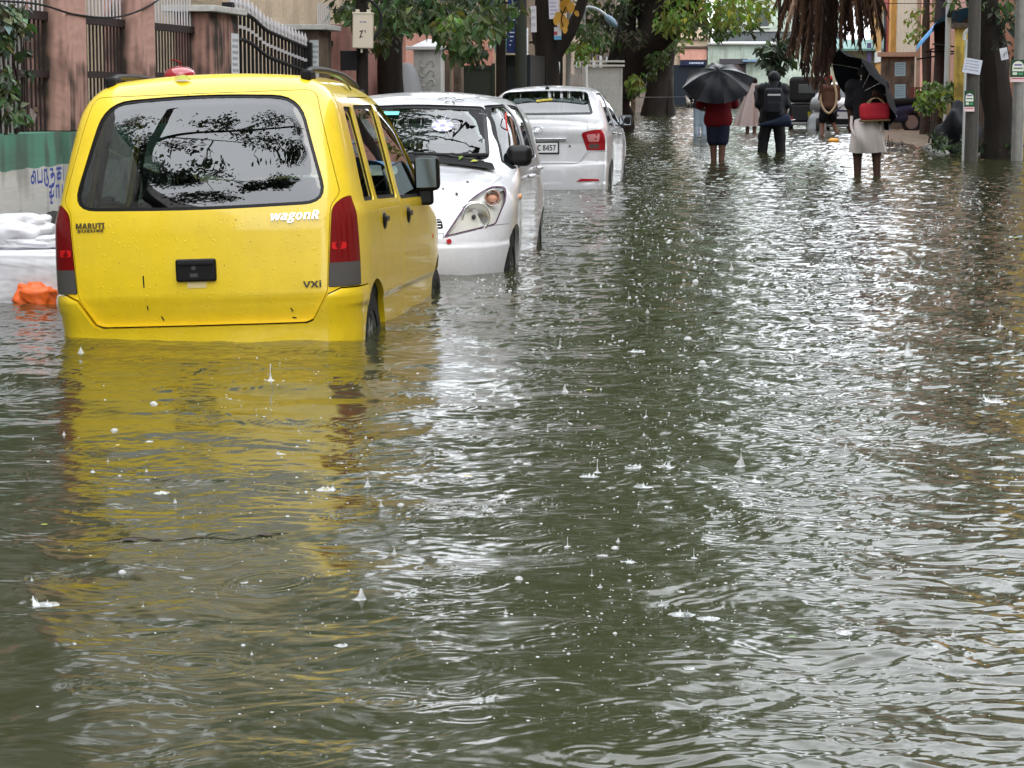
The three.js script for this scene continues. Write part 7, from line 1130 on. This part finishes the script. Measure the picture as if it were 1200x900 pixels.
{
  const a = at(808, 118, 132); scooter('white fronted scooter standing at the far end of the road', V(a.x, -0.1, a.z), Math.PI + 0.2, std(0.7, 0.7, 0.7, 0.3)); const a2 = at(817, 118, 134); scooter('dark red scooter beside the white fronted one at the road end', V(a2.x, -0.1, a2.z), Math.PI - 0.3, std(0.12, 0.02, 0.02, 0.3));
  const b = at(928, 130, 84); scooter('black and white motorcycle parked beyond the black raincoat', V(b.x, -0.05, b.z), Math.PI - 0.7, std(0.5, 0.5, 0.52, 0.3), true);
  const c = at(1046, 140, 62); scooter('dark blue scooter parked on the verge before the brown gateway', V(c.x, 0.0, c.z), Math.PI / 2 + 0.4, std(0.02, 0.025, 0.06, 0.3));
  const e = at(877, 118, 112); scooter('white scooter far off just right of the red shirt', V(e.x, -0.1, e.z), Math.PI, std(0.72, 0.72, 0.72, 0.3));
}
{ // auto-rickshaw seen from behind, and the white car behind the umbrella
  const t = thing('auto_rickshaw', 'black three wheeled taxi with flat hood parked beyond the fronds', 'auto rickshaw'), p = at(948, 150, 67);
  const k = std(0.016, 0.016, 0.018, 0.5); part(t, 'body', box(1.15, 0.62, 1.6, 0, 0.62, -0.6, 0.12), k); part(t, 'hood', box(1.15, 0.75, 1.7, 0, 1.32, -0.6, 0.14), std(0.022, 0.022, 0.024, 0.7)); part(t, 'rear_panel', box(1.0, 0.42, 0.04, 0, 0.66, 0.215, 0.015), std(0.02, 0.02, 0.024, 0.4)); part(t, 'rear_window', box(0.62, 0.26, 0.03, 0, 1.35, 0.255, 0.012), std(0.09, 0.10, 0.10, 0.15)); part(t, 'bumper', box(1.1, 0.08, 0.06, 0, 0.36, 0.25, 0.02), std(0.3, 0.3, 0.3, 0.4)); part(t, 'yellow_badge', box(0.1, 0.16, 0.012, 0.02, 0.62, 0.242), std(0.55, 0.42, 0.05, 0.5)); for (const x of [-0.5, 0.5]) { part(t, 'tail_lamp', box(0.09, 0.12, 0.03, x, 0.5, 0.245, 0.01), phys(0.4, 0.02, 0.02, 0.2)); const w = lathe([[0.12, -0.06], [0.2, -0.06], [0.22, 0], [0.2, 0.06], [0.12, 0.06]], 24); w.rotateZ(Math.PI / 2); w.translate(x * 1.05, 0.22, -0.2); part(t, 'wheel', w, M.tyre); }
  part(t, 'wheel', new THREE.TorusGeometry(0.17, 0.05, 8, 20).rotateY(Math.PI / 2).translate(0, 0.22, -1.55), M.tyre); t.position.set(p.x, GR, p.z); t.rotation.y = -0.05;
  const cv = thing('covered_motorcycle', 'motorcycle under a pale grey sheet beside the three wheeled taxi', 'motorcycle'), q = at(958, 140, 66); part(cv, 'sheet', blob([bone(V(0, 0.9, 0), V(0, 0.7, -1.2), 0.2, 0.22), bone(V(0, 0.4, 0), V(0, 0.35, -1.2), 0.24, 0.28), bone(V(0, 0.15, 0.05), V(0, 0.12, -1.2), 0.26, 0.3)], 0.03, 0.1), std(0.36, 0.38, 0.40, 0.5)); part(cv, 'wheel', new THREE.TorusGeometry(0.24, 0.05, 8, 20).rotateY(Math.PI / 2).translate(0, 0.2, 0.2), M.tyre); cv.position.set(q.x, GR + 0.05, q.z);
  const w = thing('white_parked_car', 'white car parked beyond the person in the white dhoti', 'car'), o = at(986, 150, 66), f = (x, y, s) => smax(smax(Math.abs(x) - 0.82 + 0.25 * Math.max(0, y - 0.95), smin(y - 0.98 + 0.05 * x * x, smax(y - 1.48 + 0.05 * x * x, Math.abs(s - 1.75) - 1.35 + (y - 0.95) * 1.1, 0.12), 0.06), 0.12), smax(Math.abs(s - 2) - 1.95, 0.22 - y, 0.1), 0.14);
  part(w, 'body', skin(f, 0, [0.45, 0.45, 0.7, 0.5, 3.4], [1.05, 0, 1.8, -0.3, 4.3], 0.08, false), whitePaint); part(w, 'rear_window', sheet(f, 0.004, roundPoly([[-0.6, 1.05], [0.6, 1.05], [0.5, 1.36], [-0.5, 1.36]], 0.05), 'z', -1), phys(0.05, 0.06, 0.07, 0.05)); part(w, 'bumper_stripe', sheet(f, 0.006, roundPoly([[-0.7, 0.66], [0.7, 0.66], [0.7, 0.71], [-0.7, 0.71]], 0.01), 'z', -1), std(0.03, 0.02, 0.08, 0.4)); part(w, 'lower_bumper', sheet(f, 0.006, roundPoly([[-0.74, 0.3], [0.74, 0.3], [0.74, 0.46], [-0.74, 0.46]], 0.03), 'z', -1), M.trim); for (const sd of [-1, 1]) { part(w, 'tail_lamp', sheet(f, 0.005, roundPoly([[sd * 0.5, 0.78], [sd * 0.76, 0.78], [sd * 0.76, 0.92], [sd * 0.55, 0.92]], 0.03), 'z', -1), phys(0.4, 0.02, 0.03, 0.2)); for (const s of [0.7, 3.2]) wheel(w, sd * 0.72, 0.29, s, sd, 0.29, 0.16); } w.position.set(o.x, GR + 0.05, o.z); w.rotation.y = -0.06;
}
// ---------------------------------------------------------------- wires, floating bits, splashes
{
  const wire = (label, pts, r) => single('overhead_wire', tube(pts, r, 30, 5), M.rubber, label, 'wire');
  wire('black wire sagging along the top of the pink compound wall', [at(-20, 0, 14.6), at(45, 5, 15.5), at(88, 17, 16.4), at(137, 20, 17.4), at(176, 6, 18.4), at(200, -12, 19)], 0.008);
  wire('thin dark wire crossing the far road before the green building', [at(720, 114, 62), at(780, 114, 70), at(825, 113, 76)], 0.012);
  wire('pale thin wire high across the right hand building', [at(1020, 4, 50), at(1090, 4, 50), at(1140, 2, 40)], 0.008);
}
{
  const lf = new THREE.ShapeGeometry(shapeOf(roundPoly([[0, -0.5], [0.28, 0], [0, 0.5], [-0.28, 0]], 0.2)));
  const cols = [phys(0.45, 0.50, 0.06, 0.5), phys(0.16, 0.28, 0.05, 0.5), phys(0.5, 0.42, 0.18, 0.5)];
  [[690, 458, 0.035, 0, 'pale yellow leaf bit floating near the splashes'], [548, 560, 0.04, 2, 'tan leaf sliver floating on the yellow reflection'], [928, 751, 0.022, 1, 'tiny green leaf bit floating among bright ripples'], [1190, 278, 0.09, 0, 'yellow green leaf floating at the water edge far right'], [138, 523, 0.03, 2, 'small tan scrap floating left of the yellow reflection'], [52, 615, 0.025, 0, 'tiny yellow speck floating left of the brown twig'], [662, 244, 0.12, 1, 'small green sprig floating behind the white hatchback']].forEach(([px, py, s, m, l]) => { const p = onY(px, py, 0), g = lf.clone(); g.scale(s, s, s); g.rotateX(-Math.PI / 2); g.rotateY(px); const q = single('floating_leaf', g, cols[m], l, 'leaf'); q.position.set(p.x, waterY(p.x, p.z) + 0.006, p.z); });
  const tw = thing('floating_twig', 'thin brown twig with clotted litter drifting behind the yellow car', 'twig'), T = (px, py) => { const p = onY(px, py, 0); p.y = waterY(p.x, p.z) + 0.004; return p; };
  part(tw, 'stem', tube([T(125, 633), T(160, 631), T(190, 634), T(240, 631), T(275, 634), T(310, 630), T(338, 627)].map((p, i) => p.add(V(0, -0.004 + 0.003 * (i % 2), 0))), 0.0013, 60, 5), P.barkPale); for (const [px, py, s] of [[150, 633, 0.014], [183, 632, 0.009], [310, 630, 0.012]]) { const g = new THREE.SphereGeometry(s, 14, 10), p = g.attributes.position, n = createNoise3D(rng(px)); for (let i = 0; i < p.count; i++) { const v = V(p.getX(i), p.getY(i), p.getZ(i)), q = 1 + 0.5 * n(v.x * 30, v.y * 30, v.z * 30); p.setXYZ(i, v.x * q * 1.6, v.y * q * 0.10, v.z * q); } g.computeVertexNormals(); const c = T(px, py); g.translate(c.x, c.y, c.z); part(tw, 'litter_clot', g, std(0.06, 0.045, 0.045, 0.7)); }
  const or = onY(977, 166, 0); const ob = single('orange_scrap', new THREE.SphereGeometry(0.09, 16, 10).scale(1.4, 0.7, 1), phys(0.8, 0.36, 0.05, 0.5), 'orange yellow plastic scrap floating before the wading people', 'scrap'); ob.position.set(or.x, 0.02, or.z);
  const wd = thing('drowned_weed', 'dark drowned weed clump sticking from the water by the verge', 'weed'), r = rng(33); for (const px of [1037, 1040, 1043, 1047, 1056, 1058]) { const b = onY(px, 171, 0), e = atZ(px + (r() - 0.5) * 9, 158 + 8 * r(), b.z); part(wd, 'stalk', cyl(V(b.x, -0.2, b.z), e, 0.018, 0.006, 5), std(0.05, 0.02, 0.015, 0.8)); }
}
{ // leaves washed onto the car roofs
  scene.updateMatrixWorld(true); const rc = new THREE.Raycaster(), r = rng(55), cols = [std(0.10, 0.16, 0.02, 0.5, { side: THREE.DoubleSide }), std(0.03, 0.045, 0.02, 0.6, { side: THREE.DoubleSide }), std(0.35, 0.36, 0.05, 0.5, { side: THREE.DoubleSide })];
  const drop = (car, px, py, L, w, m, label, a) => {
    const meshes = []; scene.getObjectByName(car).traverse((o) => { if (o.isMesh && /body|bonnet|windscreen|cowl/.test(o.name)) meshes.push(o); }); rc.set(camera.position, ray(px, py).normalize()); const h = rc.intersectObjects(meshes, false)[0]; if (!h) return;
    const n = h.face.normal.clone().transformDirection(h.object.matrixWorld); if (n.dot(rc.ray.direction) > 0) n.negate();
    const g = new THREE.PlaneGeometry(1, 1, 2, 6), p = g.attributes.position; for (let i = 0; i < p.count; i++) { const t = p.getY(i) + 0.5; p.setXYZ(i, p.getX(i) * w * Math.sin(Math.PI * clamp(t, 0.04, 0.96)) , (t - 0.5) * L, 0.15 * L * Math.abs(p.getX(i)) * 0.6 + 0.12 * L * Math.sin(t * 3)); } g.computeVertexNormals(); g.rotateZ(a);
    g.applyMatrix4(new THREE.Matrix4().lookAt(n, V(0, 0, 0), V(0, 1, 0))); const q = single('fallen_leaf', g, cols[m], label, 'leaf', 'leaves fallen on the parked cars'); q.position.copy(h.point).addScaledVector(n, 0.004); };
  for (const [px, py, L, a] of [[522, 111, 0.07, 0.5], [528, 116, 0.08, 1.3], [533, 113, 0.07, -0.6], [538, 119, 0.08, 1.8], [524, 121, 0.06, 2.4], [531, 122, 0.08, 0.1], [540, 112, 0.05, 1.1], [518, 117, 0.07, -1.2]]) drop('white_hatchback', px, py, L, 0.014, 1, 'thin dark leaf stuck on the white hatchback roof', a);
  for (const [px, py, L, m, a] of [[548, 184, 0.09, 0, 0.8], [556, 190, 0.06, 2, 1.8], [540, 186, 0.07, 0, -0.5], [575, 188, 0.05, 2, 0.3], [561, 183, 0.06, 0, 2.4]]) drop('white_hatchback', px, py, L, 0.03, m, 'green leaf caught at the foot of the hatchback windscreen', a);
  for (const [px, py, L, a] of [[535, 228, 0.035, 0.2], [519, 222, 0.02, 1], [548, 214, 0.03, 2]]) drop('white_hatchback', px, py, L, 0.02, 1, 'small dark scrap of leaf on the hatchback bonnet', a);
  drop('yellow_hatchback', 398, 99, 0.16, 0.05, 0, 'bright green leaf lying by the yellow car roof rail', 0.7); drop('yellow_hatchback', 214, 94.5, 0.10, 0.05, 2, 'yellow green leaf before the red dome on the roof', 1.4);
}
{ // raindrop splashes: jets, bubbles and broken crowns, no two kinds alike
  const wet = phys(0.90, 0.92, 0.92, 0.1, { transmission: 0.62, thickness: 0, ior: 1.45, side: THREE.DoubleSide });
  const rough = (g, seed, a = 0.22) => { g = mergeVertices(g.index ? g : g, 1e-4); const p = g.attributes.position, n = createNoise3D(rng(seed)); for (let i = 0; i < p.count; i++) { const x = p.getX(i), y = p.getY(i), z = p.getZ(i); p.setXYZ(i, x * (1 + a * n(x * 3, y * 3, z * 3)) + 0.10 * a * n(y * 4, 1, seed) * y * 3, y * (1 + 0.5 * a * n(x * 3 + 5, y * 2, z * 3)), z * (1 + a * n(x * 3, y * 3 + 7, z * 3))); } g.deleteAttribute('uv'); g.computeVertexNormals(); return g; };
  const bead = (x, y, z, q) => new THREE.SphereGeometry(q, 6, 5).translate(x, y, z);
  const geo = { jet: [], bubble: [], drop: [], crown: [] };
  for (let v = 0; v < 5; v++) {
    const r = rng(900 + v);
    geo.jet.push(rough(lathe([[0.5, -0.03], [0.34, 0.015], [0.14, 0.08], [0.06 + 0.02 * r(), 0.25], [0.04, 0.5], [0.045, 0.72], [0.06, 0.86], [0.05, 0.95], [0.001, 1.0]], 10), v, 0.35));
    geo.bubble.push(rough(lathe([[0.62, -0.06], [0.53, 0.03], [0.48, 0.16], [0.36, 0.3], [0.2, 0.38], [0.001, 0.41]], 12), v + 10, 0.12));
    geo.drop.push(rough(lathe([[0.7, -0.04], [0.45, 0.03], [0.34, 0.16], [0.26, 0.4], [0.14, 0.58], [0.07 * r() + 0.03, 0.8], [0.001, 1.0]], 10), v + 20, 0.4));
    const gs = []; for (let k = 0; k < 9; k++) { const a = r() * 6.28, q = 0.1 + 0.4 * r(), h = 0.15 + 0.75 * r() * r(); gs.push(lathe([[0.16 + 0.1 * r(), -0.04], [0.08, 0.08 * h], [0.035, 0.5 * h], [0.02, 0.85 * h], [0.001, h]], 6).applyMatrix4(new THREE.Matrix4().makeShear(0, 0, 0.5 * Math.cos(a), 0, 0.5 * Math.sin(a), 0)).translate(q * Math.cos(a), 0, q * Math.sin(a))); }
    geo.crown.push(rough(join([...gs, lathe([[0.75, -0.03], [0.6, 0.015], [0.42, 0.05], [0.25, 0.02], [0.001, 0.03]], 12)]), v + 30, 0.3));
  }
  const L = { jet: 'slender jet of water thrown up by a raindrop', bubble: 'low clear rain bubble floating on the flood water', drop: 'pointed splash rising from the flood water', crown: 'broken splash of short spikes on the flood water' };
  let n = 0; const put = (kind, px, py, hpx) => { const p = onY(px, py, 0), d = -p.z, h = hpx * (hpx > 9 ? 0.82 : 1) * d / F; const m = single('rain_splash', geo[kind][n++ % 5], wet, L[kind], 'splash', 'rain splashes, ' + kind + ' kind'); m.position.set(p.x, waterY(p.x, p.z), p.z); const w = kind === 'jet' ? h * 0.8 : kind === 'crown' ? h * 1.9 : kind === 'drop' ? h * 0.9 : h * 1.2; m.scale.set(w, h, w); m.rotation.y = px * 7; };
  for (const q of [['jet', 317, 447, 24], ['drop', 423, 706, 20], ['drop', 868, 545, 18], ['drop', 1064, 418, 20], ['crown', 986, 414, 14], ['jet', 700, 556, 20], ['crown', 742, 548, 13], ['crown', 777, 546, 13], ['crown', 690, 560, 10], ['crown', 755, 570, 12], ['drop', 95, 413, 11], ['crown', 383, 572, 12], ['drop', 431, 570, 12], ['drop', 662, 460, 12], ['crown', 800, 716, 16], ['crown', 830, 722, 12], ['crown', 748, 414, 10], ['jet', 656, 405, 10], ['jet', 757, 490, 10], ['crown', 888, 562, 12], ['jet', 665, 640, 14], ['crown', 735, 662, 10], ['bubble', 806, 397, 8], ['bubble', 823, 424, 7], ['bubble', 134, 504, 7], ['bubble', 180, 474, 7], ['drop', 557, 492, 10], ['bubble', 606, 475, 7], ['jet', 737, 350, 10], ['drop', 886, 318, 8], ['bubble', 1076, 298, 6], ['bubble', 972, 326, 6], ['bubble', 815, 330, 6], ['drop', 857, 315, 7], ['crown', 1165, 470, 12], ['jet', 1172, 382, 14], ['jet', 1064, 455, 15], ['bubble', 1020, 510, 8], ['drop', 462, 645, 8], ['crown', 52, 710, 16], ['bubble', 608, 680, 8], ['bubble', 1005, 562, 6], ['jet', 813, 655, 14]]) put(...q);
  const r = rng(77); for (let k = 0; k < 215; k++) { const v = r(), py = 225 + 560 * v * v, px = lerp(py < 420 ? 540 : 20, 1190, r()), s = (py - 100) / 300; if (py < 470 && px < 530) continue; const t = r(); put(t < 0.4 ? 'bubble' : t < 0.68 ? 'drop' : t < 0.9 ? 'crown' : 'jet', px, py, (2.6 + 5 * r() * r()) * (0.5 + 0.45 * s)); }
}

{ // the finest spray and drop marks, far too many to count
  const wet = phys(0.90, 0.92, 0.92, 0.15, { transmission: 0.5, thickness: 0, ior: 1.4 }), r = rng(311), N = 5200, g = new THREE.SphereGeometry(1, 6, 4), im = new THREE.InstancedMesh(g, wet, N), m = new THREE.Matrix4(), q = new THREE.Quaternion();
  const spots = [...Array(70)].map(() => { const v = r(); return [lerp(560, 1180, r()), 225 + 520 * v * v]; });
  for (let k = 0; k < N; k++) {
    const s = spots[Math.floor(r() * spots.length)], free = r() < 0.55, v = r(), py = free ? 215 + 640 * v * v : s[1] + (r() + r() - 1) * 0.10 * (s[1] - 100), px = free ? lerp(py < 420 ? 545 : 30 + 300 * r(), 1199, r()) : s[0] + (r() + r() - 1) * 0.22 * (s[1] - 100);
    const p = onY(px, Math.max(205, py), 0), h = (0.0010 + 0.0022 * r() * r()) * clamp(-p.z / 8, 0.7, 2.4), flat = r() < 0.6; p.y = waterY(p.x, p.z) + (flat ? 0 : 0.03 * r() * r());
    m.compose(p, q, V(h * (flat ? 2.4 : 1), h, h * (flat ? 2.0 : 1))); im.setMatrixAt(k, m);
  }
  im.name = 'rain_spray'; im.castShadow = im.receiveShadow = true; scene.add(im); tag(im, 'fine white rain spray and drop marks all over the water', 'rain spray', null, 'stuff');
}
renderer.render(scene, camera);
